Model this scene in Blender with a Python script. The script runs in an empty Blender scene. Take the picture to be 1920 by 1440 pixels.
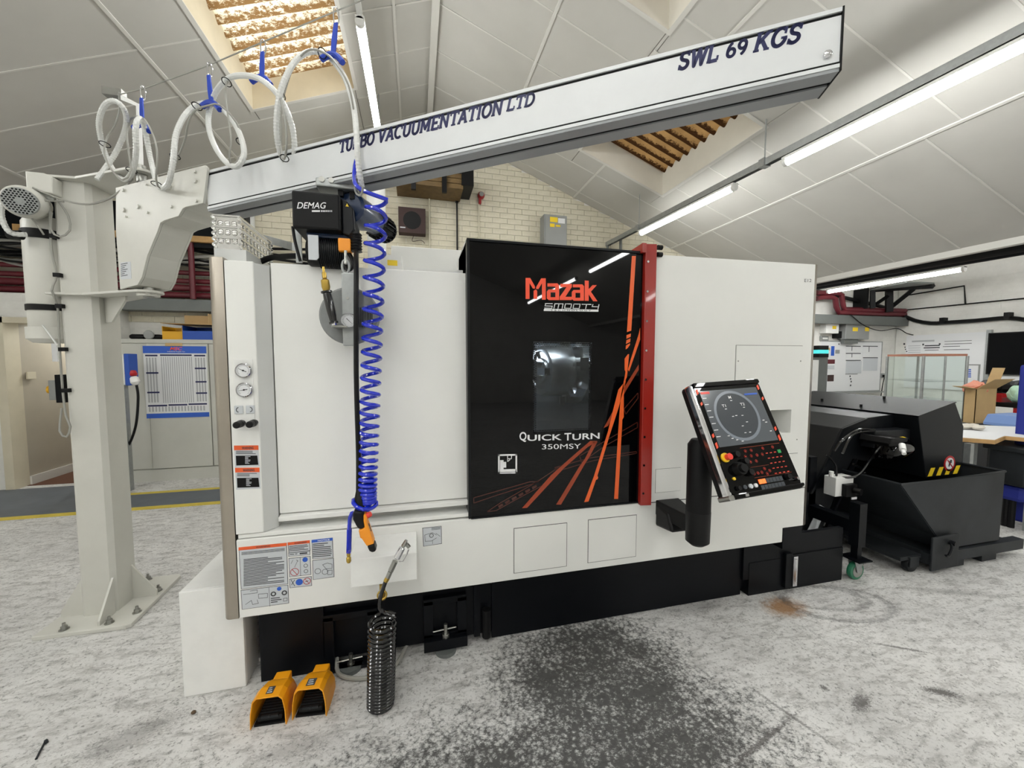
import bpy, bmesh, math, random
from mathutils import Vector, Matrix
random.seed(11)
SC = bpy.context.scene
COL = SC.collection
PI = math.pi
# ------------------------------------------------------------------ camera, world, exposure
FPX = 725.0
EYE = Vector((0, 0, 1.4))
_p = math.atan(FPX / 11920.0); _y = math.radians(13.9)
FW = Vector((math.sin(_y) * math.cos(_p), math.cos(_y) * math.cos(_p), -math.sin(_p)))
RT = Vector((math.cos(_y), -math.sin(_y), 0)); UP = RT.cross(FW)
cam = bpy.data.cameras.new('camera'); cam_o = bpy.data.objects.new('camera', cam); COL.objects.link(cam_o)
cam.sensor_width = 36; cam.lens = FPX / 1920 * 36; cam.clip_start = .02; cam.clip_end = 200
cam_o.matrix_world = Matrix(((RT.x, UP.x, -FW.x, 0), (RT.y, UP.y, -FW.y, 0), (RT.z, UP.z, -FW.z, 1.4), (0, 0, 0, 1)))
SC.camera = cam_o
SC.view_settings.view_transform = 'Standard'; SC.view_settings.look = 'None'
SC.view_settings.exposure = 1.03; SC.view_settings.gamma = 1.0; SC.view_settings.use_curve_mapping = False
W = bpy.data.worlds.new('sky'); SC.world = W; W.use_nodes = True
W.node_tree.nodes['Background'].inputs[0].default_value = (.86, .93, 1, 1)
W.node_tree.nodes['Background'].inputs[1].default_value = 2.0
SC.cycles.max_bounces = 8; SC.cycles.diffuse_bounces = 4; SC.cycles.sample_clamp_indirect = 6
SC.cycles.caustics_reflective = False; SC.cycles.caustics_refractive = False
TUBE_POWER = 32.0

# photograph coordinates (1920x1440) to points on real planes of the place
def ray(x, y): return FW + RT * ((x - 960) / FPX) + UP * ((720 - y) / FPX)
def PY(x, y, Y): d = ray(x, y); return EYE + d * (Y / d.y)
def PX(x, y, X): d = ray(x, y); return EYE + d * (X / d.x)
def PZ(x, y, Z=0.0): d = ray(x, y); return EYE + d * ((Z - 1.4) / d.z)
def PPL(x, y, o, n): d = ray(x, y); return EYE + d * ((o - EYE).dot(n) / d.dot(n))
def zm(ox, oy, s): return lambda pts: [(ox + a / s, oy + b / s) for a, b in pts]

# ------------------------------------------------------------------ materials
def lin(c):
    def f(v):
        v /= 255.0
        return v / 12.92 if v <= .04045 else ((v + .055) / 1.055) ** 2.4
    return (f(c[0]), f(c[1]), f(c[2]), 1)
class NT:
    def __init__(s, name):
        s.m = bpy.data.materials.new(name); s.m.use_nodes = True; s.t = s.m.node_tree
        s.b = s.t.nodes['Principled BSDF']; s.tc = s.t.nodes.new('ShaderNodeTexCoord')
    def n(s, typ, **kw):
        q = s.t.nodes.new('ShaderNode' + typ)
        for k, v in kw.items():
            if k.startswith('i'):
                k2 = int(k[1:]) if k[1:].isdigit() else k[1:]
                if isinstance(v, bpy.types.NodeSocket): s.t.links.new(v, q.inputs[k2])
                else: q.inputs[k2].default_value = v
            else: setattr(q, k, v)
        return q
    def link(s, a, b): s.t.links.new(a, b)
    def noise(s, scale, detail=4, rough=.6, vec=None, dist=0):
        q = s.n('TexNoise'); q.inputs['Scale'].default_value = scale; q.inputs['Detail'].default_value = detail
        q.inputs['Roughness'].default_value = rough; q.inputs['Distortion'].default_value = dist
        s.link(vec or s.tc.outputs['Object'], q.inputs['Vector']); return q.outputs['Fac']
    def ramp(s, fac, stops):
        q = s.n('ValToRGB'); s.link(fac, q.inputs[0]); e = q.color_ramp.elements
        while len(e) < len(stops): e.new(.5)
        for el, (p, c) in zip(e, stops):
            el.position = p; el.color = c if isinstance(c, tuple) and len(c) == 4 else (c, c, c, 1)
        return q.outputs[0]
    def math(s, op, a, b=None, c=None, clamp=False):
        q = s.n('Math', operation=op); q.use_clamp = clamp
        for i, v in enumerate((a, b, c)):
            if v is None: continue
            if isinstance(v, bpy.types.NodeSocket): s.link(v, q.inputs[i])
            else: q.inputs[i].default_value = v
        return q.outputs[0]
    def mix(s, fac, a, b, mode='MIX'):
        q = s.n('Mix', data_type='RGBA', blend_type=mode)
        for i, v in ((0, fac), (6, a), (7, b)):
            if isinstance(v, bpy.types.NodeSocket): s.link(v, q.inputs[i])
            else: q.inputs[i].default_value = v
        return q.outputs[2]
    def vmap(s, scale=(1, 1, 1), rot=(0, 0, 0), loc=(0, 0, 0)):
        q = s.n('Mapping'); q.inputs['Scale'].default_value = scale; q.inputs['Rotation'].default_value = rot
        q.inputs['Location'].default_value = loc; s.link(s.tc.outputs['Object'], q.inputs['Vector']); return q.outputs[0]
    def bump(s, h, strength, dist=.01):
        q = s.n('Bump'); q.inputs['Strength'].default_value = strength; q.inputs['Distance'].default_value = dist
        s.link(h, q.inputs['Height']); s.link(q.outputs[0], s.b.inputs['Normal'])
def mat(name, rgb, rough=.5, metal=0, var=.0, vs=6, bump=0, bs=80, coat=0, rvar=0, dark=None, spec=None, emit=0):
    t = NT(name); c = lin(rgb); b = t.b
    b.inputs['Base Color'].default_value = c; b.inputs['Roughness'].default_value = rough; b.inputs['Metallic'].default_value = metal
    if spec is not None: b.inputs['Specular IOR Level'].default_value = spec
    if coat: b.inputs['Coat Weight'].default_value = coat; b.inputs['Coat Roughness'].default_value = .05
    if var:
        n = t.noise(vs, 6, .62)
        d = lin(dark) if dark else tuple(v * (1 - var) for v in c[:3]) + (1,)
        t.link(t.ramp(n, [(.32, d), (.62, c)]), b.inputs['Base Color'])
    if rvar:
        n = t.noise(vs * 2.3, 4); q = t.math('MULTIPLY_ADD', n, rvar, rough - rvar / 2); t.link(q, b.inputs['Roughness'])
    if bump: t.bump(t.noise(bs, 3), bump, .002)
    if emit: b.inputs['Emission Color'].default_value = c; b.inputs['Emission Strength'].default_value = emit
    return t.m
M = {}
M['white'] = mat('white_powder_coat', (232, 232, 228), .38, var=.03, vs=3, bump=.12, bs=420)
M['whitebox'] = mat('white_scuffed_paint', (235, 235, 232), .4, var=.06, vs=9, bump=.08, bs=400)
M['greyseam'] = mat('seam_grey', (90, 90, 88), .7)  # dark grey of the joints around the covers
M['greypanel'] = mat('pale_grey_panel', (208, 209, 206), .45, var=.03)
M['crane'] = mat('crane_grey_green_paint', (203, 202, 194), .42, var=.07, vs=4, bump=.1, bs=120)
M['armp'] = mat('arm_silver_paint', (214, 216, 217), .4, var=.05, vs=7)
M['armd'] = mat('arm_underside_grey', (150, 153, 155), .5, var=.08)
M['black'] = mat('black_satin_paint', (19, 21, 24), .38, var=.15, vs=5, bump=.05, bs=200, spec=.22)
M['base'] = mat('machine_base_black', (11, 13, 17), .36, var=.12, vs=4, spec=.16)
M['gloss'] = mat('gloss_black_glass', (4, 4, 5), .02, spec=.26)
M['matte'] = mat('matte_black_plastic', (13, 13, 14), .5, spec=.2)
M['skip'] = mat('skip_dark_grey_paint', (44, 47, 50), .45, var=.22, vs=3, bump=.1, bs=60, dark=(30, 32, 34), spec=.22)
M['steel'] = mat('bare_steel', (170, 170, 165), .3, 1, var=.15, vs=12)
M['stain'] = mat('brushed_stainless', (178, 170, 158), .28, 1, var=.12, vs=3)
M['chrome'] = mat('chrome', (225, 225, 228), .08, 1)
M['galv'] = mat('galvanised_steel', (168, 171, 170), .45, .7, var=.15, vs=25)
M['alu'] = mat('dimpled_aluminium', (225, 225, 222), .16, 1, var=.1, vs=30)
M['brass'] = mat('brass', (190, 160, 80), .28, 1)
M['blue'] = mat('blue_hose_plastic', (18, 42, 190), .16, coat=.6)
M['strap'] = mat('blue_strap', (22, 58, 165), .55)
M['redtrim'] = mat('red_trim_paint', (150, 32, 22), .32, coat=.3)
M['orange'] = mat('orange_print', (232, 98, 38), .35)
M['orange2'] = mat('burnt_orange_print', (150, 58, 26), .3)
M['orange3'] = mat('dark_brown_print', (64, 27, 18), .25)
M['mazred'] = mat('logo_red', (244, 84, 52), .4)
M['printw'] = mat('white_print', (225, 225, 226), .4)
M['yellow'] = mat('pedal_yellow', (238, 160, 22), .42, var=.08, bump=.1, bs=150)
M['pendor'] = mat('pendant_amber', (240, 150, 30), .42)
M['hosew'] = mat('milky_hose', (216, 217, 214), .3, coat=.2)
M['cable'] = mat('grey_cable', (150, 149, 142), .5)
M['rubber'] = mat('black_rubber', (13, 13, 14), .4, spec=.25)
M['rubberg'] = mat('shiny_black_hose', (12, 12, 14), .14, coat=.5)
M['label'] = mat('label_silver_grey', (196, 200, 204), .4)
M['labelo'] = mat('label_orange_band', (226, 92, 40), .45)
M['labelb'] = mat('label_blue_band', (40, 90, 190), .45)
M['ink'] = mat('label_ink', (58, 60, 64), .6)
M['navy'] = mat('navy_lettering', (22, 27, 78), .45)
M['paper'] = mat('white_paper', (226, 227, 228), .7)
M['paperg'] = mat('grey_print', (176, 178, 180), .7)
M['pad'] = mat('grey_rubber_pad', (128, 130, 130), .5, var=.1, vs=30)
M['cab'] = mat('cabinet_grey_enamel', (196, 196, 188), .45, var=.07, vs=3)
M['maroon'] = mat('maroon_pipe_paint', (98, 28, 38), .4, var=.15)
M['trunk'] = mat('trunking_grey', (112, 116, 114), .5, .3, var=.1)
M['wood'] = mat('pale_wood', (190, 150, 96), .55, var=.25, vs=14)
M['cabtop'] = mat('reddish_wood_edge', (176, 116, 92), .5)
M['dwood'] = mat('old_timber', (112, 88, 50), .65, var=.35, vs=14)
M['card'] = mat('cardboard', (198, 168, 120), .75, var=.1)
M['bluebin'] = mat('blue_plastic', (28, 76, 168), .4)
M['yelbin'] = mat('yellow_plastic', (226, 170, 30), .42)
M['redbin'] = mat('red_plastic', (176, 28, 34), .4)
M['frame'] = mat('painted_timber_cream', (206, 198, 176), .5, var=.06)
M['doorleaf'] = mat('beige_door_paint', (176, 168, 152), .5, var=.05)
M['carpet'] = mat('brown_carpet', (96, 62, 44), .9, var=.15, vs=60)
M['walk'] = mat('blue_grey_floor_paint', (92, 98, 106), .5, var=.15, vs=6)
M['yline'] = mat('yellow_line_paint', (206, 184, 70), .6, var=.15, vs=12)
M['tv'] = mat('dark_screen_glass', (5, 6, 9), .08, spec=.12)
M['brown'] = mat('brown_speaker_cloth', (58, 38, 36), .7)
M['greybox'] = mat('enclosure_grey', (150, 152, 150), .5, .2, var=.06)
M['yellowl'] = mat('yellow_sticker', (240, 206, 40), .5)
M['bellred'] = mat('alarm_red', (150, 24, 30), .35)
M['hoistb'] = mat('hoist_dark_blue', (20, 42, 74), .35, coat=.3)
M['lid'] = mat('pale_blue_lid', (120, 150, 205), .45)
M['chair'] = mat('royal_blue_fabric', (22, 36, 128), .7)
M['darkgrey'] = mat('dark_grey_cloth', (58, 60, 62), .8)
M['green'] = mat('green_castor_rubber', (38, 110, 80), .4)
M['mint'] = mat('mint_green_plastic_bag', (190, 226, 200), .35)
M['salmon'] = mat('salmon_tissue', (226, 150, 126), .7)
M['teal'] = mat('teal_light', (70, 190, 190), .4, emit=.5)
M['keyred'] = mat('backlit_red_key', (190, 60, 44), .4, emit=.12)
M['keyor'] = mat('backlit_orange_key', (255, 110, 50), .4, emit=.6)
M['keyg'] = mat('green_key', (40, 150, 80), .4)
M['keydk'] = mat('dark_grey_key', (62, 66, 72), .35)
M['estop'] = mat('stop_button_red', (224, 60, 48), .35)
M['yelring'] = mat('yellow_ring', (240, 200, 40), .4)
M['scr'] = mat('console_screen_grey', (78, 82, 86), .12, emit=.14)
M['scrl'] = mat('console_screen_light', (112, 118, 126), .2, emit=.15)
M['scrd'] = mat('console_screen_dark', (64, 68, 72), .12, emit=.1)
M['stone'] = mat('brown_pebble', (96, 78, 58), .8, var=.3, vs=40)
M['interior'] = mat('machine_inside_grey', (150, 156, 158), .35, .3)
M['rope'] = mat('pale_rag', (214, 208, 196), .9)
M['tube'] = mat('lit_tube', (255, 255, 255), .5)
def tube_mat(name, st, rgb=(250, 251, 249)):
    t = NT(name); t.b.inputs['Base Color'].default_value = (.8, .8, .8, 1)
    t.b.inputs['Emission Color'].default_value = lin(rgb); t.b.inputs['Emission Strength'].default_value = st; return t.m
M['tube'] = tube_mat('lit_tube', TUBE_POWER)
M['cavfill'] = tube_mat('chamber_fill_glow', 42, (235, 245, 255))
M['lampw'] = mat('white_lamp_plastic', (235, 235, 232), .4)
def glass(name, rgb, refl=1.0):
    t = NT(name); tr = t.n('BsdfTransparent'); tr.inputs[0].default_value = lin(rgb)
    gl_ = t.n('BsdfGlossy'); gl_.inputs['Roughness'].default_value = .01
    fr = t.n('LayerWeight'); fr.inputs[0].default_value = .5; f = t.math('MULTIPLY_ADD', t.math('POWER', fr.outputs['Facing'], 5), .9 * refl, .045 * refl, clamp=True)
    mx = t.n('MixShader'); t.link(f, mx.inputs[0]); t.link(tr.outputs[0], mx.inputs[1]); t.link(gl_.outputs[0], mx.inputs[2])
    t.link(mx.outputs[0], t.t.nodes['Material Output'].inputs[0]); return t.m
M['glass'] = glass('clear_glass', (251, 254, 253))
M['winglass'] = glass('tinted_machine_window', (212, 216, 220))
# painted brick, ceiling boards, floor
t = NT('white_painted_brick')
n1 = t.noise(1.3, 6, .65); n2 = t.noise(22, 5, .7)
c1 = t.ramp(n1, [(.3, lin((202, 195, 172))), (.6, lin((226, 220, 200)))])
c2 = t.ramp(n2, [(.28, (.62, .6, .54, 1)), (.42, (1, 1, 1, 1))])
t.link(t.mix(.5, c1, c2, 'MULTIPLY'), t.b.inputs['Base Color']); t.b.inputs['Roughness'].default_value = .75
t.bump(t.noise(38, 6, .7), .5, .01); M['brick'] = t.m
t = NT('white_render_wall')
bt = t.n('TexBrick'); bt.inputs['Scale'].default_value = 1; bt.inputs['Mortar Size'].default_value = .006
bt.inputs['Brick Width'].default_value = .225; bt.inputs['Row Height'].default_value = .078
sw = t.n('SeparateXYZ'); t.link(t.tc.outputs['Object'], sw.inputs[0]); cb = t.n('CombineXYZ')
t.link(t.math('ADD', sw.outputs[0], sw.outputs[1]), cb.inputs[0]); t.link(sw.outputs[2], cb.inputs[1])
t.link(cb.outputs[0], bt.inputs['Vector'])
t.link(t.ramp(t.noise(1.1, 6, .7), [(.3, lin((210, 209, 203))), (.62, lin((234, 233, 228)))]), t.b.inputs['Base Color'])
t.b.inputs['Roughness'].default_value = .7; inv = t.math('SUBTRACT', 1, bt.outputs['Fac']); t.bump(inv, .5, .004); M['render'] = t.m
t = NT('ceiling_fibreboard')
t.link(t.ramp(t.noise(.7, 5, .6), [(.3, lin((186, 184, 178))), (.62, lin((198, 196, 190)))]), t.b.inputs['Base Color'])
t.b.inputs['Roughness'].default_value = .62; t.bump(t.noise(9, 4), .06, .01); M['board'] = t.m
M['strip'] = mat('ceiling_cover_strip', (212, 210, 204), .55)
M['roofdark'] = mat('roof_backing', (120, 116, 108), .8)
M['liner'] = mat('skylight_lining', (214, 204, 180), .6, var=.1, vs=3)
M['linerw'] = mat('skylight_lining_white', (222, 218, 206), .6, var=.06, vs=3)

def sheet(name, light, dirt_shade, thr, frac, wave):
    """weathered corrugated sheet: dirt colours real grime and paints in the shading of the waves (pitch .146 m along y)"""
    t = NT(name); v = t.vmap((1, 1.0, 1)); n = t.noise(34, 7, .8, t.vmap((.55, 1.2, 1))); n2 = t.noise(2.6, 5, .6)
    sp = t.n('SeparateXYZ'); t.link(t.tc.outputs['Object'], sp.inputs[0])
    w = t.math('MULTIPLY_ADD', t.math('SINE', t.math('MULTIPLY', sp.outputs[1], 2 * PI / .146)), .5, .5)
    k = t.math('ADD', n, t.math('MULTIPLY', t.math('SUBTRACT', w, .5), wave))  # wave shading painted into the colour, on top of the grime specks
    c = t.mix(t.ramp(k, [(thr, (1, 1, 1, 1)), (thr + .10, (0, 0, 0, 1))]), lin(light), lin(dirt_shade))
    c = t.mix(t.ramp(n2, [(.3, (.45, .45, .45, 1)), (.6, (0, 0, 0, 1))]), c, lin(dirt_shade))
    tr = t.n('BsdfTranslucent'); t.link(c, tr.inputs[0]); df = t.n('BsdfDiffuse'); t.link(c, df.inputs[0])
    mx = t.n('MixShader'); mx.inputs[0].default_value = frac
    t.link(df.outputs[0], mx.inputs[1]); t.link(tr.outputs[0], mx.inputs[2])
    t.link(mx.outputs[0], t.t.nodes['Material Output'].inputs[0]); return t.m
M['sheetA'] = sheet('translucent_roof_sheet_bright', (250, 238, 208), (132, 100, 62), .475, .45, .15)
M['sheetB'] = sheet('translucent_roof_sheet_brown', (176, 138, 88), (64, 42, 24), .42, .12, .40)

def floor_mat():
    t = NT('worn_grey_concrete'); O = t.tc.outputs['Object']
    base = t.ramp(t.noise(1.6, 8, .68), [(.3, lin((190, 189, 187))), (.7, lin((222, 221, 218)))])
    v = t.vmap((1, 2.6, 1), (0, 0, .5))
    m1 = t.ramp(t.noise(9, 9, .78, v, .4), [(.36, (1, 1, 1, 1)), (.52, (0, 0, 0, 1))])
    base = t.mix(t.math('MULTIPLY', m1, .62), base, lin((112, 108, 104)))
    m2 = t.ramp(t.noise(60, 6, .7), [(.36, (1, 1, 1, 1)), (.45, (0, 0, 0, 1))])
    base = t.mix(t.math('MULTIPLY', m2, .62), base, lin((74, 71, 68)))
    m3 = t.ramp(t.noise(26, 6, .7, t.vmap((1, 1.4, 1), (0, 0, 1.1), (3, 7, 0))), [(.6, (0, 0, 0, 1)), (.72, (1, 1, 1, 1))])
    base = t.mix(t.math('MULTIPLY', m3, .4), base, lin((232, 231, 228)))
    fine = t.noise(160, 4, .8)
    def blob(px, rx, ry, rot=0.0):
        c = PZ(*px); mp = t.n('Mapping', vector_type='TEXTURE'); mp.inputs['Location'].default_value = (c.x, c.y, 0)
        mp.inputs['Rotation'].default_value = (0, 0, rot); mp.inputs['Scale'].default_value = (rx, ry, 1)
        t.link(O, mp.inputs['Vector']); ln = t.n('VectorMath', operation='LENGTH'); t.link(mp.outputs[0], ln.inputs[0])
        return t.math('SUBTRACT', 1, ln.outputs['Value'], clamp=True)
    nbig = t.noise(7, 8, .75); nmid = t.noise(34, 6, .75)
    # oily tread pattern patch in front of the machine door
    dot = t.n('TexVoronoi', feature='F1'); dot.inputs['Scale'].default_value = 55; t.link(t.vmap((1, 1, 1), (0, 0, .6)), dot.inputs['Vector'])
    m = t.math('MAXIMUM', t.math('MULTIPLY', blob((1120, 1265), .60, .50), 1.15), t.math('MULTIPLY', blob((960, 1425), 1.0, .36), .62))
    m = t.math('MAXIMUM', m, t.math('MULTIPLY', blob((1190, 1400), .75, .55), .95))
    m = t.math('MINIMUM', m, .62)
    grain = t.noise(95, 5, .85, t.vmap((1, 1.5, 1), (0, 0, .6)))
    tex = t.math('ADD', t.math('MULTIPLY', t.math('SUBTRACT', grain, .5), 1.9), t.math('ADD', t.math('MULTIPLY', t.math('SUBTRACT', nbig, .5), 1.1), t.math('MULTIPLY', t.math('SUBTRACT', dot.outputs['Distance'], .5), .55)))
    k = t.math('ADD', m, tex)
    mask = t.math('MULTIPLY', t.ramp(k, [(.18, (0, 0, 0, 1)), (.60, (1, 1, 1, 1))]), .93)
    base = t.mix(mask, base, lin((48, 48, 46)))
    # rust coloured coolant stain and dark swirl by the tray
    r = t.math('ADD', blob((1472, 1138), .22, .14), t.math('SUBTRACT', .38, nmid))
    base = t.mix(t.math('MULTIPLY', t.ramp(r, [(.15, (0, 0, 0, 1)), (.6, (1, 1, 1, 1))]), .85), base, lin((138, 92, 26)))
    def ring(px, rx, ry, rot, lo, hi, amt):
        nonlocal base
        b = t.math('ADD', blob(px, rx, ry, rot), t.math('MULTIPLY', t.math('SUBTRACT', nmid, .5), .5))
        q = t.ramp(b, [(lo - .06, (0, 0, 0, 1)), (lo, (1, 1, 1, 1)), (hi, (0, 0, 0, 1))])
        base = t.mix(t.math('MULTIPLY', q, amt), base, lin((70, 66, 66)))
    ring((1570, 1130), .36, .2, -.2, .16, .30, .55)
    ring((1540, 1120), .3, .14, -.3, .14, .34, .45)
    def smear(px, rx, ry, rot, amt):
        nonlocal base
        b = t.math('ADD', blob(px, rx, ry, rot), t.math('MULTIPLY', t.math('SUBTRACT', grain, .5), 2.2))
        q = t.ramp(t.math('MULTIPLY', b, t.ramp(blob(px, rx * 1.3, ry * 1.3, rot), [(0, (0, 0, 0, 1)), (.15, (1, 1, 1, 1))])), [(.35, (0, 0, 0, 1)), (.7, (1, 1, 1, 1))])
        base = t.mix(t.math('MULTIPLY', q, amt), base, lin((78, 74, 72)))
    smear((1615, 1318), .12, .05, .3, .8); smear((1765, 1298), .13, .04, -.5, .9); smear((1430, 1390), .42, .02, .25, .8)
    smear((1480, 1340), .015, .3, .3, .6); smear((1300, 1140), .5, .10, 0, .35); smear((250, 1380), .3, .12, .4, .4); smear((1545, 1290), .03, .03, 0, .8)
    smear((560, 1400), .25, .08, .1, .3); smear((1690, 1215), .22, .015, -.55, .7); smear((1780, 1110), .5, .06, -.4, .35)
    t.link(base, t.b.inputs['Base Color'])
    t.link(t.math('MULTIPLY_ADD', nbig, .35, .42), t.b.inputs['Roughness'])
    t.bump(t.math('ADD', t.math('MULTIPLY', nmid, .6), fine), .25, .003); return t.m
M['floor'] = floor_mat()

# ------------------------------------------------------------------ mesh builder
def frame_of(d):
    d = d.normalized(); a = Vector((0, 0, 1)) if abs(d.z) < .9 else Vector((1, 0, 0))
    u = d.cross(a).normalized(); return u, d.cross(u).normalized()
class MB:
    def __init__(s, M_=None): s.v = []; s.f = []; s.M = M_
    def add(s, vs, fs):
        b = len(s.v); s.v += [(s.M @ Vector(v)) if s.M else Vector(v) for v in vs]; s.f += [tuple(i + b for i in f) for f in fs]; return s
    def box(s, x0, x1, y0, y1, z0, z1):
        return s.add([(x, y, z) for z in (z0, z1) for y in (y0, y1) for x in (x0, x1)],
                     [(0, 2, 3, 1), (4, 5, 7, 6), (0, 1, 5, 4), (2, 6, 7, 3), (0, 4, 6, 2), (1, 3, 7, 5)])
    def prism(s, poly, ax, a, b):
        def mk(p, h): return (h, p[0], p[1]) if ax == 'x' else (p[0], h, p[1]) if ax == 'y' else (p[0], p[1], h)
        n = len(poly)
        ar = sum(poly[i][0] * poly[(i + 1) % n][1] - poly[(i + 1) % n][0] * poly[i][1] for i in range(n))
        if (ar < 0) != (ax == 'y'): poly = poly[::-1]
        if a > b: a, b = b, a
        return s.add([mk(p, a) for p in poly] + [mk(p, b) for p in poly],
                     [tuple(range(n))[::-1], tuple(range(n, 2 * n))] + [(i, (i + 1) % n, n + (i + 1) % n, n + i) for i in range(n)])
    def sheet(s, pts, n, th):   # planar 3d polygon given thickness th along n
        k = len(pts); q = [Vector(p) for p in pts]
        return s.add(q + [p + n * th for p in q], [tuple(range(k)), tuple(range(k, 2 * k))[::-1]] + [(i, k + i, k + (i + 1) % k, (i + 1) % k) for i in range(k)])
    def cyl(s, p, q, r, r2=None, n=20):
        p = Vector(p); q = Vector(q); r2 = r if r2 is None else r2; u, w = frame_of(q - p)
        vs = [p + (u * math.cos(2 * PI * i / n) + w * math.sin(2 * PI * i / n)) * r for i in range(n)]
        vs += [q + (u * math.cos(2 * PI * i / n) + w * math.sin(2 * PI * i / n)) * r2 for i in range(n)]
        return s.add(vs, [tuple(range(n)), tuple(range(n, 2 * n))[::-1]] + [(i, n + i, n + (i + 1) % n, (i + 1) % n) for i in range(n)])
    def lathe(s, prof, o, d, n=24):   # prof: (radius, height along d)
        o = Vector(o); d = Vector(d).normalized(); u, w = frame_of(d); vs = []; fs = []
        for r, h in prof:
            for i in range(n): a = 2 * PI * i / n; vs.append(o + d * h + (u * math.cos(a) + w * math.sin(a)) * max(r, 1e-5))
        for k in range(len(prof) - 1):
            for i in range(n): j = (i + 1) % n; fs.append((k * n + i, (k + 1) * n + i, (k + 1) * n + j, k * n + j))
        fs.append(tuple(range(n))); fs.append(tuple(range((len(prof) - 1) * n, len(prof) * n))[::-1])
        return s.add(vs, fs)
    def tube(s, pts, r, n=8, closed=False, rf=None):
        P = [Vector(p) for p in pts]; m = len(P); vs = []; fs = []; u = None
        for k in range(m):
            d = (P[min(k + 1, m - 1)] - P[max(k - 1, 0)])
            if closed: d = P[(k + 1) % m] - P[k - 1]
            if d.length < 1e-9: d = Vector((0, 0, 1))
            d.normalize()
            if u is None: u, _ = frame_of(d)
            u = (u - d * u.dot(d)); u = u.normalized() if u.length > 1e-6 else frame_of(d)[0]
            w = d.cross(u); rr = rf(k) if rf else r
            for i in range(n): a = 2 * PI * i / n; vs.append(P[k] + (u * math.cos(a) + w * math.sin(a)) * rr)
        for k in range(m if closed else m - 1):
            k2 = (k + 1) % m
            for i in range(n): j = (i + 1) % n; fs.append((k * n + i, k * n + j, k2 * n + j, k2 * n + i))
        if not closed: fs.append(tuple(range(n))[::-1]); fs.append(tuple(range((m - 1) * n, m * n)))
        return s.add(vs, fs)
    def ball(s, c, r, n=14, sc=(1, 1, 1)):
        c = Vector(c); k = n // 2; vs = [c + Vector((0, 0, r * sc[2]))]; fs = []
        for a in range(1, k):
            th = PI * a / k
            for i in range(n): ph = 2 * PI * i / n; vs.append(c + Vector((math.sin(th) * math.cos(ph) * sc[0], math.sin(th) * math.sin(ph) * sc[1], math.cos(th) * sc[2])) * r)
        vs.append(c - Vector((0, 0, r * sc[2])))
        for i in range(n): fs.append((0, 1 + i, 1 + (i + 1) % n)); fs.append((len(vs) - 1, len(vs) - 2 - i, len(vs) - 2 - (i + 1) % n))
        for a in range(k - 2):
            for i in range(n): j = (i + 1) % n; fs.append((1 + a * n + i, 1 + (a + 1) * n + i, 1 + (a + 1) * n + j, 1 + a * n + j))
        return s.add(vs, fs)
    def decal(s, pts, Y, th=.0015):   # photo polygon on the plane y = Y, standing th proud of it
        q = [PY(a, b, Y) for a, b in pts]; return s.prism([(v.x, v.z) for v in q], 'y', Y - th, Y)
def base_of(p):
    while p.parent: p = p.parent
    return Vector(p.location)
def build(name, mb, m, parent=None, bev=0, smooth=False, label=None, kind=None):
    off = base_of(parent) if parent else Vector((0, 0, 0))
    me = bpy.data.meshes.new(name); me.from_pydata([tuple(v - off) for v in mb.v], [], mb.f); me.update()
    bm = bmesh.new(); bm.from_mesh(me); bmesh.ops.recalc_face_normals(bm, faces=bm.faces); bm.to_mesh(me); bm.free()
    me.materials.append(M[m] if isinstance(m, str) else m)
    o = bpy.data.objects.new(name, me); COL.objects.link(o)
    if parent: o.parent = parent
    if smooth: 
        for p in me.polygons: p.use_smooth = True
        md = o.modifiers.new('edges', 'EDGE_SPLIT'); md.split_angle = math.radians(38)
    if bev:
        md = o.modifiers.new('bevel', 'BEVEL'); md.width = bev; md.segments = 2; md.limit_method = 'ANGLE'; md.angle_limit = .7
        md.harden_normals = False
    if label: o['label'] = label
    if kind: o['kind'] = kind
    return o
def thing(name, label, cat, loc, group=None, kind=None):
    o = bpy.data.objects.new(name, None); COL.objects.link(o); o.location = loc; o.empty_display_size = .05
    if label: o['label'] = label; o['category'] = cat
    if group: o['group'] = group
    if kind: o['kind'] = kind
    return o
def single(name, mb, m, label, cat, group=None, **kw):
    c = Vector((0, 0, 0))
    xs = [v.x for v in mb.v]; ys = [v.y for v in mb.v]; zs = [v.z for v in mb.v]
    c = Vector(((min(xs) + max(xs)) / 2, (min(ys) + max(ys)) / 2, min(zs)))
    for i, v in enumerate(mb.v): mb.v[i] = v - c
    o = build(name, mb, m, None, **kw); o.location = c; o['label'] = label; o['category'] = cat
    if group: o['group'] = group
    return o
def struct(name, mb, m, parent=None, **kw):
    return build(name, mb, m, parent, kind=None if parent else 'structure', **kw)
def box(*a): return MB().box(*a)
def smooth_path(pts, step=.03, closed=False):
    P = [Vector(p) for p in pts]; n = len(P); out = []
    rng = range(n if closed else n - 1)
    for i in rng:
        a, b, c, d = (P[(i - 1) % n], P[i], P[(i + 1) % n], P[(i + 2) % n]) if closed else (P[max(i - 1, 0)], P[i], P[min(i + 1, n - 1)], P[min(i + 2, n - 1)])
        k = max(2, int((c - b).length / step))
        for j in range(k):
            t = j / k; out.append(.5 * ((2 * b) + (c - a) * t + (2 * a - 5 * b + 4 * c - d) * t * t + (3 * b - a - 3 * c + d) * t ** 3))
    if not closed: out.append(P[-1])
    return out
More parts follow.
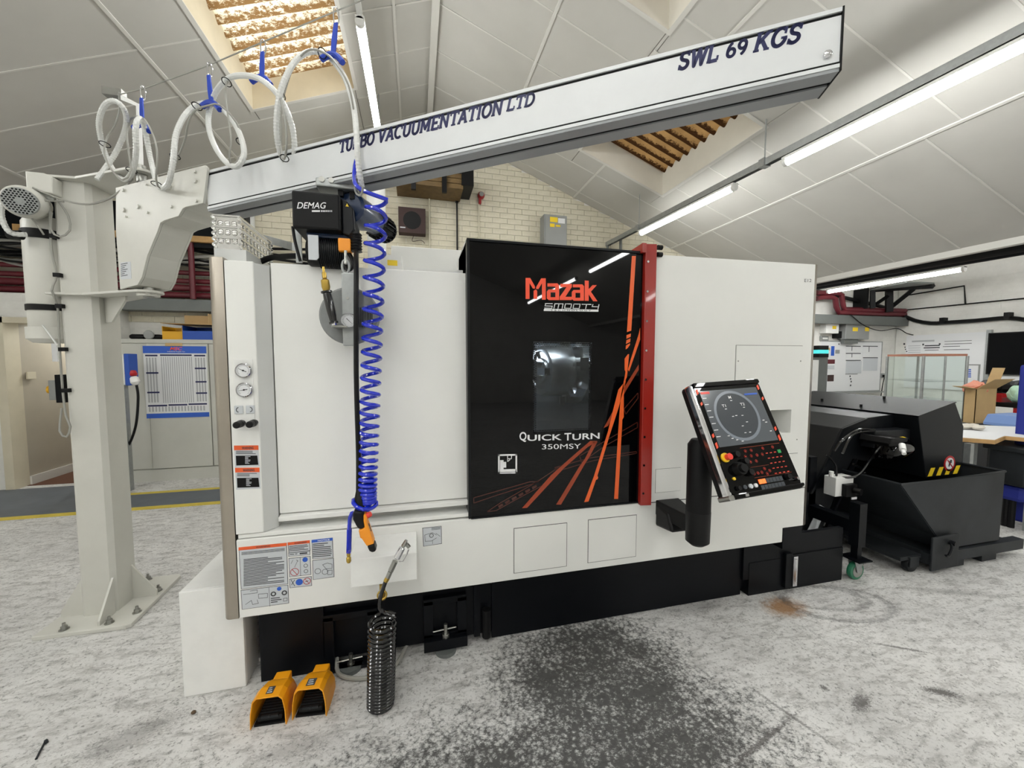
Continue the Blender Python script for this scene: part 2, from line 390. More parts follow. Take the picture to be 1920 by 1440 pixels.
def font_mesh(body, bold=0.0, shear=0.0):
    cu = bpy.data.curves.new('t', 'FONT'); cu.body = body; cu.size = 1; cu.offset = bold; cu.shear = shear; cu.resolution_u = 4
    ob = bpy.data.objects.new('t', cu); COL.objects.link(ob); dg = bpy.context.evaluated_depsgraph_get(); dg.update()
    me = bpy.data.meshes.new_from_object(ob.evaluated_get(dg)); vs = [tuple(v.co) for v in me.vertices]; fs = [tuple(p.vertices) for p in me.polygons]
    bpy.data.objects.remove(ob); bpy.data.curves.remove(cu); bpy.data.meshes.remove(me); return vs, fs
def put_text(mb, body, o, r, u, n, width, height, bold=0.0, shear=0.0, th=.001):
    """lettering: o is the lower left corner, r and u unit vectors along and up, n the outward normal"""
    vs, fs = font_mesh(body, bold, shear)
    x0 = min(v[0] for v in vs); x1 = max(v[0] for v in vs); y0 = min(v[1] for v in vs); y1 = max(v[1] for v in vs)
    sx = width / max(x1 - x0, 1e-6); sy = height / max(y1 - y0, 1e-6)
    return mb.add([Vector(o) + Vector(r) * ((v[0] - x0) * sx) + Vector(u) * ((v[1] - y0) * sy) + Vector(n) * th for v in vs], fs)
XX = Vector((1, 0, 0)); YY = Vector((0, 1, 0)); ZZ = Vector((0, 0, 1))
def text_y(mb, body, pa, pb, Y, hpx, bold=0, shear=0, th=.001):
    """text on the plane y=Y whose baseline starts at photo point pa and ends under pb; hpx cap height in px at pa"""
    a = PY(*pa, Y); b = PY(*pb, Y); h = PY(pa[0], pa[1] - hpx, Y).z - a.z; r = (b - a); L = r.length
    return put_text(mb, body, (a.x, Y, a.z), r.normalized(), ZZ, -YY, L, h, bold, shear, th)

# ------------------------------------------------------------------ the building
BY, RX, LX, RY = 5.75, 9.4, -6.0, -9.0        # back wall, right wall, left wall, rear wall
APX, APZ, SL = .226, 4.737, .3757
def rz(x): return APZ - SL * abs(x - APX)
EV = 5.86
struct('floor', box(LX - .2, RX + .2, RY - .2, BY + .2, -.12, 0), 'floor')
struct('wall_back', MB().prism([(-3.4, 0), (RX + .2, 0), (RX + .2, 3.7), (EV + .1, 3.7), (EV + .1, rz(EV) + .3), (APX, APZ + .3), (LX - .2, rz(LX) + .35), (LX - .2, 2.12), (-3.4, 2.12)], 'y', BY + .011, BY + .2), 'render')
wb = bpy.data.objects['wall_back']
struct('wall_right', box(RX, RX + .2, RY, BY, 0, 3.7), 'render')
struct('wall_left', box(LX - .2, LX, RY, BY, 0, 3), 'render')
struct('wall_rear', MB().prism([(LX - .2, 0), (RX + .2, 0), (RX + .2, 3.7), (APX, APZ + .3), (LX - .2, 3)], 'y', RY - .2, RY), 'render')
# office partition with doorway
struct('wall_partition', MB().box(LX, -4.32, 5.32, 5.42, 0, 2.12).box(-4.32, -3.55, 5.32, 5.42, 1.86, 2.12).box(-3.55, -3.4, 5.32, 5.42, 0, 2.12)
       .box(-3.45, -3.4, 5.42, 7.4, 0, 2.12).box(LX, -3.4, 5.42, 7.4, 2.08, 2.12), 'render')
struct('floor_corridor', box(-4.4, -3.4, 5.42, 7.4, -.1, .004), 'carpet')
dr = struct('door_1', MB().box(-4.32, -4.24, 5.29, 5.46, 0, 1.86).box(-3.61, -3.55, 5.29, 5.46, 0, 1.86).box(-4.32, -3.55, 5.29, 5.46, 1.8, 1.86), 'frame')
cl_ = thing('corridor_fill_lamp', 'unseen round lamp added to brighten the corridor behind the doorway', 'lamp', (-3.8, 6.2, 2.0)); build('lamp_dish', MB().lathe([(.1, 0), (.12, .02), (.12, .05)], (-3.8, 6.2, 2.03), ZZ, 20), M['tube'], cl_)  # unseen lamp, added so the corridor looks brighter through the doorway
struct('wall_corridor', MB().box(-4.3, -4.24, 5.46, 7.3, 0, 2.08).box(-4.3, -3.4, 7.3, 7.4, 0, 2.08), 'doorleaf')
struct('baseboard_left', box(-4.24, -4.222, 5.46, 7.3, .004, .1), 'strip')
struct('door_jamb', box(-4.62, -4.44, 5.26, 5.32, 0, 1.95), 'frame')

# brickwork of the gable, painted white: nearest visible bricks singly, the rest as one part
bw, bh, gp = .225, .078, .0045
bricks = []; edge_b = []
for r in range(24, 62):
    z0 = r * bh
    for c in range(-22, 26):
        x0 = c * bw + (bw / 2 if r % 2 else 0)
        if max(abs(x0 - APX), abs(x0 + bw - APX)) > 5.0: continue
        if z0 + bh > min(rz(x0), rz(x0 + bw)) - .02:
            if z0 < max(rz(x0), rz(x0 + bw)) - .03: edge_b.append((x0, z0))
            continue
        bricks.append((x0, z0))
def brick_mb(x0, z0, pr): return MB().box(x0 + gp / 2, x0 + bw - gp / 2, BY - pr, BY + .012, z0 + gp / 2, z0 + bh - gp / 2)
def in_view(x, z):
    return (-2.3 < x < -.35 and 2.15 < z < 3.1) or (.1 < x < 4.4 and 1.9 < z < 4.4)
vis = [b for b in bricks if in_view(*b)]
vis.sort(key=lambda b: abs(b[0] - 1.6) + abs(b[1] - 3.0)); single_b = set(vis[:300])
src = build('brick', MB().box(-bw / 2 + gp / 2, bw / 2 - gp / 2, -.012, 0, -bh / 2 + gp / 2, bh / 2 - gp / 2), 'brick', wb)
first = True
for (x0, z0) in vis[:300]:
    o = src if first else src.copy()
    if not first: COL.objects.link(o)
    first = False; o.location = (x0 + bw / 2, BY + .011 - random.uniform(0, .003), z0 + bh / 2)
rest = MB()
for b in bricks:
    if b not in single_b: rest.box(b[0] + gp / 2, b[0] + bw - gp / 2, BY - random.uniform(0, .006), BY + .011, b[1] + gp / 2, b[1] + bh - gp / 2)
for (x0, z0) in edge_b:
    xa, xb, za, zb = x0 + gp / 2, x0 + bw - gp / 2, z0 + gp / 2, z0 + bh - gp / 2
    P = [(xa, za), (xb, za)]
    for x in (xb, APX, xa) if xa < APX < xb else (xb, xa): P.append((x, max(za, min(zb, rz(x) + .01))))
    if abs(P[2][1] - za) < .002 and abs(P[-1][1] - za) < .002: continue
    rest.prism(P, 'y', BY - .002, BY + .011)
build('brickwork', rest, 'brick', wb, kind='stuff')

# pitched ceiling: roof deck with three skylight holes, boards, cover strips
SKY = [(-1.63, -.62, 3.1, 4.77), (2.05, 3.23, 3.12, 4.68), (.92, 2.02, 1.3, 2.89)]
def cut(rect, holes):
    out = [rect]
    for h in holes:
        nxt = []
        for (a, b, c, d) in out:
            if h[0] >= b or h[1] <= a or h[2] >= d or h[3] <= c: nxt.append((a, b, c, d)); continue
            if h[0] > a: nxt.append((a, h[0], c, d))
            if h[1] < b: nxt.append((h[1], b, c, d))
            m0, m1 = max(a, h[0]), min(b, h[1])
            if h[2] > c: nxt.append((m0, m1, c, h[2]))
            if h[3] < d: nxt.append((m0, m1, h[3], d))
        out = nxt
    return out
def slab(mb, a, b, c, d, lift, th):
    vs = [(x, y, rz(x) + lift + k) for k in (0, th) for y in (c, d) for x in (a, b)]
    return mb.add(vs, [(0, 2, 3, 1), (4, 5, 7, 6), (0, 1, 5, 4), (2, 6, 7, 3), (0, 4, 6, 2), (1, 3, 7, 5)])
deck = MB()
SKB = [(a - .022, b + .022, c - .022, d + .022) for a, b, c, d in SKY]
for rect in cut((LX, APX, RY, BY), SKB) + cut((APX, EV, RY, BY), SKB): slab(deck, *rect, .016, .05)
ceil = struct('ceiling', deck, 'roofdark')
rows_L = [(-5.6, -3.79, .6, .35), (-3.79, -2.09, .56, .23), (-2.09, -.62, .56, .23), (-.62, -.15, .56, .23), (-.15, APX, .56, .23)]
rows_R = [(APX, 1.2, .56, .2), (1.2, 2.4, .56, .2), (2.4, 4.15, .56, .2), (4.15, EV, .6, .32)]
for (a, b, p, off) in rows_L + rows_R:
    y = BY - off
    cells = [(y, BY)]
    while y > .3: cells.append((y - p, y)); y -= p
    for (c, d) in cells:
        for q in cut((a, b, c, d), SKY):
            if q[1] - q[0] < .012 or q[3] - q[2] < .012: continue
            build('ceiling_board', slab(MB(), q[0] + .004, q[1] - .004, q[2] + .004, q[3] - .004, random.uniform(.001, .005), .012), 'board', ceil)
        if c > 1.0:
            for q in cut((a + .02, b - .02, c - .007, c + .007), SKY):
                if q[3] - q[2] > .012: build('joint_strip', slab(MB(), *q, -.002, .005), 'strip', ceil)
    # plain boarding behind the camera
    for q in cut((a, b, RY, y), SKY): build('ceiling_board', slab(MB(), *q, .003, .012), 'board', ceil)
for x in (-3.79, -2.09, -.15, 1.2, 2.4, 4.15, -5.44):
    for q in cut((x - .012, x + .012, 0, BY), SKY):
        if q[1] - q[0] > .02: build('cover_strip', slab(MB(), *q, -.006, .012), 'strip', ceil)
build('ridge_board', box(APX - .035, APX + .035, 0, BY, APZ - .05, APZ), 'strip', ceil)
struct('ceiling_aisle', box(EV - .02, RX + .2, RY, BY, 3.55, 3.7), 'board')
struct('trim_1', MB().box(EV - .02, EV + .06, RY, BY, rz(EV) - .06, 3.55), 'strip')
for k, (a, b, c, d) in enumerate(SKY):
    rise = .36; wm = MB()
    for q in ((a - .03, a + .004, c - .03, d + .03), (b - .004, b + .03, c - .03, d + .03), (a, b, c - .03, c + .004), (a, b, d - .004, d + .03)): slab(wm, *q, -.007, .006)
    w = struct('window_%d' % (k + 1), wm, 'strip')
    lm = 'liner' if k == 0 else 'linerw'
    for (x0, x1, y0, y1) in ((a - .02, a, c, d), (b, b + .02, c, d), (a - .02, b + .02, c - .02, c), (a - .02, b + .02, d, d + .02)):
        build('lining_board', slab(MB(), x0, x1, y0, y1, .0005, rise), lm, w)
    # corrugated translucent sheet, waves running down the slope
    nx, ny = 6, 110; vs = []; fs = []
    for j in range(ny + 1):
        y = c - .05 + (d - c + .1) * j / ny
        for i in range(nx + 1):
            x = a - .05 + (b - a + .1) * i / nx
            vs.append((x, y, rz(x) + .30 + .026 * math.sin(y * 2 * PI / .146)))
    for j in range(ny):
        for i in range(nx): q = j * (nx + 1) + i; fs.append((q, q + 1, q + nx + 2, q + nx + 1))
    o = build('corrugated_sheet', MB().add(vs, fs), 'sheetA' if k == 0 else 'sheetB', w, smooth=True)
    if k == 0: build('purlin', box(a, b, 3.32, 3.40, rz(-1.1) - .4 + .52, rz(-1.1) + .2), 'matte', w)
# floor walkway paint
wk = struct('floor_walkway', MB().box(LX, -1.0, 4.36, 4.78, 0, .003).box(LX, -3.3, 4.78, 5.3, 0, .003), 'walk')
build('yellow_line', box(LX, -1.0, 4.28, 4.36, 0, .004), 'yline', wk)
build('yellow_line', box(-3.3, -1.0, 4.78, 4.85, 0, .004), 'yline', wk)
build('yellow_line', box(6.4, 9.2, 5.0, 5.06, 0, .004), 'yline', wk)

# ------------------------------------------------------------------ strip lights
def light(x, y0, y1, z, label, group, r=.032, x2=None):
    x2 = x if x2 is None else x2; d = Vector((x2 - x, y1 - y0, 0)).normalized(); a = Vector((x, y0, z)); b = Vector((x2, y1, z))
    t_ = thing('strip_light', label, 'light', (x, (y0 + y1) / 2, z), group)
    build('diffuser', MB().cyl(a + d * .03, b - d * .03, r, n=14), 'tube', t_, smooth=True)
    build('end_cap', MB().cyl(a, a + d * .03, r * 1.12, n=14), 'lampw', t_, smooth=True)
    build('end_cap', MB().cyl(b - d * .03, b, r * 1.12, n=14), 'lampw', t_, smooth=True)
    build('backplate', MB().sheet([a + Vector((-.034, 0, r * .6)), b + Vector((-.034, 0, r * .6)), b + Vector((.034, 0, r * .6)), a + Vector((.034, 0, r * .6))], ZZ, .022), 'lampw', t_)
    return t_
def rxx(y): return 3.435 - .0832 * y if y > 1 else 3.35
ZT = 3.15
light(rxx(1.36), 1.36, 2.86, ZT, 'long lit strip light nearest the camera under the right galvanised channel', None, x2=rxx(2.86))
light(rxx(3.36), 3.36, 4.87, ZT, 'lit strip light near the gable wall under the right galvanised channel', None, x2=rxx(4.87))
for y0 in (-.64, -3.65, -5.8, -7.95): light(3.35, y0, y0 + 1.5, ZT, 'strip light of the right row behind the camera, %s from it' % {-.64: 'first', -3.65: 'second', -5.8: 'third', -7.95: 'fourth'}[y0], 'strip lights behind the camera')
light(-.38, 3.29, 4.73, 3.98, 'steep lit strip light beside the bright left skylight', None)
for y0 in (1.2, -.9, -3.0, -5.1): light(-.38, y0, y0 + 1.5, 3.98, 'strip light of the ridge row out of the frame, %s from the skylight' % {1.2: 'first', -.9: 'second', -3.0: 'third', -5.1: 'fourth'}[y0], 'ridge row of strip lights')
for y0 in (2.4, -.2, -3.2, -6.2): light(-3.9, y0 - 1, y0 + .5, 2.95, 'unseen strip light added as fill in the low left row, %s from the partition' % {2.4: 'first', -.2: 'second', -3.2: 'third', -6.2: 'fourth'}[y0], 'left row of added fill lights')  # unseen row, gives fill from the left without showing in the door
for y0 in (-.6, -3.6, -6.6): light(-1.9, y0 - 1, y0 + .5, 3.75, 'unseen strip light added as fill in the upper left row behind the camera, %s from it' % {-.6: 'first', -3.6: 'second', -6.6: 'third'}[y0], 'second left row of added fill lights')  # extra unseen row, added to lift the light on the machine front
light(7.0, 3.57, 5.32, 2.6, 'lit strip light hanging in the far right aisle by the pipes', None)
for y0 in (3.9, 5.0): q_ = thing('light_rod', ['hanger rod of the far aisle light, nearer one', 'hanger rod of the far aisle light, by the corner'][y0 > 4.5], 'rod', (7, y0, 2.65)); build('rod', MB().cyl((7, y0, 2.642), (7, y0, 3.55), .005, n=6), 'galv', q_)
for y0 in (1.2, -2, -5): light(7.6, y0, y0 + 1.5, 3.49, 'strip light under the flat aisle ceiling out of the frame, %s from the corner' % {1.2: 'first', -2: 'second', -5: 'third'}[y0], 'aisle strip lights')
tk = thing('light_channel', 'galvanised channel carrying the right row of strip lights', 'channel', (3.2, 3, 3.25))
c = MB(); pa = Vector((rxx(1.0), 1.0, ZT + .055)); pb = Vector((rxx(5.7), 5.7, ZT + .055))
for s_ in (-1, 1): c.sheet([pa + Vector((s_ * .025, 0, 0)), pb + Vector((s_ * .025, 0, 0)), pb + Vector((s_ * .025, 0, .06)), pa + Vector((s_ * .025, 0, .06))], XX, .003)
c.sheet([pa + Vector((-.025, 0, .058)), pb + Vector((-.025, 0, .058)), pb + Vector((.028, 0, .058)), pa + Vector((.028, 0, .058))], ZZ, .003)
build('channel', c, 'galv', tk)
for y in (1.4, 3.05, 4.9):
    x = rxx(y); build('drop_rod', MB().cyl((x, y, ZT + .115), (x, y, rz(x) + .004), .006, n=8), 'galv', tk); build('bracket', box(x - .04, x + .04, y - .03, y + .03, ZT + .05, ZT + .122), 'galv', tk)
build('drop_rod', MB().cyl((rxx(5.7), 5.68, ZT + .1), (rxx(5.7), 5.68, 2.3), .018, n=10), 'trunk', tk)
c = MB().box(-.40, -.36, 1.0, 5.7, 4.02, 4.07)
o = single('light_batten', c, 'lampw', 'pale batten above the steep light by the left skylight', 'batten')
for y in (2.2, 3.25, 4.95): build('drop_rod', MB().cyl((-.38, y, 4.07), (-.38, y, rz(-.38)), .006, n=8), 'galv', o)

# ------------------------------------------------------------------ CNC lathe
YF = 1.75
L = thing('cnc_lathe', 'large white machining lathe with glossy black sliding door and red edge', 'machine', (.75, YF, 0))
x0, xd0, xd1, xr0, xr1 = -.72, .237, 1.106, 1.171, 2.205
ZB = .343
# lower skirt, right section, left post
build('lower_skirt', MB().prism([(x0, ZB), (2.055, ZB), (2.055, .427), (xr1, .427), (xr1, .655), (x0, .672)], 'y', YF, YF + .12), 'white', L, bev=.004)
build('skirt_ledge', box(x0 + .005, xd0 - .004, YF + .006, YF + .13, .674, .692), 'white', L, bev=.003)
pk0 = PY(1447, 769, YF); pk1 = PY(1481, 811, YF)
PKT = (1.93, pk1.x, pk1.z, pk0.z)
rp_ = MB().prism([(xr0, .659), (xr1, .659), (xr1, PKT[2]), (xr0, PKT[2])], 'y', YF, YF + .15).prism([(xr0, PKT[3]), (xr1, PKT[3]), (xr1, 1.943), (xr0, 1.932)], 'y', YF, YF + .15)
rp_.box(xr0, PKT[0], YF, YF + .15, PKT[2], PKT[3]).box(PKT[1], xr1, YF, YF + .15, PKT[2], PKT[3])
build('right_panel', rp_, 'white', L); build('right_body', MB().prism([(xr0, .659), (xr1, .659), (xr1, 1.943), (xr0, 1.932)], 'y', YF + .15, YF + 1.2), 'white', L)
build('left_post', MB().box(x0, -.618, YF, YF + .4, .694, 1.79), 'white', L, bev=.004)
build('post_return', MB().prism([(-.618, YF + .004), (-.578, YF + .05), (-.578, YF + .3), (-.618, YF + .3)], 'z', .694, 1.785), 'greypanel', L)
st = MB().prism([(x0 - .062 + .03 * (1 - math.cos(a)) - .0, YF + .045 - .045 * math.sin(a)) for a in [PI / 2 * i / 8 for i in range(9)]][::1] + [(x0 - .002, YF), (x0 - .002, YF + .35), (x0 - .062, YF + .35)], 'z', ZB, 1.80)
build('stainless_corner', st, 'stain', L, smooth=True)
st = MB().prism([(xr1 + .002, YF), (xr1 + .03, YF + .012), (xr1 + .045, YF + .045), (xr1 + .045, YF + 1.2), (xr1 + .002, YF + 1.2)], 'z', .427, 1.945)
build('stainless_corner', st, 'stain', L, smooth=True)
# sliding cover panel on the left with its lip
YP = YF + .05
lp = build('cover_panel', box(-.574, .232, YP, YP + .03, .748, 1.80), 'white', L, bev=.004)
build('panel_lip', MB().prism([(YP - .022, .722), (YP + .02, .722), (YP + .02, .746), (YP - .022, .742)], 'x', -.572, .228), 'white', L, bev=.002)
build('panel_track', box(-.60, .232, YP + .035, YP + .10, .692, .80), 'greypanel', L)
build('cover_body', box(-.70, .225, YP + .06, YF + 1.25, .45, 1.79), 'white', L)
# raised roof boxes behind
b1 = MB(); a = PY(733, 460, 2.25); b = PY(868, 470, 2.25); b1.box(a.x, b.x, 2.25, 2.9, 1.75, a.z); build('roof_box', b1, 'white', L, bev=.004)
a = PY(762, 497, 1.86); build('roof_plate', box(a.x, .225, 1.9, 2.2, 1.80, 1.835), 'whitebox', L)
build('roof_slot', box(.08, .225, 1.895, 1.9, 1.805, 1.815), 'matte', L)
a = PY(690, 500, 2.35); b = PY(722, 342, 2.35); xc = (a.x + b.x) / 2; rr = (b.x - a.x) / 2
build('mist_filter', MB().lathe([(rr, 0), (rr, b.z - 1.75 - rr * .5), (rr * .85, b.z - 1.75 - rr * .15), (rr * .5, b.z - 1.75)], (xc, 2.35, 1.75), ZZ, 28), 'white', L, smooth=True)
a = PY(683, 488, 1.82); 
lb = build('roof_label', box(-.155, -.06, 1.95, 2.2, 1.79, 1.90), 'whitebox', L); build('sticker', box(-.125, -.08, 1.948, 1.95, 1.85, 1.875), 'yellowl', lb)
# inside cavity with chuck and turret
cv = MB().box(xd0 + .02, xd1 - .02, 2.55, 2.6, .70, 1.9).box(xd0 + .0, xd0 + .03, 1.83, 2.55, .7, 1.9).box(xd1 - .03, xd1, 1.83, 2.55, .7, 1.9).box(xd0, xd1, 1.83, 2.6, 1.88, 1.92).box(xd0, xd1, 1.83, 2.6, .66, .7)
cv.add([(xd0 + .03, 1.9, .7), (xd1 - .03, 1.9, .7), (xd1 - .03, 2.55, .98), (xd0 + .03, 2.55, .98)], [(0, 1, 2, 3)])
cav = build('work_chamber', cv, 'interior', L)
ch = build('chuck', MB().lathe([(.09, -.16), (.15, -.16), (.15, -.03), (.14, 0), (.115, 0), (.11, -.012), (.075, -.012), (.07, 0), (.05, 0), (.05, -.04), (.01, -.04)], (.70, 2.16, 1.34), (-1, -.25, 0), 36), 'steel', L, smooth=True)
for k in range(3):
    a = 2 * PI * k / 3 + .5; q = Matrix.Translation((.70, 2.16, 1.34)) @ Matrix.Rotation(PI + .245, 4, 'Z') @ Matrix.Rotation(a, 4, 'X'); build('jaw', MB(q).box(0, .045, -.02, .02, .05, .125), 'chrome', ch)
tr = build('turret', MB().lathe([(.1, 0), (.235, 0), (.25, .02), (.25, .1), (.2, .12), (.05, .13)], (1.04, 2.22, 1.38), (-1, 0, 0), 12), 'steel', L)
for k in range(8):
    q = Matrix.Translation((.94, 2.22, 1.38)) @ Matrix.Rotation(2 * PI * k / 8, 4, 'X'); build('tool_holder', MB(q).box(-.06, .03, -.035, .035, .15, .235).box(-.09, -.06, -.012, .012, .2, .25), 'chrome' if k % 2 else 'steel', tr)
build('chamber_fill_lamp', box(.45, .95, 1.90, 1.93, 1.74, 1.76), 'cavfill', L)  # unseen strip added to light the chamber behind the door window
# sliding door: black frame around the window
dt = lambda x: 1.923 + (x - xd0) / (xd1 - xd0) * .018
a = PY(1000, 641, YF); b = PY(1108, 808, YF); wx0, wx1, wz0, wz1 = a.x, b.x, b.z, a.z
zb_, zt_ = .672, 1.93
d_ = MB(); 
for (p, q, r_, s_) in ((xd0, wx0, zb_, zt_), (wx1, xd1, zb_, zt_), (wx0, wx1, zb_, wz0), (wx0, wx1, wz1, zt_)): d_.box(p, q, YF, YF + .03, r_, s_)
dd = build('sliding_door', d_, 'gloss', L)
build('window', box(wx0 + .0005, wx1 - .0005, YF + .001, YF + .012, wz0 + .0005, wz1 - .0005), 'winglass', dd)
dots = MB(); st_ = .0085
for side in range(4):
    for k in range(int(((wx1 - wx0) if side < 2 else (wz1 - wz0)) / st_)):
        for j in range(2 if side != 1 else 3):
            off = (.5 + j) * st_; u_ = (k + (.5 if j % 2 else 0)) * st_; rd = .0036 - j * .001
            px_, pz_ = ((wx0 + u_, wz0 + off) if side == 0 else (wx0 + u_, wz1 - off) if side == 1 else (wx0 + off, wz0 + u_) if side == 2 else (wx1 - off, wz0 + u_))
            dots.box(px_ - rd, px_ + rd, YF + .0004, YF + .001, pz_ - rd, pz_ + rd)
build('window_dots', dots, 'gloss', dd, kind='stuff')
build('door_edge', MB().box(xd0 - .012, xd0 - .0005, YF - .008, YF + .33, zb_ - .004, zt_ + .004).box(xd0 - .012, xd1, YF - .008, YF + .03, zt_ + .0005, zt_ + .012).box(xd0 - .0005, xd1, YF - .006, YF + .03, zb_ - .008, zb_ - .0005), 'black', L, bev=.002)
build('door_hood', MB().prism([(YF + .03, 1.80), (YF + .45, 1.80), (YF + .45, 1.94), (YF + .03, 1.944)], 'x', xd0 - .012, xd1), 'white', L)
rt = build('red_edge', MB().prism([(xd1 + .002, YF - .02), (xr0 - .006, YF - .03), (xr0 - .002, YF + .03), (xd1 + .002, YF + .03)], 'z', .655, 1.975), 'redtrim', L, bev=.003)
build('red_cap', MB().prism([(YF - .028, 1.9755), (YF + .24, 1.955), (YF + .24, 1.93), (YF - .028, 1.93)], 'x', xd1 - .02, xd1 + .002), 'redtrim', rt)
build('door_seal', box(xr0 - .004, xr0 + .004, YF - .012, YF + .01, .66, 1.95), 'matte', L)
for k in range(9):
    z = .72 + k * .146; build('screw', MB().cyl((xd1 + .014, YF - .021, z), (xd1 + .014, YF - .026, z), .006, n=8), 'chrome', rt)
build('red_cap_knob', MB().cyl((xr0 + .01, YF - .01, 1.965), (xr0 + .035, YF - .01, 1.965), .012, n=10).cyl((xr0 + .01, YF - .01, 1.93), (xr0 + .035, YF - .01, 1.93), .012, n=10), 'matte', rt)
# door graphics
g = zm(640, 480, 3)
st1 = MB()
for P in ([(1634, 0), (1656, 0), (1630, 420), (1606, 428)], [(1604, 445), (1628, 436), (1626, 455), (1603, 466)], [(1603, 474), (1626, 463), (1624, 483), (1601, 495)], [(1601, 503), (1623, 491), (1622, 500), (1610, 518), (1599, 525)],
          [(1600, 568), (1612, 552), (1618, 552), (1606, 680), (1588, 720), (1588, 905), (1580, 920), (1556, 1366), (1534, 1366), (1562, 915), (1572, 780), (1592, 690), (1598, 650), (1593, 640), (1593, 578)],
          [(1672, 440), (1680, 405), (1680, 470), (1618, 650), (1612, 640), (1625, 590)],
          [(1600, 700), (1560, 850), (1508, 1010), (1440, 1235), (1444, 1245), (1440, 1256), (1432, 1258), (1390, 1380), (1366, 1384), (1420, 1240), (1500, 985), (1530, 860), (1558, 752)]): st1.decal(g(P), YF, .0016)
build('orange_stripes', st1, 'orange', dd)
st2 = MB()
for P in ([(1672, 640), (1600, 758), (1560, 835), (1500, 955), (1475, 968), (1540, 850), (1590, 740), (1672, 610)], [(1440, 1045), (1418, 1045), (1370, 1140), (1335, 1190), (1280, 1280), (1208, 1398), (1235, 1398), (1300, 1290), (1372, 1165), (1395, 1130)],
          [(1400, 1040), (1440, 1040), (1385, 1075), (1250, 1195), (1045, 1416), (1016, 1418), (1180, 1232), (1290, 1135)]): st2.decal(g(P), YF, .0012)
build('burnt_stripes', st2, 'orange2', dd)
st3 = MB()
def outline(P, w=5):
    for i in range(len(P)):
        a, b = Vector(P[i]), Vector(P[(i + 1) % len(P)]); d = (b - a).normalized(); n_ = Vector((-d.y, d.x)) * w / 2
        st3.decal(g([tuple(a + n_), tuple(b + n_), tuple(b - n_), tuple(a - n_)]), YF, .0009)
outline([(745, 1360), (850, 1330), (1060, 1270), (1110, 1268), (1050, 1290), (860, 1350), (745, 1390)])
outline([(820, 1438), (900, 1385), (1100, 1270), (1220, 1190), (1300, 1145), (1150, 1280), (1000, 1360), (870, 1432)])
outline([(1200, 1190), (1400, 1135), (1660, 1100), (1660, 1110), (1420, 1150), (1215, 1210)]); outline([(1340, 1125), (1450, 1060), (1665, 935), (1665, 965), (1480, 1070), (1350, 1160)])
outline([(1590, 860), (1668, 770), (1668, 800), (1600, 890)])
for k in range(6): st3.decal(g([(880 + 38 * k, 1405 - 21 * k), (905 + 38 * k, 1391 - 21 * k), (912 + 38 * k, 1402 - 21 * k), (887 + 38 * k, 1418 - 21 * k)]), YF, .0009)
build('dark_stripes', st3, 'orange3', dd)
g = zm(940, 500, 6.857)
lg = MB()
for P in ([(312, 145), (370, 145), (432, 255), (432, 282), (405, 282), (362, 210), (362, 415), (312, 415)], [(570, 150), (570, 425), (522, 425), (522, 212), (478, 288), (448, 288), (448, 262), (512, 150)], [(440, 292), (460, 310), (460, 415), (415, 415), (415, 310)],
          # a
          [(592, 215), (720, 215), (742, 240), (742, 430), (610, 430), (585, 408), (585, 318), (608, 293), (693, 293), (693, 256), (592, 256)],
          # z
          [(758, 222), (905, 222), (905, 262), (822, 388), (905, 388), (905, 430), (750, 430), (750, 388), (838, 262), (758, 262)],
          # a
          [(918, 228), (1040, 228), (1062, 252), (1062, 438), (930, 438), (905, 415), (905, 325), (928, 300), (1012, 300), (1012, 266), (918, 266)],
          # k
          [(1072, 178), (1122, 182), (1122, 290), (1172, 238), (1225, 238), (1150, 322), (1235, 445), (1180, 445), (1122, 355), (1122, 440), (1072, 440)]): lg.decal(g(P), YF, .0014)
build('maker_lettering', lg, 'mazred', dd)
for P in ([(632, 332), (693, 332), (693, 392), (632, 392)], [(952, 338), (1012, 338), (1012, 400), (952, 400)]): build('letter_counter', MB().decal(g(P), YF, .0018), 'gloss', dd)
sm = MB()
def strokes(mb, mp, S, w, Y, th=.0014):
    for (a, b) in S:
        a, b = Vector(a), Vector(b); d = (b - a).normalized(); n_ = Vector((-d.y, d.x)) * w / 2; a = a - d * w / 2; b = b + d * w / 2
        mb.decal(mp([tuple(a + n_), tuple(b + n_), tuple(b - n_), tuple(a - n_)]), Y, th)
def P_(x, y): return (x - (y - 470) * .22, y)
SM = [((565, 474), (655, 476)), (P_(572, 476), P_(568, 505)), (P_(572, 505), P_(655, 507)), (P_(662, 507), P_(662, 532)), (P_(570, 532), P_(662, 535)),
      (P_(690, 476), P_(690, 535)), (P_(690, 476), P_(795, 478)), (P_(742, 478), P_(742, 535)), (P_(795, 478), P_(795, 535)),
      (P_(825, 478), P_(905, 480)), (P_(825, 478), P_(825, 535)), (P_(905, 480), P_(905, 536)), (P_(825, 534), P_(905, 536)),
      (P_(935, 480), P_(1015, 482)), (P_(935, 480), P_(935, 536)), (P_(1015, 482), P_(1015, 538)), (P_(935, 536), P_(1015, 538)),
      (P_(1040, 484), P_(1155, 486)), (P_(1098, 486), P_(1098, 540)), (P_(1180, 488), P_(1175, 514)), (P_(1178, 514), P_(1255, 516)), (P_(1258, 490), P_(1258, 542))]
strokes(sm, g, SM, 9, YF); sm.decal(g([(545, 552), (552, 541), (1248, 553), (1246, 580), (545, 570)]), YF, .0014)
build('sub_lettering', sm, 'printw', dd)
sm = MB(); text_y(sm, 'T E C H N O L O G Y', (1032, 583), (1108, 583.6), YF, 2.6, bold=.01, th=.0018); build('sub_lettering', sm, 'matte', dd)
tx = MB(); text_y(tx, 'Q', (974, 829), (987, 828.6), YF, 19, bold=.018); text_y(tx, 'UICK', (989, 826.8), (1053, 825.2), YF, 11.5, bold=.018)
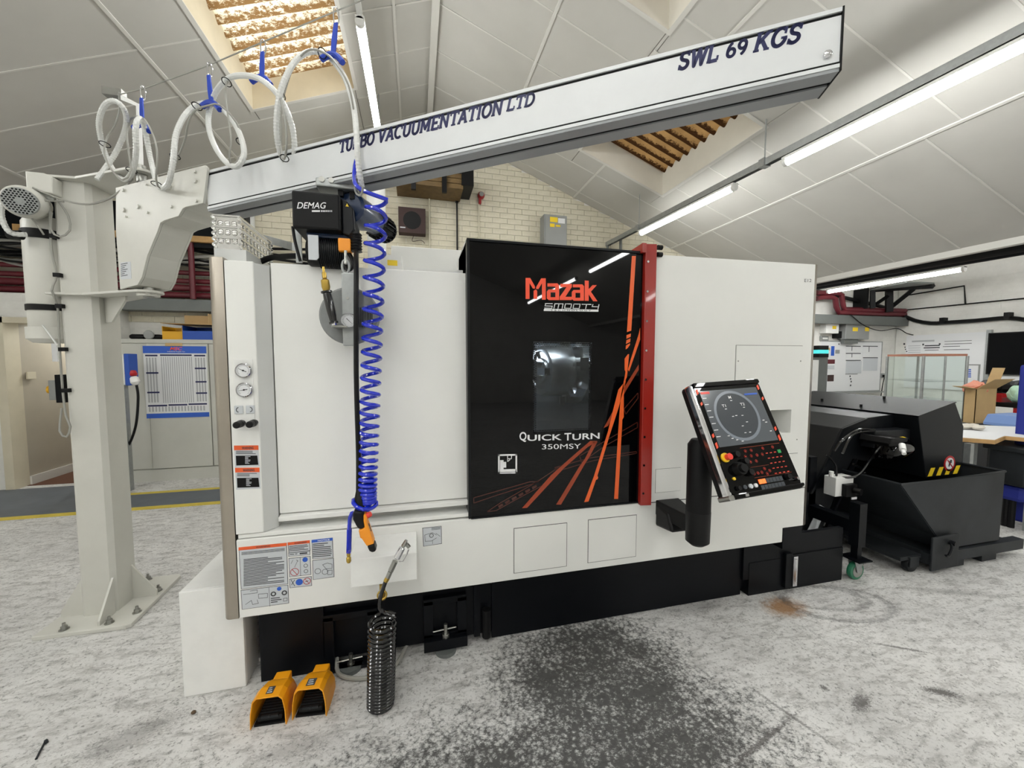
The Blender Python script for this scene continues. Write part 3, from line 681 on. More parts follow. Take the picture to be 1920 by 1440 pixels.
text_y(tx, 'T', (1058, 826), (1071, 825.4), YF, 14, bold=.018); text_y(tx, 'URN', (1073, 825.3), (1124, 822.5), YF, 11.5, bold=.018)
text_y(tx, '350MSY', (1016, 842.5), (1089, 841), YF, 9.5, bold=0); build('model_lettering', tx, 'printw', dd)
g = zm(640, 480, 3); ic = MB()
strokes(ic, g, [((886, 1120), (984, 1118)), ((984, 1118), (984, 1218)), ((984, 1218), (886, 1220)), ((886, 1220), (886, 1120))], 9, YF)
for P in ([(893, 1148), (912, 1148), (912, 1200), (893, 1200)], [(912, 1158), (927, 1158), (927, 1190), (912, 1190)], [(886, 1200), (985, 1198), (985, 1216), (886, 1218)]): ic.decal(g(P), YF, .0014)
strokes(ic, g, [((935, 1125), (935, 1155)), ((935, 1140), (957, 1140)), ((957, 1125), (957, 1140)), ((937, 1155), (948, 1145))], 4, YF)
build('lathe_pictogram', ic, 'printw', dd)

# seams and access covers
def cover(px_, name='access_cover', mt='white', gap=.004):
    q = [PY(a, b, YF) for a, b in px_]; xa = (q[0].x + q[3].x) / 2; xb = (q[1].x + q[2].x) / 2; za = (q[2].z + q[3].z) / 2; zc = (q[0].z + q[1].z) / 2
    build('seam', box(xa, xb, YF - .0006, YF, za, zc), 'greyseam', L)
    return build(name, box(xa + gap, xb - gap, YF - .003, YF + .001, za + gap, zc - gap), mt, L, bev=.001)
cover([(963, 990), (1063, 980), (1063, 1062), (963, 1075)], gap=.003); cover([(1102, 974), (1193, 965), (1193, 1043), (1102, 1056)], gap=.003)
q = [PY(a, b, YF) for a, b in [(1380, 647), (1505, 648), (1495, 853), (1372, 855)]]; ca, cb2, cz0, cz1 = (q[0].x + q[3].x) / 2, (q[1].x + q[2].x) / 2, (q[2].z + q[3].z) / 2, (q[0].z + q[1].z) / 2
for w2 in ((ca, cb2, cz1 - .002, cz1), (ca, cb2, cz0, cz0 + .002), (ca, ca + .002, cz0, cz1), (cb2 - .002, cb2, cz0, cz1)): build('seam', box(w2[0], w2[1], YF - .0006, YF, w2[2], w2[3]), 'greyseam', L)
cm_ = MB(); 
for w2 in ((ca + .003, cb2 - .003, cz0 + .003, PKT[2]), (ca + .003, cb2 - .003, PKT[3], cz1 - .003), (ca + .003, PKT[0], PKT[2], PKT[3]), (PKT[1], cb2 - .003, PKT[2], PKT[3])): cm_.box(w2[0], w2[1], YF - .003, YF, w2[2], w2[3])
c1_ = build('access_cover', cm_, 'white', L)
build('seam', box(xr0, xr1, YF - .0008, YF, .655, .660), 'greyseam', L)
cover([(1228, 880), (1276, 876), (1276, 920), (1229, 924)], gap=.0015)
for p in ((1384, 677), (1501, 677), (1494, 824)): q = PY(*p, YF - .003); build('screw', MB().cyl(q, q - YY * .002, .004, n=8), 'steel', c1_)
tx = MB(); text_y(tx, 'E12', (1508, 529), (1521, 529), YF, 6); build('asset_mark', tx, 'ink', L)
# gauges, push buttons, knobs on the left post
def pxbox(mb, x0_, y0_, x1_, y1_, Y, th): a = PY(x0_, y1_, Y); b = PY(x1_, y0_, Y); c_ = PY(x1_, y1_, Y); return mb.box(a.x, b.x, Y - th, Y, a.z, b.z)
gp_ = zm(420, 640, 4.8)
a = PY(*gp_([(70, 160)])[0], YF); b = PY(*gp_([(290, 790)])[0], YF)
pl = build('gauge_plate', box(-.70, -.633, YF - .002, YF, b.z, a.z), 'whitebox', L, bev=.001)
for p, ang in (((177, 262), 2.7), ((185, 435), 3.3)):
    q = PY(*gp_([p])[0], YF); q = Vector((-.664, YF - .002, q.z))
    ga = build('pressure_gauge', MB().lathe([(.0, 0), (.029, 0), (.029, .010), (.026, .013), (.025, .008), (0, .008)], q, -YY, 28), 'chrome', L, smooth=True)
    build('dial', MB().cyl(q - YY * .008, q - YY * .0095, .025, n=28), 'paper', ga)
    tk_ = MB()
    for i in range(21):
        aa = math.radians(-45 + 270 * i / 20); v = Vector((math.cos(aa), 0, math.sin(aa))); tk_.cyl(q - YY * .0098 + v * .018, q - YY * .0098 + v * .022, .0005, n=4)
    build('tick_marks', tk_, 'ink', ga)
    v = Vector((math.cos(ang), 0, math.sin(ang))); build('needle', MB().cyl(q - YY * .0105 - v * .012, q - YY * .0105 + v * .018, .0014, .0005, n=6).cyl(q - YY * .0095, q - YY * .012, .003, n=10), 'matte', ga)
for k, p in enumerate(((137, 615), (240, 612))):
    q = PY(*gp_([p])[0], YF); bt_ = build('push_button', box(q.x - .0155, q.x + .0155, YF - .006, YF - .002, q.z - .0165, q.z + .0165), 'label', L, bev=.003)
    arc = []
    for i in range(9): aa = PI / 2 + (PI * i / 8 if k == 0 else -PI * i / 8); arc.append((q.x + .007 * math.cos(aa) * 1.1, YF - .0065, q.z + .009 * math.sin(aa)))
    build('arrow_mark', MB().tube(arc, .0014, 4), 'ink', bt_)
for p in ((115, 745), (230, 740)):
    q = PY(*gp_([p])[0], YF - .03); q.y = YF - .002
    build('regulator_knob', MB().lathe([(.011, 0), (.011, .012), (.0145, .014), (.0145, .03), (.012, .032), (.014, .034), (.013, .058), (.009, .062)], q + XX * .01, -YY, 18), 'rubber', L, smooth=True)
# warning labels
def bars(mb, x0_, y0_, x1_, y1_, Y, rows, th=.0012, fill=.45, seed=1, slope=-.13):
    rnd = random.Random(seed); h = (y1_ - y0_) / rows
    for r in range(rows):
        e = x0_ + (x1_ - x0_) * rnd.choice((1, 1, .95, .8, .6)); ya = y0_ + r * h
        mb.decal([(x0_, ya), (e, ya + slope * (e - x0_)), (e, ya + h * fill + slope * (e - x0_)), (x0_, ya + h * fill)], Y, th)
for (ya, yb) in ((938, 1135), (1138, 1335)):
    q = gp_([(90 + (ya - 938) * .05, ya), (310 + (ya - 938) * .05, ya - 2), (320 + (ya - 938) * .05, yb - 10), (100 + (ya - 938) * .05, yb)])
    lb = build('warning_label', MB().decal(q, YF, .0006), 'label', L)
    build('orange_band', MB().decal([q[0], q[1], (q[1][0] + .3, q[1][1] + 8.5), (q[0][0] + .3, q[0][1] + 8.7)], YF, .0009), 'labelo', lb)
    t_ = MB(); text_y(t_, 'WARNING', (q[0][0] + 15, q[0][1] + 7.2), (q[1][0] - 9, q[1][1] + 6.8), YF, 5, bold=.03, th=.0013); build('label_text', t_, 'ink', lb)
    t_ = MB(); bars(t_, q[0][0] + 4, q[0][1] + 10, q[1][0] - 3, q[0][1] + 17, YF, 3, seed=int(ya), slope=0); build('label_text', t_, 'ink', lb)
    build('label_table', MB().decal([(q[0][0] + 3.5, q[0][1] + 19), (q[1][0] - 2, q[0][1] + 18.6), (q[1][0], q[2][1] - 3), (q[0][0] + 4.5, q[2][1] - 1.6)], YF, .001), 'matte', lb)
    t_ = MB(); bars(t_, q[0][0] + 21, q[0][1] + 20, q[0][0] + 31, q[2][1] - 4, YF, 7, seed=3, slope=0, th=.0014); build('label_text', t_, 'label', lb)
gl = zm(430, 980, 4.571)
def lab(P, band=None, bandw=0, word=None, rows=0, sd=0):
    q = gl(P); lb = build('warning_label', MB().decal(q, YF, .0006), 'ink', L)
    cx_ = sum(a for a, b in q) / 4; cy_ = sum(b for a, b in q) / 4
    ins = [(cx_ + (a - cx_) * (1 - 1.0 / abs(a - cx_)), cy_ + (b - cy_) * (1 - .8 / abs(b - cy_))) for a, b in q]
    build('label_face', MB().decal(ins, YF, .0009), 'label', lb)
    if band:
        h_ = bandw / 4.571
        build('label_band', MB().decal([q[0], q[1], (q[1][0], q[1][1] + h_), (q[0][0], q[0][1] + h_)], YF, .0012), band, lb)
        w_ = q[1][0] - q[0][0]; sl_ = (q[1][1] - q[0][1]) / w_; fa, fb = (.36, .66) if w_ > 60 else (.3, .86)
        t_ = MB(); text_y(t_, word, (q[0][0] + w_ * fa, q[0][1] + sl_ * w_ * fa + h_ * .8), (q[0][0] + w_ * fb, q[0][1] + sl_ * w_ * fb + h_ * .8), YF, h_ * .58, bold=.02, th=.0016); build('label_text', t_, 'ink' if band == 'labelo' else 'printw', lb)
    return lb, q
lb, q = lab([(80, 212), (492, 172), (505, 525), (100, 570)], 'labelo', 26, 'WARNING')
t_ = MB(); w1 = gl([(105, 255), (480, 222), (105, 275), (120, 312), (470, 280), (125, 548)])
bars(t_, 453, 1035.5, 534, 1041.5, YF, 3, seed=2, slope=-.1); bars(t_, 457, 1048.5, 533, 1100, YF, 19, seed=5, fill=.5, slope=-.1); build('label_text', t_, 'ink', lb)
lb, q = lab([(500, 170), (690, 150), (695, 240), (508, 260)], 'labelo', 24, 'WARNING'); t_ = MB(); bars(t_, 542, 1024, 578, 1035, YF, 4, seed=7, slope=-.1); build('label_text', t_, 'ink', lb)
lb, q = lab([(506, 258), (692, 240), (694, 275), (507, 292)])
t_ = MB(); bars(t_, 562, 1036.5, 577, 1040, YF, 1, seed=7, fill=.8, slope=-.1); strokes(t_, lambda p: p, [((544, 1039.5), (551, 1039)), ((554, 1038.5), (557, 1038))], 1.2, YF, .0013); build('label_text', t_, 'ink', lb)
lb, q = lab([(508, 305), (695, 285), (702, 445), (515, 468)])
def disc(mb, x, y, r, th=.0013, Y=YF, n=18): c_ = PY(x, y, Y); R_ = r / FPX * (c_ - EYE).dot(FW); return mb.cyl((c_.x, Y, c_.z), (c_.x, Y - th, c_.z), R_, n=n)
def ringp(mb, x, y, r, w, th=.0014, Y=YF):
    c_ = PY(x, y, Y); k = 1 / FPX * (c_ - EYE).dot(FW); return mb.tube([(c_.x + r * k * math.cos(2 * PI * i / 20), Y - th / 2, c_.z + r * k * math.sin(2 * PI * i / 20)) for i in range(20)], w * k / 2, 4, closed=True)
t_ = MB(); strokes(t_, gl, [((607, 296), (612, 455)), ((530, 350), (545, 320)), ((560, 380), (588, 322)), ((575, 318), (590, 330))], 3, YF, .0013)
c_ = gl([(655, 368), (657, 415)]); ringp(t_, *c_[0], 3.2, 1); ringp(t_, *c_[1], 3.2, 1); build('label_drawing', t_, 'ink', lb)
c_ = gl([(650, 316), (560, 422)]); build('blue_disc', disc(MB(), *c_[0], 4.6), 'labelb', lb)
t_ = MB(); ringp(t_, *c_[1], 7, 1.2); strokes(t_, gl, [((538, 400), (583, 445))], 5, YF, .0013); build('no_entry_ring', t_, 'redbin', lb)
lb, q = lab([(514, 482), (705, 458), (708, 540), (518, 560)])
c_ = gl([(600, 508), (666, 500), (545, 515)]); build('blue_disc', disc(MB(), *c_[0], 6.2), 'labelb', lb); t_ = MB(); ringp(t_, *c_[1], 6, 1.3); strokes(t_, gl, [((648, 482), (684, 520))], 4, YF, .0013); build('no_entry_ring', t_, 'redbin', lb)
t_ = MB(); strokes(t_, gl, [((530, 490), (560, 540)), ((560, 490), (535, 530)), ((655, 505), (675, 498))], 5, YF, .0013); build('label_drawing', t_, 'ink', lb)
lb, q = lab([(705, 148), (886, 128), (892, 300), (712, 312)], 'labelb', 24, 'NOTICE'); t_ = MB(); bars(t_, 586.5, 1019.5, 622, 1046.5, YF, 8, seed=9, slope=-.08); build('label_text', t_, 'ink', lb)
lb, q = lab([(712, 322), (895, 303), (900, 465), (716, 490)]); t_ = MB()
strokes(t_, gl, [((800, 360), (840, 345)), ((840, 345), (880, 355)), ((880, 355), (880, 390)), ((880, 390), (830, 395)), ((830, 395), (800, 360)), ((840, 410), (882, 405)), ((882, 405), (880, 440)), ((880, 440), (845, 445)), ((845, 445), (840, 410))], 3, YF, .0013)
for p in gl([(758, 415), (820, 420)]): ringp(t_, *p, 5, .9)
build('label_drawing', t_, 'ink', lb)
lb, q = lab([(98, 578), (505, 532), (512, 690), (108, 745)]); t_ = MB()
strokes(t_, gl, [((340, 552), (348, 715)), ((120, 615), (240, 600)), ((240, 600), (240, 575)), ((240, 575), (180, 585)), ((140, 700), (190, 665)), ((190, 665), (200, 700)), ((200, 700), (250, 690)), ((250, 690), (240, 660)), ((250, 612), (328, 604)), ((328, 604), (328, 640)), ((328, 640), (252, 648)), ((252, 648), (250, 612)), ((465, 648), (496, 644)), ((496, 644), (496, 668)), ((496, 668), (465, 672)), ((465, 672), (465, 648))], 3, YF, .0013)
for p in gl([(378, 610), (472, 600)]): ringp(t_, *p, 3.6, 2.4)
bars(t_, 508, 1121, 529, 1132, YF, 3, seed=12, slope=-.1); build('label_drawing', t_, 'ink', lb)
c_ = gl([(428, 565)]); build('blue_disc', disc(MB(), *c_[0], 3.8), 'labelb', lb)
lb, q = lab([(1654, 45), (1818, 28), (1822, 180), (1662, 204)]); t_ = MB()
strokes(t_, gl, [((1675, 105), (1740, 85)), ((1740, 85), (1775, 105)), ((1675, 105), (1680, 160)), ((1680, 160), (1735, 155)), ((1735, 155), (1775, 130)), ((1770, 90), (1805, 115)), ((1742, 150), (1742, 180))], 3, YF, .0013)
ringp(t_, *gl([(1732, 110)])[0], 3.5, 1.2); bars(t_, 809, 989.5, 826, 994.5, YF, 3, seed=4, slope=-.1); build('label_drawing', t_, 'ink', lb)

# black base with its feet and the end tray
YB = 1.85
bs = build('machine_base', MB().prism([(-.676, .03), (2.0, .03), (2.0, .42), (-.676, .36)], 'y', YB, YF + 1.3), 'base', L)
build('base_foot_rail', MB().box(-.66, .15, YB + .1, YB + .25, .0, .04).box(.36, 1.86, YB - .0, YB + .1, 0, .045).box(1.9, 2.2, YB - .03, YB + .4, 0, .2), 'base', bs)
for q_ in ((-.676, -.42, YB - .03, YB, .0, .345), (.26, .29, YB - .02, YB, .03, .345), (1.86, 2.62, YB - .028, YB, .1, .34), (.35, 1.859, YB - .012, YB, .005, .343)): build('base_front', box(*q_), 'base', bs)
for (pa, pb) in (((625, 1165), (690, 1250)), ((812, 1135), (858, 1195))):
    a = PY(*pa, YB - .03); b = PY(*pb, YB - .03)
    f_ = build('levelling_foot_bracket', MB().box(a.x - .045, b.x + .045, YB - .03, YB - .002, b.z + .02, b.z + .035).box(a.x - .045, a.x, YB - .03, YB - .001, b.z - .02, a.z + .02).box(b.x, b.x + .045, YB - .03, YB - .001, b.z - .02, a.z + .02).box(a.x - .045, b.x + .045, YB - .03, YB - .001, a.z, a.z + .03).box(a.x - .045, b.x + .045, YB - .06, YB, max(.018, b.z - .03), b.z + .02), 'base', L, bev=.002)
    m_ = (a.x + b.x) / 2; build('levelling_screw', MB().cyl((m_, YB - .04, .02), (m_, YB - .04, b.z + .085), .009, n=10).cyl((m_, YB - .04, b.z + .02), (m_, YB - .04, b.z + .04), .018, n=6), 'steel', f_)
    build('levelling_handle', MB().cyl((m_ - .06, YB - .04, b.z + .055), (m_ + .05, YB - .04, b.z + .062), .004, n=6), 'steel', f_)
    build('foot_pad', MB().cyl((m_, YB - .04, 0), (m_, YB - .04, .018), .05, n=20), 'trunk', f_)
a = PY(1480, 1050, 1.815); 
tr_ = build('coolant_tray', MB().box(2.2, 2.62, 1.815, 1.83, .0, .215).box(2.605, 2.62, 1.83, 2.6, 0, .215).box(2.2, 2.62, 1.83, 2.6, .0, .02).box(2.15, 2.2, 1.80, 1.9, .02, .235), 'base', L, bev=.003)
build('tray_lid', box(2.215, 2.6, 1.9, 2.6, .19, .2), 'black', tr_)
q = PY(1492, 1075, 1.79); build('level_gauge', MB().cyl((q.x, 1.79, .045), (q.x, 1.79, .2), .008, n=10).box(q.x - .016, q.x + .016, 1.792, 1.8, .03, .215), 'chrome', tr_)
build('base_hinge', MB().cyl((.32, YB - .03, .03), (.32, YB - .03, .17), .022, n=12), 'matte', bs)
# skirt step piece on the right under the panel
build('end_cap_plate', box(2.06, 2.2, YF + .002, YF + .1, .3, .425), 'base', L)

# console
CM = Matrix.Translation((1.331, 1.324, 1.09)) @ Matrix.Rotation(math.radians(1.1), 4, 'Z') @ Matrix.Rotation(math.radians(-26.6), 4, 'X') @ Matrix.Rotation(math.radians(-2.7), 4, 'Y')
cn = thing('x', None, None, (0, 0, 0)); bpy.data.objects.remove(cn)
def cbx(x0_, x1_, z0_, z1_, d0, d1): return MB(CM).box(x0_, x1_, d0, d1, z0_, z1_)
rounded = []
def rrect(x0_, x1_, z0_, z1_, r, n=5):
    P = []
    for cx_, cz_, a0 in ((x1_ - r, z1_ - r, 0), (x0_ + r, z1_ - r, 90), (x0_ + r, z0_ + r, 180), (x1_ - r, z0_ + r, 270)):
        for i in range(n + 1): a = math.radians(a0 + 90 * i / n); P.append((cx_ + r * math.cos(a), cz_ + r * math.sin(a)))
    return P
con = build('control_console', MB(CM).prism(rrect(-.19, .19, -.24, .24, .022), 'y', .003, .05), 'matte', L, smooth=True)
build('console_bezel', MB(CM).prism(rrect(-.168, .186, -.225, .225, .012), 'y', -.001, .006), 'gloss', con)
build('chrome_edge', MB(CM).prism([(-.192, -.236), (-.170, -.236), (-.170, .236), (-.192, .236)], 'y', -.006, .03), 'chrome', con, bev=.008)
build('chrome_corner', MB(CM).prism(rrect(-.194, -.168, -.246, -.226, .006), 'y', -.008, .052), 'steel', con)
build('console_top_rail', MB(CM).prism(rrect(-.170, .188, .222, .243, .008), 'y', -.008, .05), 'gloss', con, bev=.003)
build('console_bottom_rail', MB(CM).prism([(-.168, -.245), (.165, -.245), (.190, -.235), (.190, -.224), (-.168, -.224)], 'y', -.012, .05), 'gloss', con, bev=.004)
sx0, sx1, sz0, sz1 = -.148, .160, -.04, .205
build('screen', cbx(sx0, sx1, sz0, sz1, -.003, -.001), 'scr', con)
ring_ = MB(CM)
cx_, cz_ = .0, .085
for (r0, r1, mt, dy) in ((.112, .100, 'scrl', -.0042),):
    n = 40; o_ = MB(CM); vs = []; fs = []
    for i in range(n): a = 2 * PI * i / n; vs += [(cx_ + r1 * 1.02 * math.cos(a), dy, cz_ + r1 * math.sin(a)), (cx_ + r0 * 1.02 * math.cos(a), dy, cz_ + r0 * math.sin(a))]
    for i in range(n): j = (i + 1) % n; fs.append((2 * i, 2 * i + 1, 2 * j + 1, 2 * j))
    o_.add(vs, fs); build('screen_ring', o_, M['scrl'], con)
build('screen_dial', MB(CM).cyl((cx_, -.0032, cz_), (cx_, -.0038, cz_), .100, n=40), 'scrd', con)
def ctext(mb, s_, x_, z_, w_, h_, th=.005): 
    M3 = CM.to_3x3(); return put_text(mb, s_, CM @ Vector((x_, 0, z_)), M3 @ XX, M3 @ ZZ, M3 @ -YY, w_, h_, .01, 0, th)
t_ = MB(); ctext(t_, 'M', -.012, .160, .014, .013); ctext(t_, 'T1', -.062, .125, .02, .012); ctext(t_, 'T2', .035, .125, .024, .012); build('screen_text', t_, 'printw', con)
for k in range(7): build('screen_icon', cbx(-.145, -.125, .17 - k * .028, .173 - k * .028, -.0045, -.0035), 'printw', con)
for (x_, z_) in ((-.008, .15), (-.052, .115), (.045, .115), (-.03, .08), (-.012, .082), (.02, .08), (.03, .05), (-.0, .035), (-.09, .0), (-.075, -.012), (-.055, -.02), (-.03, -.028), (.0, .005), (.025, .005), (.12, .05), (.13, .04), (.135, 0)): build('screen_icon', cbx(x_, x_ + .010, z_, z_ + .003, -.0045, -.0035), 'printw', con)
build('screen_tab', cbx(-.145, -.1, .19, .2, -.0045, -.003), 'estop', con); build('screen_tab', cbx(.08, .15, .17, .178, -.0045, -.003), 'labelb', con)
or_ = MB(CM)
for s_ in (-1, 1):
    xo = -.158 if s_ < 0 else .172
    for (z_, h_) in ((.19, .02), (.14, .012), (-.0, .014), (-.045, .022)): or_.prism([(xo - .005, z_), (xo + .005, z_ + .006), (xo + .005, z_ + h_ + .006), (xo - .005, z_ + h_)], 'y', -.003, -.0012)
build('orange_slash', or_, 'mazred', con)
def cdisc(name, x_, z_, r_, d_, mt, r2=None): return build(name, MB(CM).cyl((x_, -.001, z_), (x_, -.001 - d_, z_), r_, r2, n=20), mt, con, smooth=True)
e_ = cdisc('emergency_stop_ring', -.140, -.083, .019, .006, 'yelring'); cdisc('emergency_stop', -.134, -.083, .012, .024, 'estop', .013)
for (x_, z_, r_, d_) in ((-.088, -.077, .014, .02), (-.057, -.108, .014, .02), (-.052, -.153, .014, .018), (-.098, -.135, .028, .024), (-.130, -.205, .01, .012), (.128, -.192, .013, .015)): cdisc('selector_knob', x_, z_, r_, d_, 'rubber', r_ * .85)
cdisc('selector_knob', -.098, -.135, .02, .036, 'rubber', .016)
cdisc('yellow_button', -.135, -.168, .006, .006, 'yelring'); cdisc('blue_button', -.07, -.205, .009, .006, 'label'); cdisc('white_button', -.045, -.205, .008, .006, 'printw'); cdisc('key_switch', .158, -.205, .009, .02, 'chrome', .006)
cdisc('grey_button', -.098, -.205, .008, .005, 'keydk')
kr = []
def kring(x_, z_, r_=.0058):
    rg = MB(CM).tube([(x_ + r_ * math.cos(2 * PI * i / 12), -.003, z_ + r_ * math.sin(2 * PI * i / 12)) for i in range(12)], .0005, 4, closed=True)
    rg.box(x_ - .0014, x_ + .0014, -.004, -.002, z_ - .0018, z_ + .0018); return rg
for (x_, z_) in ((-.03, -.068), (.0, -.068), (-.04, -.09), (-.01, -.09), (.02, -.09), (.048, -.09), (-.025, -.113), (.005, -.113), (-.01, -.16), (.01, -.16), (.03, -.147), (.034, -.168), (.052, -.158), (-.03, -.16), (.062, -.066), (.115, -.066)): build('backlit_key', kring(x_, z_), 'keyred', con)
for r in range(5):
    for c_ in range(4):
        if r == 0 and c_ == 3: continue
        x_ = .068 + c_ * .022 + r * .001; z_ = -.088 - r * .021; build('backlit_key', cbx(x_, x_ + .009, z_ - .0018, z_ + .0018, -.004, -.001), 'keyred', con)
build('green_key', cbx(.133, .148, -.094, -.08, -.004, -.001), 'keyg', con)
for r in range(2):
    for c_ in range(7):
        x_ = -.022 + c_ * .0175; z_ = -.185 - r * .023; build('soft_key', cbx(x_, x_ + .015, z_ - .018, z_, -.005, -.001), 'keyor' if (r == 0 and c_ < 2) else 'keydk', con)
t_ = MB(CM).box(-.05, .16, -.002, -.0012, -.054, -.0525).box(-.035, .06, -.002, -.0012, -.135, -.134).box(-.035, .16, -.002, -.0012, -.177, -.176); build('key_divider', t_, 'orange2', con)
build('port_plate', MB(CM).box(-.118, -.103, -.014, -.012, -.24, -.23), 'chrome', con)
# console support arm
a = PY(1293, 870, 1.5); b = PY(1330, 870, 1.5); xm = (a.x + b.x) / 2; r_ = (b.x - a.x) / 2; zt = PY(1312, 822, 1.5).z; zl = PY(1312, 965, 1.5).z
sa = build('console_post', MB().lathe([(0.01, 0), (r_ * .7, .004), (r_, .02), (r_, zt - zl - .03), (r_ * .7, zt - zl - .004), (0.01, zt - zl)], (xm, 1.5, zl), ZZ, 24), 'matte', L, smooth=True)
build('console_joint', MB().cyl((xm, 1.5, zt - .07), (1.36, 1.40, 1.02), .035, n=16), 'matte', sa, smooth=True)
zb2 = PY(1310, 1021, 1.5).z
build('post_collar', MB().lathe([(0.01, 0), (r_ * .6, .003), (r_ * .98, .02), (r_ * 1.02, zl - zb2 + .02), (.01, zl - zb2 + .02)], (xm, 1.5, zb2), ZZ, 24), 'rubber', sa, smooth=True)
q = [PY(1290, 1000, 1.5), PY(1290, 968, 1.5)]
build('swing_arm', MB().prism([(PY(1228, 975, YF).x, YF), (PY(1262, 975, YF).x + .03, YF), (xm + .02, 1.5), (xm - .03, 1.5)], 'z', zb2 + .05, zb2 + .13), 'matte', sa, bev=.006)
a = PY(1228, 975, YF); c_ = PY(1250, 933, YF)
build('arm_mount', MB().prism([(YF, a.z + .09), (YF - .1, a.z + .075), (YF - .14, a.z - .01), (YF, a.z - .03)], 'x', a.x, a.x + .13), 'rubber', sa, bev=.012)

# white splash box under the pendant
YT = 1.60
a = PY(658, 1103, YT); b = PY(782, 1087, YT)
P = [(YF, PY(665, 1008, YF).z), (YT, PY(657, 1050, YT).z), (YT, PY(658, 1103, YT).z), (YF, PY(658, 1103, YT).z)]
bxw = build('front_shelf_box', MB().prism(P, 'x', a.x, b.x), 'whitebox', L, bev=.003)
q = PY(717, 1104, 1.66); build('valve', MB().cyl((q.x, 1.66, q.z - .045), (q.x, 1.66, q.z + .02), .012, n=12).tube([(q.x + .018 * math.cos(2 * PI * i / 16), 1.64, q.z - .015 + .018 * math.sin(2 * PI * i / 16)) for i in range(16)], .004, 6, closed=True), 'brass', bxw, smooth=True)
# dimpled exhaust box on the roof corner
e1 = MB(); a = PY(398, 402, 1.80); b = PY(448, 404, 1.80); c_ = PY(400, 465, 1.80); d2 = PY(470, 432, 2.25)
xa, xb, za, zc = a.x, b.x, c_.z, a.z
ex = build('exhaust_box', box(xa + .006, xb - .004, 1.806, 2.15, 1.796, zc - .004), 'alu', L)
build('exhaust_base', box(xa, xb + .02, 1.80, 2.2, 1.79, za), 'greypanel', ex)
dm = MB()
for r in range(6):
    z_ = za + .016 + (zc - za - .03) * (r + .25 + .5 * (r % 2 == 0)) / 6
    for c in range(3): dm.ball((xa + .012 + (xb - xa - .02) * (c + .5) / 3, 1.806, z_), .0105, 10, (1, .5, .8))
    for c in range(8): dm.ball((xb - .004, 1.83 + .3 * (c + .5) / 8, z_), .0105, 10, (.5, 1, .8))
for z_ in (za + (zc - za) / 3, za + (zc - za) * 2 / 3, zc): dm.box(xa, xb + .002, 1.798, 1.806, z_ - .003, z_ + .002).box(xb - .004, xb + .004, 1.80, 2.15, z_ - .003, z_ + .002)
build('dimples', dm, 'alu', ex, smooth=True, kind='stuff')
for (x_, y_) in ((xa + .002, 1.803), (xb, 1.803), (xb, 2.15)): build('wavy_edge', MB().tube([(x_ + .005 * math.sin(k * 1.05), y_, za + (zc - za) * k / 36) for k in range(37)], .005, 6), 'alu', ex, smooth=True)
# oval grey flange seen left of the stainless corner
q = PY(402, 820, 2.0); build('side_cover', MB().ball((-.80, 2.0, q.z), .10, 20, (.5, 1, 1.9)), 'greypanel', L, smooth=True)
# step box at the lower left
S = build('side_box', MB().box(-.958, -.73, 1.81, 1.822, .0, .452).box(-.958, -.73, 1.822, 2.95, .44, .452).box(-.958, -.946, 1.822, 2.95, 0, .44).box(-.742, -.73, 1.822, 1.95, 0, .44).box(-.742, -.70, 1.95, 2.4, 0, .02), 'whitebox', L, bev=.003)

# ------------------------------------------------------------------ jib crane
J = thing('jib_crane', 'pale grey pillar jib crane with long lettered arm swung over the machine', 'crane', (-1.69, 2.58, 0))
cx0, cx1, cy0, cy1 = -1.775, -1.615, 2.50, 2.66
bp = build('base_plate', MB().prism([(-1.885, 2.37), (-1.49, 2.362), (-1.472, 2.375), (-1.49, 2.85), (-1.51, 2.87), (-1.885, 2.87)], 'z', 0, .022), 'crane', J, bev=.003)
for (x_, y_) in ((-1.773, 2.40), (-1.586, 2.405), (-1.505, 2.474), (-1.521, 2.684), (-1.83, 2.82), (-1.66, 2.84)):
    build('anchor_bolt', MB().cyl((x_, y_, .022), (x_, y_, .026), .02, n=14).cyl((x_, y_, .026), (x_, y_, .042), .013, n=6).cyl((x_, y_, .042), (x_, y_, .058), .007, n=8), 'steel', bp)
TOP = PY(75, 330, 2.5).z
build('column', MB().prism([(cx0, cy0 + .02), (cx0 + .02, cy0), (cx1 - .02, cy0), (cx1, cy0 + .02), (cx1, cy1), (cx0, cy1)], 'z', .022, TOP - .012), 'crane', J, smooth=True)
build('gusset', MB().prism([(cx0, .022), (-1.87, .022), (-1.87, .055), (cx0, .22)], 'y', 2.52, 2.53), 'crane', J)
build('gusset', MB().prism([(cx1, .022), (-1.50, .022), (-1.50, .055), (cx1, .22)], 'y', 2.63, 2.64), 'crane', J)
build('gusset', MB().prism([(cy0, .022), (cy0 - .11, .022), (cy0 - .11, .045), (cy0, .22)], 'x', -1.627, -1.617), 'crane', J)
build('gusset', MB().prism([(cy1, .022), (cy1 + .15, .022), (cy1 + .15, .045), (cy1, .22)], 'x', -1.77, -1.76), 'crane', J)
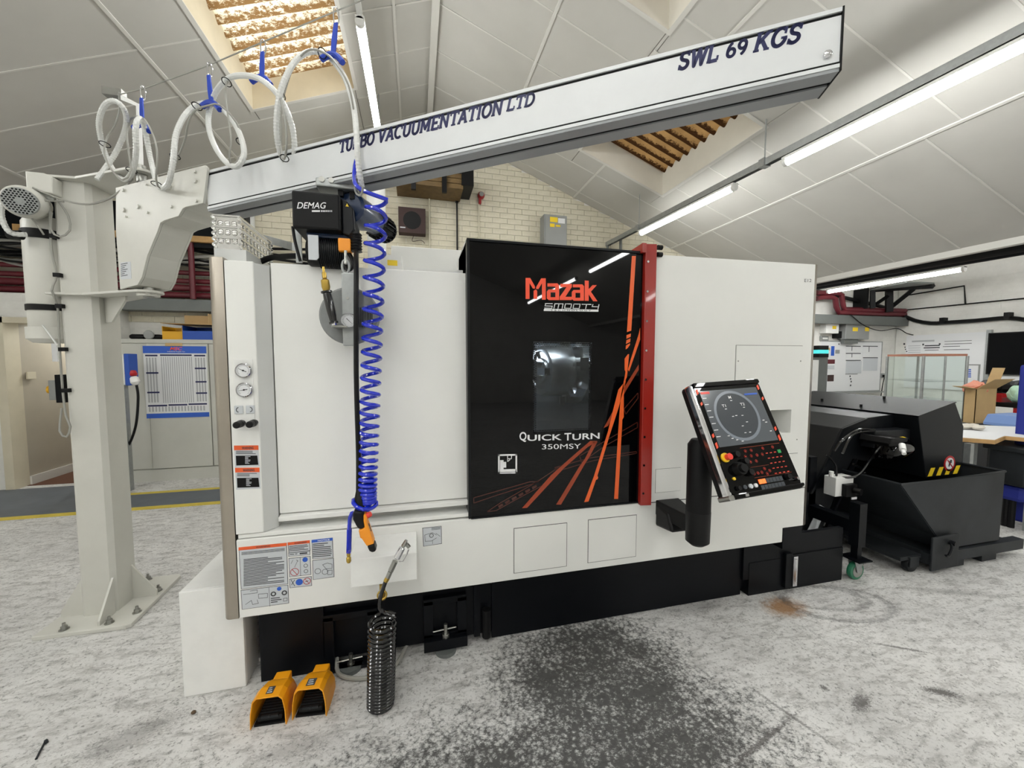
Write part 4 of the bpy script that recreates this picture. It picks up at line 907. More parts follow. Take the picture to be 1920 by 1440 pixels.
# swing axis and the two bearing plates
KA, KB = 1.725, 1.1135
A = EYE + ray(395, 318) * KA; B = EYE + ray(1580, 12) * KB
hd = Vector((B.x - A.x, B.y - A.y, 0)).normalized(); nn = Vector((-hd.y, hd.x, 0)); nn = nn if nn.y > 0 else -nn
HX = A + hd * -.50 + nn * .05; HX.z = 0
zlo = PPL(265, 553, Vector((HX.x, HX.y, 0)), -FW).z
def bearing(z0, z1, name):
    c = Vector((HX.x, HX.y)); k = Vector((cx1, cy0)); P = [(cx0 - .03, cy0 - .03), (cx1 - .03, cy0 - .04)]
    n = 14; a0 = math.atan2(c.y - k.y, c.x - k.x)
    for i in range(n + 1): a = a0 - PI / 2 + PI * i / n; P.append((c.x + .06 * math.cos(a), c.y + .06 * math.sin(a)))
    P += [(cx1 + .03, cy1 + .02), (cx0 - .03, cy1 + .03)]
    return build(name, MB().prism(P, 'z', z0, z1), 'crane', J, bev=.002)
bearing(TOP - .012, TOP, 'bearing_plate'); bl = bearing(zlo - .012, zlo, 'bearing_plate')
build('bearing_boss', MB().cyl((HX.x, HX.y, zlo - .026), (HX.x, HX.y, zlo - .012), .045, n=20), 'crane', bl)
build('bearing_gusset', MB().prism([(0, 0), (.2, 0), (.2, -.02), (.06, -.13), (0, -.13)], 'y', -.005, .005), 'crane', bl).location = Vector((0, 0, 0))
gq = bpy.data.objects['bearing_gusset']; gq.matrix_basis = Matrix.Translation(Vector((cx1, 2.56, zlo - .012))) @ Matrix.Rotation(math.atan2(HX.y - 2.56, HX.x - cx1), 4, 'Z') @ Matrix.Identity(4)
gq.location = Vector((cx1, 2.56, zlo - .012)) - Vector(J.location) ; gq.data.transform(Matrix.Translation(Vector(J.location)))
build('hinge_pin', MB().cyl((HX.x, HX.y, zlo - .03), (HX.x, HX.y, TOP + .03), .022, n=16), 'steel', J, smooth=True)
# arm: local frame s along, w depth away from the viewer, h up
AB = B - A; LEN = AB.length; ad = AB.normalized(); HH = A.z - (EYE + ray(385, 392) * KA).z; HH = .5 * (HH + B.z - (EYE + ray(1578, 127) * KB).z)
AM = Matrix(((ad.x, nn.x, 0, A.x), (ad.y, nn.y, 0, A.y), (ad.z, nn.z, 1, A.z - HH), (0, 0, 0, 1)))
WD = .125
def armw(px, py, w=0.0):   # photo point on a vertical plane of the arm, w behind its front face
    return PPL(px, py, A + nn * w, nn)
def arml(px, py):
    p = armw(px, py); q = AM.inverted() @ p; return q.x, q.z
ar = build('arm_web', MB(AM).box(-.03, LEN, .004, WD - .004, HH * .16, HH * .885), 'armp', J)
build('arm_top_chord', MB(AM).box(-.03, LEN, 0, WD, HH * .935, HH), 'armp', J)
build('arm_bottom_chord', MB(AM).box(-.03, LEN, 0, WD, HH * .055, HH * .115), 'armp', J)
build('arm_groove', MB(AM).box(-.03, LEN - .001, .006, WD - .006, HH * .885, HH * .935).box(-.03, LEN - .001, .006, WD - .006, HH * .115, HH * .16), 'matte', J)
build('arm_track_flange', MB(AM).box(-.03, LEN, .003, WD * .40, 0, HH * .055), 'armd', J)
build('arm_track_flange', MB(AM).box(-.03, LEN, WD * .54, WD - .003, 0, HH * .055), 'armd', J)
build('track_slot', MB(AM).box(-.03, LEN - .001, WD * .40, WD * .54, HH * .03, HH * .055), 'matte', J)
ec = build('end_plate', MB(AM).box(LEN, LEN + .005, -.001, WD + .001, -.001, HH + .001), 'matte', J)
s_, h_ = arml(1552, 101); build('end_bolt', MB(AM).lathe([(.011, 0), (.011, .006), (.006, .01), (.001, .011)], (s_, .004, h_), (0, -1, 0), 16), 'chrome', J, smooth=True)
# bracket: two plates and curved webs
z1 = zm(0, 0, 3)
BP = z1([(668, 1062), (1168, 935), (1180, 948), (1180, 965), (1157, 1148), (1060, 1170), (1042, 1180), (1020, 1220), (940, 1245), (918, 1258), (900, 1310), (845, 1440), (815, 1560), (790, 1605), (720, 1622), (692, 1630), (668, 1300)])
bpl = [arml(*p) for p in BP]
fp = build('bracket_plate', MB(AM).prism(bpl, 'y', -.012, -.001), 'crane', J, bev=.0015)
build('bracket_plate', MB(AM).prism(bpl, 'y', WD + .001, WD + .012), 'crane', J, bev=.0015)
wb_ = MB(AM); pts = bpl[4:15]
for (a, b) in zip(pts[:-1], pts[1:]): wb_.add([(a[0], 0, a[1]), (b[0], 0, b[1]), (b[0], WD, b[1]), (a[0], WD, a[1]), (a[0] - .012, 0, a[1] + .008), (b[0] - .012, 0, b[1] + .008), (b[0] - .012, WD, b[1] + .008), (a[0] - .012, WD, a[1] + .008)],
    [(0, 1, 2, 3), (4, 7, 6, 5), (0, 4, 5, 1), (3, 2, 6, 7), (0, 3, 7, 4), (1, 5, 6, 2)])
build('bracket_web', wb_, 'crane', J)
for (a, b, r_) in ((1118, 975, .006), (1118, 1025, .011), (975, 1060, .011), (845, 1045, .006), (715, 1078, .008), (717, 1188, .010), (797, 1170, .010), (985, 1170, .007), (852, 1202, .006), (1125, 1138, .007), (730, 1225, .005)):
    s_, h_ = arml(a / 3, b / 3); build('bracket_bolt', MB(AM).cyl((s_, -.012, h_), (s_, -.020, h_), r_, n=6), 'crane', fp)
z4 = zm(0, 480, 3)
Q = [arml(*p) for p in z4([(694, 40), (752, 35), (757, 130), (697, 135)])]
rl = build('rating_label', MB(AM).prism(Q, 'y', -.0128, -.012), 'label', fp)
t_ = MB(AM); 
for k in range(7): s0, h0 = arml(699 / 3, 480 + (52 + 11 * k) / 3); t_.box(s0, s0 + .045 - .01 * (k % 3), -.0134, -.0128, h0, h0 + .003)
build('label_text', t_, 'ink', rl)

# slab serif lettering, built from strokes
def arc(cx, cy, rx, ry, a0, a1, n=12): return [(cx + rx * math.cos(math.radians(a0 + (a1 - a0) * i / n)), cy + ry * math.sin(math.radians(a0 + (a1 - a0) * i / n))) for i in range(n + 1)]
G = {  # advance, thick strokes, thin strokes(serifs)
 'T': (.86, [[(.43, 0), (.43, 1)], [(.04, .95), (.82, .95)]], [[(.22, .04), (.64, .04)], [(.06, .95), (.06, .72)], [(.80, .95), (.80, .72)]]),
 'U': (.9, [[(.16, 1), (.16, .34)] + arc(.44, .34, .28, .31, 180, 360)[1:] + [(.72, 1)]], [[(.02, .96), (.30, .96)], [(.58, .96), (.86, .96)]]),
 'R': (.92, [[(.16, 0), (.16, 1)], [(.16, .95), (.5, .95)] + arc(.5, .73, .24, .22, 90, -90) + [(.16, .5)], [(.48, .5), (.76, .04)]], [[(.02, .04), (.34, .04)], [(.02, .96), (.2, .96)], [(.7, .04), (.92, .04)]]),
 'B': (.86, [[(.16, 0), (.16, 1)], [(.16, .95), (.46, .95)] + arc(.46, .745, .22, .205, 90, -90) + [(.16, .54)], [(.46, .54)] + arc(.5, .295, .24, .245, 90, -90) + [(.16, .05)]], [[(.02, .04), (.2, .04)], [(.02, .96), (.2, .96)]]),
 'O': (.96, [arc(.46, .5, .37, .46, 0, 360, 24)], []),
 'V': (.86, [[(.12, 1), (.42, .04), (.74, 1)]], [[(.0, .96), (.26, .96)], [(.6, .96), (.86, .96)]]),
 'A': (.88, [[(.1, 0), (.42, .96), (.76, 0)], [(.22, .32), (.64, .32)]], [[(-.03, .04), (.24, .04)], [(.6, .04), (.9, .04)]]),
 'C': (.86, [arc(.46, .5, .37, .46, 50, 310, 20)], [[(.74, .64), (.74, .97)]]),
 'M': (1.1, [[(.16, 0), (.16, .98), (.52, .22), (.88, .98), (.88, 0)]], [[(.0, .04), (.3, .04)], [(.72, .04), (1.04, .04)], [(.02, .96), (.16, .96)], [(.88, .96), (1.02, .96)]]),
 'E': (.82, [[(.16, 0), (.16, 1)], [(.16, .95), (.72, .95)], [(.16, .5), (.56, .5)], [(.16, .05), (.74, .05)]], [[(.02, .04), (.2, .04)], [(.02, .96), (.2, .96)], [(.72, .95), (.72, .74)], [(.74, .05), (.74, .28)], [(.55, .4), (.55, .6)]]),
 'N': (.98, [[(.16, 0), (.16, .98), (.76, .04), (.76, 1)]], [[(.0, .04), (.32, .04)], [(.0, .96), (.16, .96)], [(.6, .96), (.92, .96)]]),
 'I': (.44, [[(.2, 0), (.2, 1)]], [[(.03, .04), (.37, .04)], [(.03, .96), (.37, .96)]]),
 'L': (.78, [[(.16, 0), (.16, 1)], [(.16, .05), (.7, .05)]], [[(.02, .04), (.2, .04)], [(.02, .96), (.32, .96)], [(.7, .05), (.7, .3)]]),
 'D': (.92, [[(.16, 0), (.16, 1)], [(.16, .95), (.42, .95)] + arc(.42, .5, .37, .45, 90, -90, 16) + [(.16, .05)]], [[(.02, .04), (.2, .04)], [(.02, .96), (.2, .96)]]),
 'S': (.76, [arc(.37, .735, .25, .215, 20, 250, 12) + arc(.37, .27, .27, .225, 80, -160, 14)], [[(.63, .7), (.63, .97)], [(.1, .02), (.1, .3)]]),
 'W': (1.16, [[(.12, 1), (.34, .03), (.58, .92), (.82, .03), (1.04, 1)]], [[(.0, .96), (.26, .96)], [(.9, .96), (1.16, .96)]]),
 'K': (.94, [[(.16, 0), (.16, 1)], [(.22, .42), (.72, .97)], [(.36, .58), (.76, .03)]], [[(.0, .04), (.34, .04)], [(.0, .96), (.34, .96)], [(.58, .96), (.88, .96)], [(.6, .04), (.92, .04)]]),
 'G': (.94, [arc(.46, .5, .37, .46, 48, 340, 22) + [(.78, .42)]], [[(.74, .64), (.74, .97)], [(.56, .44), (.9, .44)]]),
 '6': (.74, [arc(.36, .3, .25, .26, 0, 360, 18), arc(.5, .34, .39, .62, 178, 108, 8)], []),
 '9': (.74, [arc(.36, .7, .25, .26, 0, 360, 18), arc(.22, .66, .39, .62, -2, -72, 8)], []),
 ' ': (.34, [], [])}
def slab_text(mb, s, w, h, thick=.2, thin=.12, shear=.24, th=.001, y0=0.0):
    """stroke lettering in a local x,z frame from (0,0): total width w, cap height h"""
    tot = sum(G[c][0] for c in s) ; kx = w / (tot + shear * .5); x = 0
    for c in s:
        adv, T, N_ = G[c]
        for lst, wd in ((T, thick), (N_, thin)):
            for pl_ in lst:
                q = [((x + a + b * shear) * kx, b * h) for a, b in pl_]
                hw = wd * h / 2
                for i, (a, b) in enumerate(zip(q[:-1], q[1:])):
                    a = Vector(a); b = Vector(b); d = (b - a)
                    if d.length < 1e-6: continue
                    d.normalize(); n_ = Vector((-d.y, d.x)) * hw; e0 = d * hw * .0
                    mb.prism([tuple(a + n_), tuple(b + n_), tuple(b - n_), tuple(a - n_)], 'y', y0 - th, y0)
                    if i: mb.prism([(a.x + hw * math.cos(2 * PI * k / 8), a.y + hw * math.sin(2 * PI * k / 8)) for k in range(8)], 'y', y0 - th, y0)
        x += adv
    return mb
def on_arm_text(s, pa, pb, ptop, **k):
    a = arml(*pa); b = arml(*pb); c = arml(*ptop); ang = math.atan2(b[1] - a[1], b[0] - a[0])
    Mx = AM @ Matrix.Translation((a[0], .004, a[1])) @ Matrix.Rotation(-ang, 4, 'Y')
    return slab_text(MB(Mx), s, math.hypot(b[0] - a[0], b[1] - a[1]), c[1] - a[1], **k)
build('lettering', on_arm_text('TURBO', (634, 286.5), (702, 268.5), (635, 264)), 'navy', J)
build('lettering', on_arm_text('VACUUMENTATION', (706, 267.5), (943, 212), (708, 243)), 'navy', J)
build('lettering', on_arm_text('LTD', (948, 208), (1003, 195.5), (950, 184)), 'navy', J)
build('lettering', on_arm_text('SWL', (1270, 131.5), (1350, 111), (1273, 98)), 'navy', J)
build('lettering', on_arm_text('69', (1360, 108), (1402, 99), (1361, 80), shear=.12), 'navy', J)
build('lettering', on_arm_text('KGS', (1412, 97), (1504, 76), (1414, 62)), 'navy', J)
# post for the catenary wire on the bracket
wq = [armw(265, 342, .06), armw(260, 198, .06), armw(228, 183, .06)]
po = build('wire_post', MB().tube([wq[0], wq[1], wq[2]], .012, 4), 'whitebox', J)
q = armw(210, 176, .06); build('post_clamp', MB().box(q.x - .03, q.x + .05, q.y - .02, q.y + .02, q.z - .015, q.z + .02), 'steel', J)
# junction box, cable clips on the column
a = PY(80, 370, cy0 - .0); b = PY(126, 335, cy0)
jb = build('junction_box', MB().prism([(cx0 - .05, b.z - .002), (cx0 + .02, b.z - .004), (cx0 + .055, b.z - .02), (cx0 + .05, a.z + .002), (cx0 - .05, a.z + .012)], 'y', cy0 - .06, cy0 - .001), 'crane', J, bev=.005)
cb_ = [PY(92, 375, cy0 - .02), PY(93, 400, cy0 - .02), PY(97, 470, cy0 - .01), PY(106, 515, cy0 - .01), PY(97, 545, cy0 - .045), PY(108, 575, cy0 - .01), PY(112, 655, cy0 - .01), PY(118, 735, cy0 - .01), PY(124, 780, cy0 - .02), PY(132, 800, cy0 - .03), PY(125, 819, cy0 - .03), PY(112, 808, cy0 - .02), PY(116, 765, cy0 - .01)]
build('cable', MB().tube(smooth_path(cb_), .0048, 6), 'cable', J, smooth=True)
build('cable', MB().tube(smooth_path([PY(106, 372, cy0 - .03), PY(128, 405, cy0 - .03), PY(131, 432, cy0 - .03), PY(112, 444, cy0 - .03), PY(95, 430, cy0 - .02), PY(97, 398, cy0 - .02)]), .0045, 6), 'cable', J, smooth=True)
for (x_, y_) in ((101, 443), (108, 516), (112, 574), (118, 655), (124, 732)):
    q = PY(x_, y_, cy0 - .01); build('cable_clip', box(q.x - .012, q.x + .016, cy0 - .022, cy0, q.z - .01, q.z + .01), 'matte', J)
q0 = PY(80, 530, cy0 - .05)
# catenary wire and hose suspended from it
w0 = armw(212, 180, .06); 
wpts = [armw(212, 180, .06), armw(270, 166, .06), armw(390, 123, .06), armw(490, 80, .06), armw(632, 20, .06), armw(700, -8, .06)]
e = wpts[-1]; wpts.append(e + Vector((.55, -.1, .0)) + ZZ * .33); wpts[-1].z = rz(wpts[-1].x) - .0
single('catenary_wire', MB().tube(wpts, .0028, 6), 'steel', 'thin steel wire stretched from the crane post up to the roof above the arm', 'wire')
hz = [(545, 1010), (600, 935), (650, 860), (695, 760), (712, 680), (695, 610), (645, 568), (590, 592), (558, 680), (568, 780), (598, 880), (645, 965), (705, 1012), (748, 955), (765, 850), (762, 740), (772, 682), (795, 670), (815, 730), (838, 850), (860, 950), (882, 1030), (912, 1058), (950, 1020), (975, 900), (990, 760), (1040, 650), (1105, 592), (1180, 580),
      (1245, 608), (1310, 680), (1358, 780), (1372, 870), (1335, 935), (1275, 915), (1212, 830), (1175, 720), (1178, 620), (1220, 510), (1290, 440), (1380, 425), (1470, 450), (1560, 530), (1620, 640), (1652, 760), (1655, 880), (1632, 932), (1595, 900), (1566, 820), (1555, 700), (1570, 550), (1605, 440), (1665, 340), (1740, 292), (1820, 300), (1888, 360), (1945, 450), (1985, 580), (2003, 720), (2010, 850), (2020, 960), (2035, 1050)]
hp = []
for i, (a, b) in enumerate(hz): hp.append(armw(a / 3, b / 3, -.03 + .055 * math.sin(i * .72)))
hp2 = smooth_path(hp, .0055)
hose = thing('suction_hose', 'milky ribbed suction hose looped in coils below the wire above the arm', 'hose', hp[0])
build('ribbed_hose', MB().tube(hp2, .0105, 9, rf=lambda k: .0100 if k % 2 else .0114), 'hosew', hose, smooth=False)
gz = [(670, 520), (672, 620), (645, 710), (602, 775), (588, 860), (625, 950), (690, 1012), (735, 960), (722, 840), (715, 740), (735, 670), (775, 655), (820, 680), (868, 780), (885, 880), (878, 1010), (905, 1062), (960, 1000), (995, 900), (1040, 790), (1060, 690), (1100, 620), (1180, 592), (1240, 592), (1330, 690), (1372, 800), (1368, 850), (1330, 910), (1302, 925), (1290, 880), (1300, 780), (1278, 620), (1270, 500), (1295, 440), (1380, 418), (1470, 440), (1560, 520), (1600, 650), (1612, 800), (1600, 895), (1580, 830), (1585, 600), (1640, 400), (1730, 285), (1830, 300), (1900, 370), (1960, 480), (1990, 620), (2005, 760), (2008, 880), (1995, 1000), (2000, 1080), (2030, 1100), (2042, 1050)]
gp2 = [armw(a / 3, b / 3, -.055 + .045 * math.sin(i * .8)) for i, (a, b) in enumerate(gz)]
build('control_cable', MB().tube(smooth_path(gp2, .02), .0038, 6), 'cable', hose, smooth=True)
for (a, b) in ((590, 812), (740, 958), (880, 1035), (985, 880), (1108, 598), (1275, 462), (1355, 798), (1580, 542), (1600, 890), (1812, 300)):
    q = armw(a / 3, b / 3, -.03); build('cable_tie', MB().tube([(q.x + .014 * math.cos(t), q.y + .03 * math.sin(t), q.z + .004 * math.cos(t)) for t in [2 * PI * i / 14 for i in range(14)]], .002, 5, closed=True), 'matte', hose)
# blue hangers on the wire
for (wp, tp, bt, nm_) in (((264, 166), (264, 183), (265, 238), 'first blue hose strap, hanging by the white wire post'), ((388, 123), (390, 140), (395, 197), 'second blue hose strap along the wire, wide and bent at its foot'),
                          ((491, 80), (491, 96), (489, 150), 'third blue hose strap along the wire, in front of the rusty skylight'), ((632, 20), (629, 42), (622, 108), 'last and highest blue hose strap near the steep strip light')):
    a = armw(*wp, .06); b = armw(*tp, .04); c = armw(*bt, .0)
    h = thing('hose_hanger', nm_, 'strap', a, 'blue straps hanging the hose from the wire')
    build('snap_hook', MB().tube([(b.x + (.012 if i % 8 < 5 else .009) * math.cos(2 * PI * i / 12), (a.y + b.y) / 2, (a.z + b.z) / 2 + (abs(a.z - b.z) / 2 + .006) * math.sin(2 * PI * i / 12)) for i in range(12)], .0028, 6, closed=True), 'chrome', h, smooth=True)
    d = (c - b); u_ = hd * .0085
    m_ = b + d * .5
    build('strap', MB().add([b - u_, b + u_, m_ + u_ * 1.5, m_ - u_ * 1.3, c + u_ * 1.6, c - u_ * .8] + [p + nn * .005 for p in (b - u_, b + u_, m_ + u_ * 1.5, m_ - u_ * 1.3, c + u_ * 1.6, c - u_ * .8)],
        [(0, 1, 2, 3), (3, 2, 4, 5), (7, 6, 9, 8), (8, 9, 11, 10), (0, 6, 7, 1), (1, 7, 8, 2), (2, 8, 10, 4), (4, 10, 11, 5), (5, 11, 9, 3), (3, 9, 6, 0)]), 'strap', h)
    build('hose_loop', MB().tube(smooth_path([c + hd * -.05 + ZZ * .002, c + hd * -.015 + ZZ * .012, c + hd * .02 + ZZ * .004, c + hd * .05 - ZZ * .028], .01), .0118, 8), 'strap', h, smooth=True)

# vacuum blower and silencer behind the column
q = PY(37, 377, 2.36); q2 = PY(74, 386, 2.62)
V = thing('vacuum_blower', 'small grey finned vacuum motor on a white canister beside the crane column', 'pump', (q2.x, 2.55, PY(75, 640, 2.55).z))
d = (q2 - q).normalized(); r0 = .062
mo = build('motor_housing', MB().lathe([(r0 * .96, .012), (r0 * 1.05, .03), (r0 * 1.18, .05), (r0 * 1.2, .12), (r0 * 1.05, .16), (r0 * 1.05, .2)], q, d, 28), 'crane', V, smooth=True)
build('fan_cover', MB().lathe([(r0 * .2, 0), (r0 * .93, .0), (r0 * .98, .012)], q, d, 28), 'galv', mo)
ho = MB(); u_, w_ = frame_of(d)
for i in range(-5, 6):
    for j in range(-5, 6):
        a = (i + (.5 if j % 2 else 0)) * .0115; b = j * .01
        if .014 < math.hypot(a, b) < r0 * .88: ho.cyl(q + u_ * a + w_ * b - d * .001, q + u_ * a + w_ * b + d * .0005, .0042, n=6)
build('fan_holes', ho, 'matte', mo, kind='stuff')
build('fan_hub', MB().cyl(q - d * .004, q, .009, n=10), 'galv', mo)
cx_ = PY(72, 500, 2.55).x; rr = .088; zt = PY(75, 405, 2.55).z; zb1 = PY(75, 612, 2.55).z; zb0 = PY(75, 641, 2.55).z; cyy = 2.60
cx_ += .01
cn_ = build('canister', MB().lathe([(rr * .9, 0), (rr, .015), (rr, zt - zb0 - .03), (rr * .85, zt - zb0 - .004), (rr * .3, zt - zb0)], (cx_, cyy, zb0), ZZ, 28), 'crane', V, smooth=True)
build('canister_bowl', MB().lathe([(rr * .85, 0), (rr * 1.12, .02), (rr * 1.12, zb1 - zb0)], (cx_, cyy, zb0 - .004), ZZ, 28), 'crane', V, smooth=True)
for zz in (PY(75, 441, 2.55).z, PY(75, 575, 2.55).z):
    build('clamp_band', MB().lathe([(rr * 1.06, 0), (rr * 1.06, .045 if zz > 1.8 else .03)], (cx_, cyy, zz - .02), ZZ, 28).box(cx_, cx0 + .02, cyy - .02, cyy + .02, zz - .018, zz + .02), 'matte', V, smooth=True)
build('blower_hose', MB().tube(smooth_path([PY(100, 375, 2.5), PY(60, 358, 2.45), PY(15, 370, 2.4), PY(2, 400, 2.4), PY(18, 435, 2.42), PY(50, 440, 2.46)], .006), .011, 9, rf=lambda k: .0105 if k % 2 else .0120), 'hosew', V)
build('motor_cable', MB().tube(smooth_path([PY(120, 378, 2.44), PY(60, 376, 2.42), PY(20, 385, 2.40), PY(50, 400, 2.42), PY(72, 425, 2.44), PY(82, 440, 2.46)], .02), .004, 6), 'cable', V, smooth=True)
build('canister_cable', MB().tube(smooth_path([PY(80, 610, 2.5), PY(95, 630, 2.49), PY(108, 648, 2.49)], .02), .004, 6), 'hosew', V, smooth=True)
build('clamp_end', MB().cyl(PY(17, 440, 2.46), PY(40, 441, 2.46), .022, n=14), 'rubber', V, smooth=True)
single('slack_cable', MB().tube(smooth_path([PY(62, 352, 2.44), PY(110, 372, 2.42), PY(160, 383, 2.38), PY(205, 372, 2.33), PY(240, 345, 2.30), armw(248, 335, .03)], .02), .0048, 6), 'cable', 'slack grey cable sagging from the column head to the arm bracket', 'cable', smooth=True)

# ------------------------------------------------------------------ chain hoist under the arm
def onh(px, py, w=.06): return armw(px, py, w)
hc = onh(645, 345, .0625); HY = hc.y
Hs = thing('chain_hoist', 'black and dark blue electric chain hoist hanging from the crane arm', 'hoist', (hc.x, HY, hc.z))
def hb(px0, py0, px1, py1, ya, yb): a = PY(px0, py1, ya); b = PY(px1, py0, ya); return (a.x, b.x, ya, yb, a.z, b.z)
YH = HY - .10
x_ = hb(548, 364, 637, 426, YH, YH + .2)
cvx = build('electrical_cover', box(*x_), 'matte', Hs, bev=.008)
t_ = MB(); text_y(t_, 'DEMAG', (557, 391.5), (612, 391.5), YH, 12, bold=.008, shear=.25, th=.002); build('lettering', t_, 'printw', cvx)
t_ = MB(); t_.decal([(585, 394.5), (600, 394.5), (600, 397.5), (585, 397.5)], YH, .002)
for k in range(7): t_.decal([(602 + 3.2 * k, 394.5), (604 + 3.2 * k - .1 * k, 394.5), (604 + 3.2 * k - .1 * k, 397.5), (602 + 3.2 * k, 397.5)], YH, .002)
build('lettering_bar', t_, 'printw', cvx)
z2 = zm(540, 340, 9.6)
a = x_[1]; zt, zb = x_[5], x_[4]
build('cover_taper', MB().prism([(a, zt - .003), (a + .02, zt - .012), (a + .045, zt - .04), (a + .05, zb + .02), (a + .03, zb - .01), (a, zb)], 'y', YH + .03, YH + .19), 'black', Hs, bev=.006)
t_ = MB(); q = PY(651, 385, YH + .03); t_.prism([(q.x - .006, q.z - .005), (q.x + .006, q.z - .005), (q.x, q.z + .007)], 'y', YH + .028, YH + .03); build('warning_triangle', t_, 'yellowl', Hs)
S_ = PY(664, 394, YH + .12); E_ = PZ(727, 436, S_.z); dm_ = (E_ - S_); LM = dm_.length; dm_.normalize()
gb = build('gear_housing', MB().lathe([(.055, -.04), (.066, -.03), (.066, LM * .22), (.05, LM * .4), (.05, LM * .62)], S_, dm_, 22), 'hoistb', Hs, smooth=True)
q = S_ + dm_ * (LM - .13)
mt_ = build('hoist_motor', MB().lathe([(.05, 0), (.052, .01), (.052, .1), (.06, .102), (.06, .11), (.04, .125)], q, dm_, 20), 'base', Hs, smooth=True)
u_, w_ = frame_of(dm_); fn = MB()
for i in range(20): aa = 2 * PI * i / 20; v = u_ * math.cos(aa) + w_ * math.sin(aa); t2 = d; p1 = q + v * .05 + dm_ * .012; p2 = q + v * .05 + dm_ * .098; tn = dm_.cross(v) * .0015; fn.add([p1 + tn, p2 + tn, p2 + v * .014 + tn, p1 + v * .014 + tn, p1 - tn, p2 - tn, p2 + v * .014 - tn, p1 + v * .014 - tn], [(0, 1, 2, 3), (4, 7, 6, 5), (3, 2, 6, 7), (0, 3, 7, 4), (1, 5, 6, 2)])
build('cooling_fin', fn, 'black', mt_, kind='stuff')
# lower finned motor
a2 = hb(572, 442, 640, 500, YH + .02, YH + .16)
lm_ = build('lift_motor', MB().lathe([(.05, 0), (.056, .008), (.056, a2[1] - a2[0] - .02), (.045, a2[1] - a2[0])], (a2[0], YH + .08, (a2[4] + a2[5]) / 2 + .006), XX, 24), 'matte', Hs, smooth=True)
fn = MB()
for k in range(16): xk = a2[0] + .045 + k * .0072; fn.cyl((xk, YH + .08, (a2[4] + a2[5]) / 2 + .006), (xk + .0025, YH + .08, (a2[4] + a2[5]) / 2 + .006), .062, n=20)
build('cooling_fin', fn, 'black', lm_, kind='stuff')
a3 = hb(579, 442, 597, 487, YH + .02, YH + .022); build('rating_plate', MB().prism([(a3[0], a3[5]), (a3[1], a3[5]), (a3[1], a3[4] + .01), (a3[1] - .008, a3[4]), (a3[0], a3[4])], 'y', YH + .015, YH + .022), 'label', Hs)
build('hoist_chassis', MB().box(a2[0], x_[1] + .06, YH + .05, YH + .15, a2[5] - .004, x_[4] + .004), 'hoistb', Hs, bev=.006)
a4 = hb(634, 447, 657, 470, YH + .0, YH + .05); build('chain_guide', box(*a4), 'pendor', Hs, bev=.004)
# suspension brackets and trolley
hk = build('trolley', MB().box(hc.x - .1, hc.x + .06, HY - .05, HY + .03, PY(640, 362, HY).z, PY(640, 346, HY).z), 'galv', Hs, bev=.006)
for dx in (-.075, -.04, .02): build('trolley_wheel', MB().cyl((hc.x + dx, HY - .055, PY(640, 350, HY).z), (hc.x + dx, HY - .045, PY(640, 350, HY).z), .011, n=14), 'steel', hk)
build('suspension_link', MB().box(hc.x - .02, hc.x + .0, HY - .03, HY - .01, PY(640, 372, HY).z, PY(640, 358, HY).z).box(hc.x + .025, hc.x + .045, HY - .03, HY - .01, PY(640, 376, HY).z, PY(640, 358, HY).z), 'matte', Hs)
build('rear_bracket', MB().box(PY(553, 430, YH + .1).x, PY(564, 430, YH + .1).x, YH + .1, YH + .112, PY(560, 492, YH + .1).z, PY(560, 426, YH + .1).z), 'galv', Hs)
build('chain_bag_strap', MB().tube(smooth_path([PY(549, 425, YH + .05), PY(553, 452, YH + .05), PY(563, 490, YH + .05)], .01), .006, 8), 'rubber', Hs, smooth=True)
bq = PY(669, 438, YH + .02); bq2 = PY(668, 472, YH + .02)
build('cable_gland', MB().lathe([(.02 if k % 2 else .024, k * (bq.z - bq2.z) / 13) for k in range(14)], (bq2.x, bq2.y, bq2.z), ZZ, 18), 'rubber', Hs)
build('hook_cable', MB().tube(smooth_path([PY(652, 472, YH + .03), PY(660, 485, YH + .03), PY(661, 500, YH + .03), PY(652, 506, YH + .04), PY(645, 492, YH + .05), PY(645, 470, YH + .05)], .006), .008, 8), 'rubber', Hs, smooth=True)

# ------------------------------------------------------------------ vacuum lifter hanging on the hook
YL = 1.64
Lf = thing('vacuum_lifter', 'round grey vacuum lifting pad with gauge hanging from the hoist', 'lifter', (PY(655, 600, YL).x, YL, PY(655, 648, YL).z))
c0 = PY(655, 592, YL + .03); R0 = (PY(712, 592, YL + .03).x - PY(597, 592, YL + .03).x) / 2
pd = build('pad_disc', MB().lathe([(R0 * .98, 0), (R0, .006), (R0, .022), (R0 * .94, .028)], (c0.x, YL + .066, c0.z), -YY, 48), 'pad', Lf, smooth=True)
rb = MB()
for k in range(10): xx = c0.x + .028 + k * .0062; rb.box(xx, xx + .003, YL + .036, YL + .04, c0.z - .045, c0.z + .035)
build('pad_ribs', rb, 'black', pd, kind='stuff')
a = PY(641, 648, YL); b = PY(665, 512, YL)
br = build('lifter_bracket', MB().box(a.x + .004, b.x, YL + .0, YL + .036, a.z, b.z), 'galv', Lf, bev=.003)
q = PY(648, 500, YL + .018); build('shackle', MB().tube([(q.x + .013 * math.cos(t), q.y, q.z + .026 * math.sin(t)) for t in [2 * PI * i / 20 for i in range(20)]], .0045, 8, closed=True), 'galv', Lf, smooth=True)
q = PY(652, 559, YL); build('bracket_screw', MB().cyl((q.x, YL, q.z), (q.x, YL - .004, q.z), .006, n=6), 'steel', Lf)
q = PY(654, 601, YL - .006); q.y = YL
ga = build('vacuum_gauge', MB().lathe([(.0, 0), (.030, 0), (.030, .014), (.027, .018), (.026, .012), (0, .012)], q, -YY, 30), 'chrome', Lf, smooth=True)
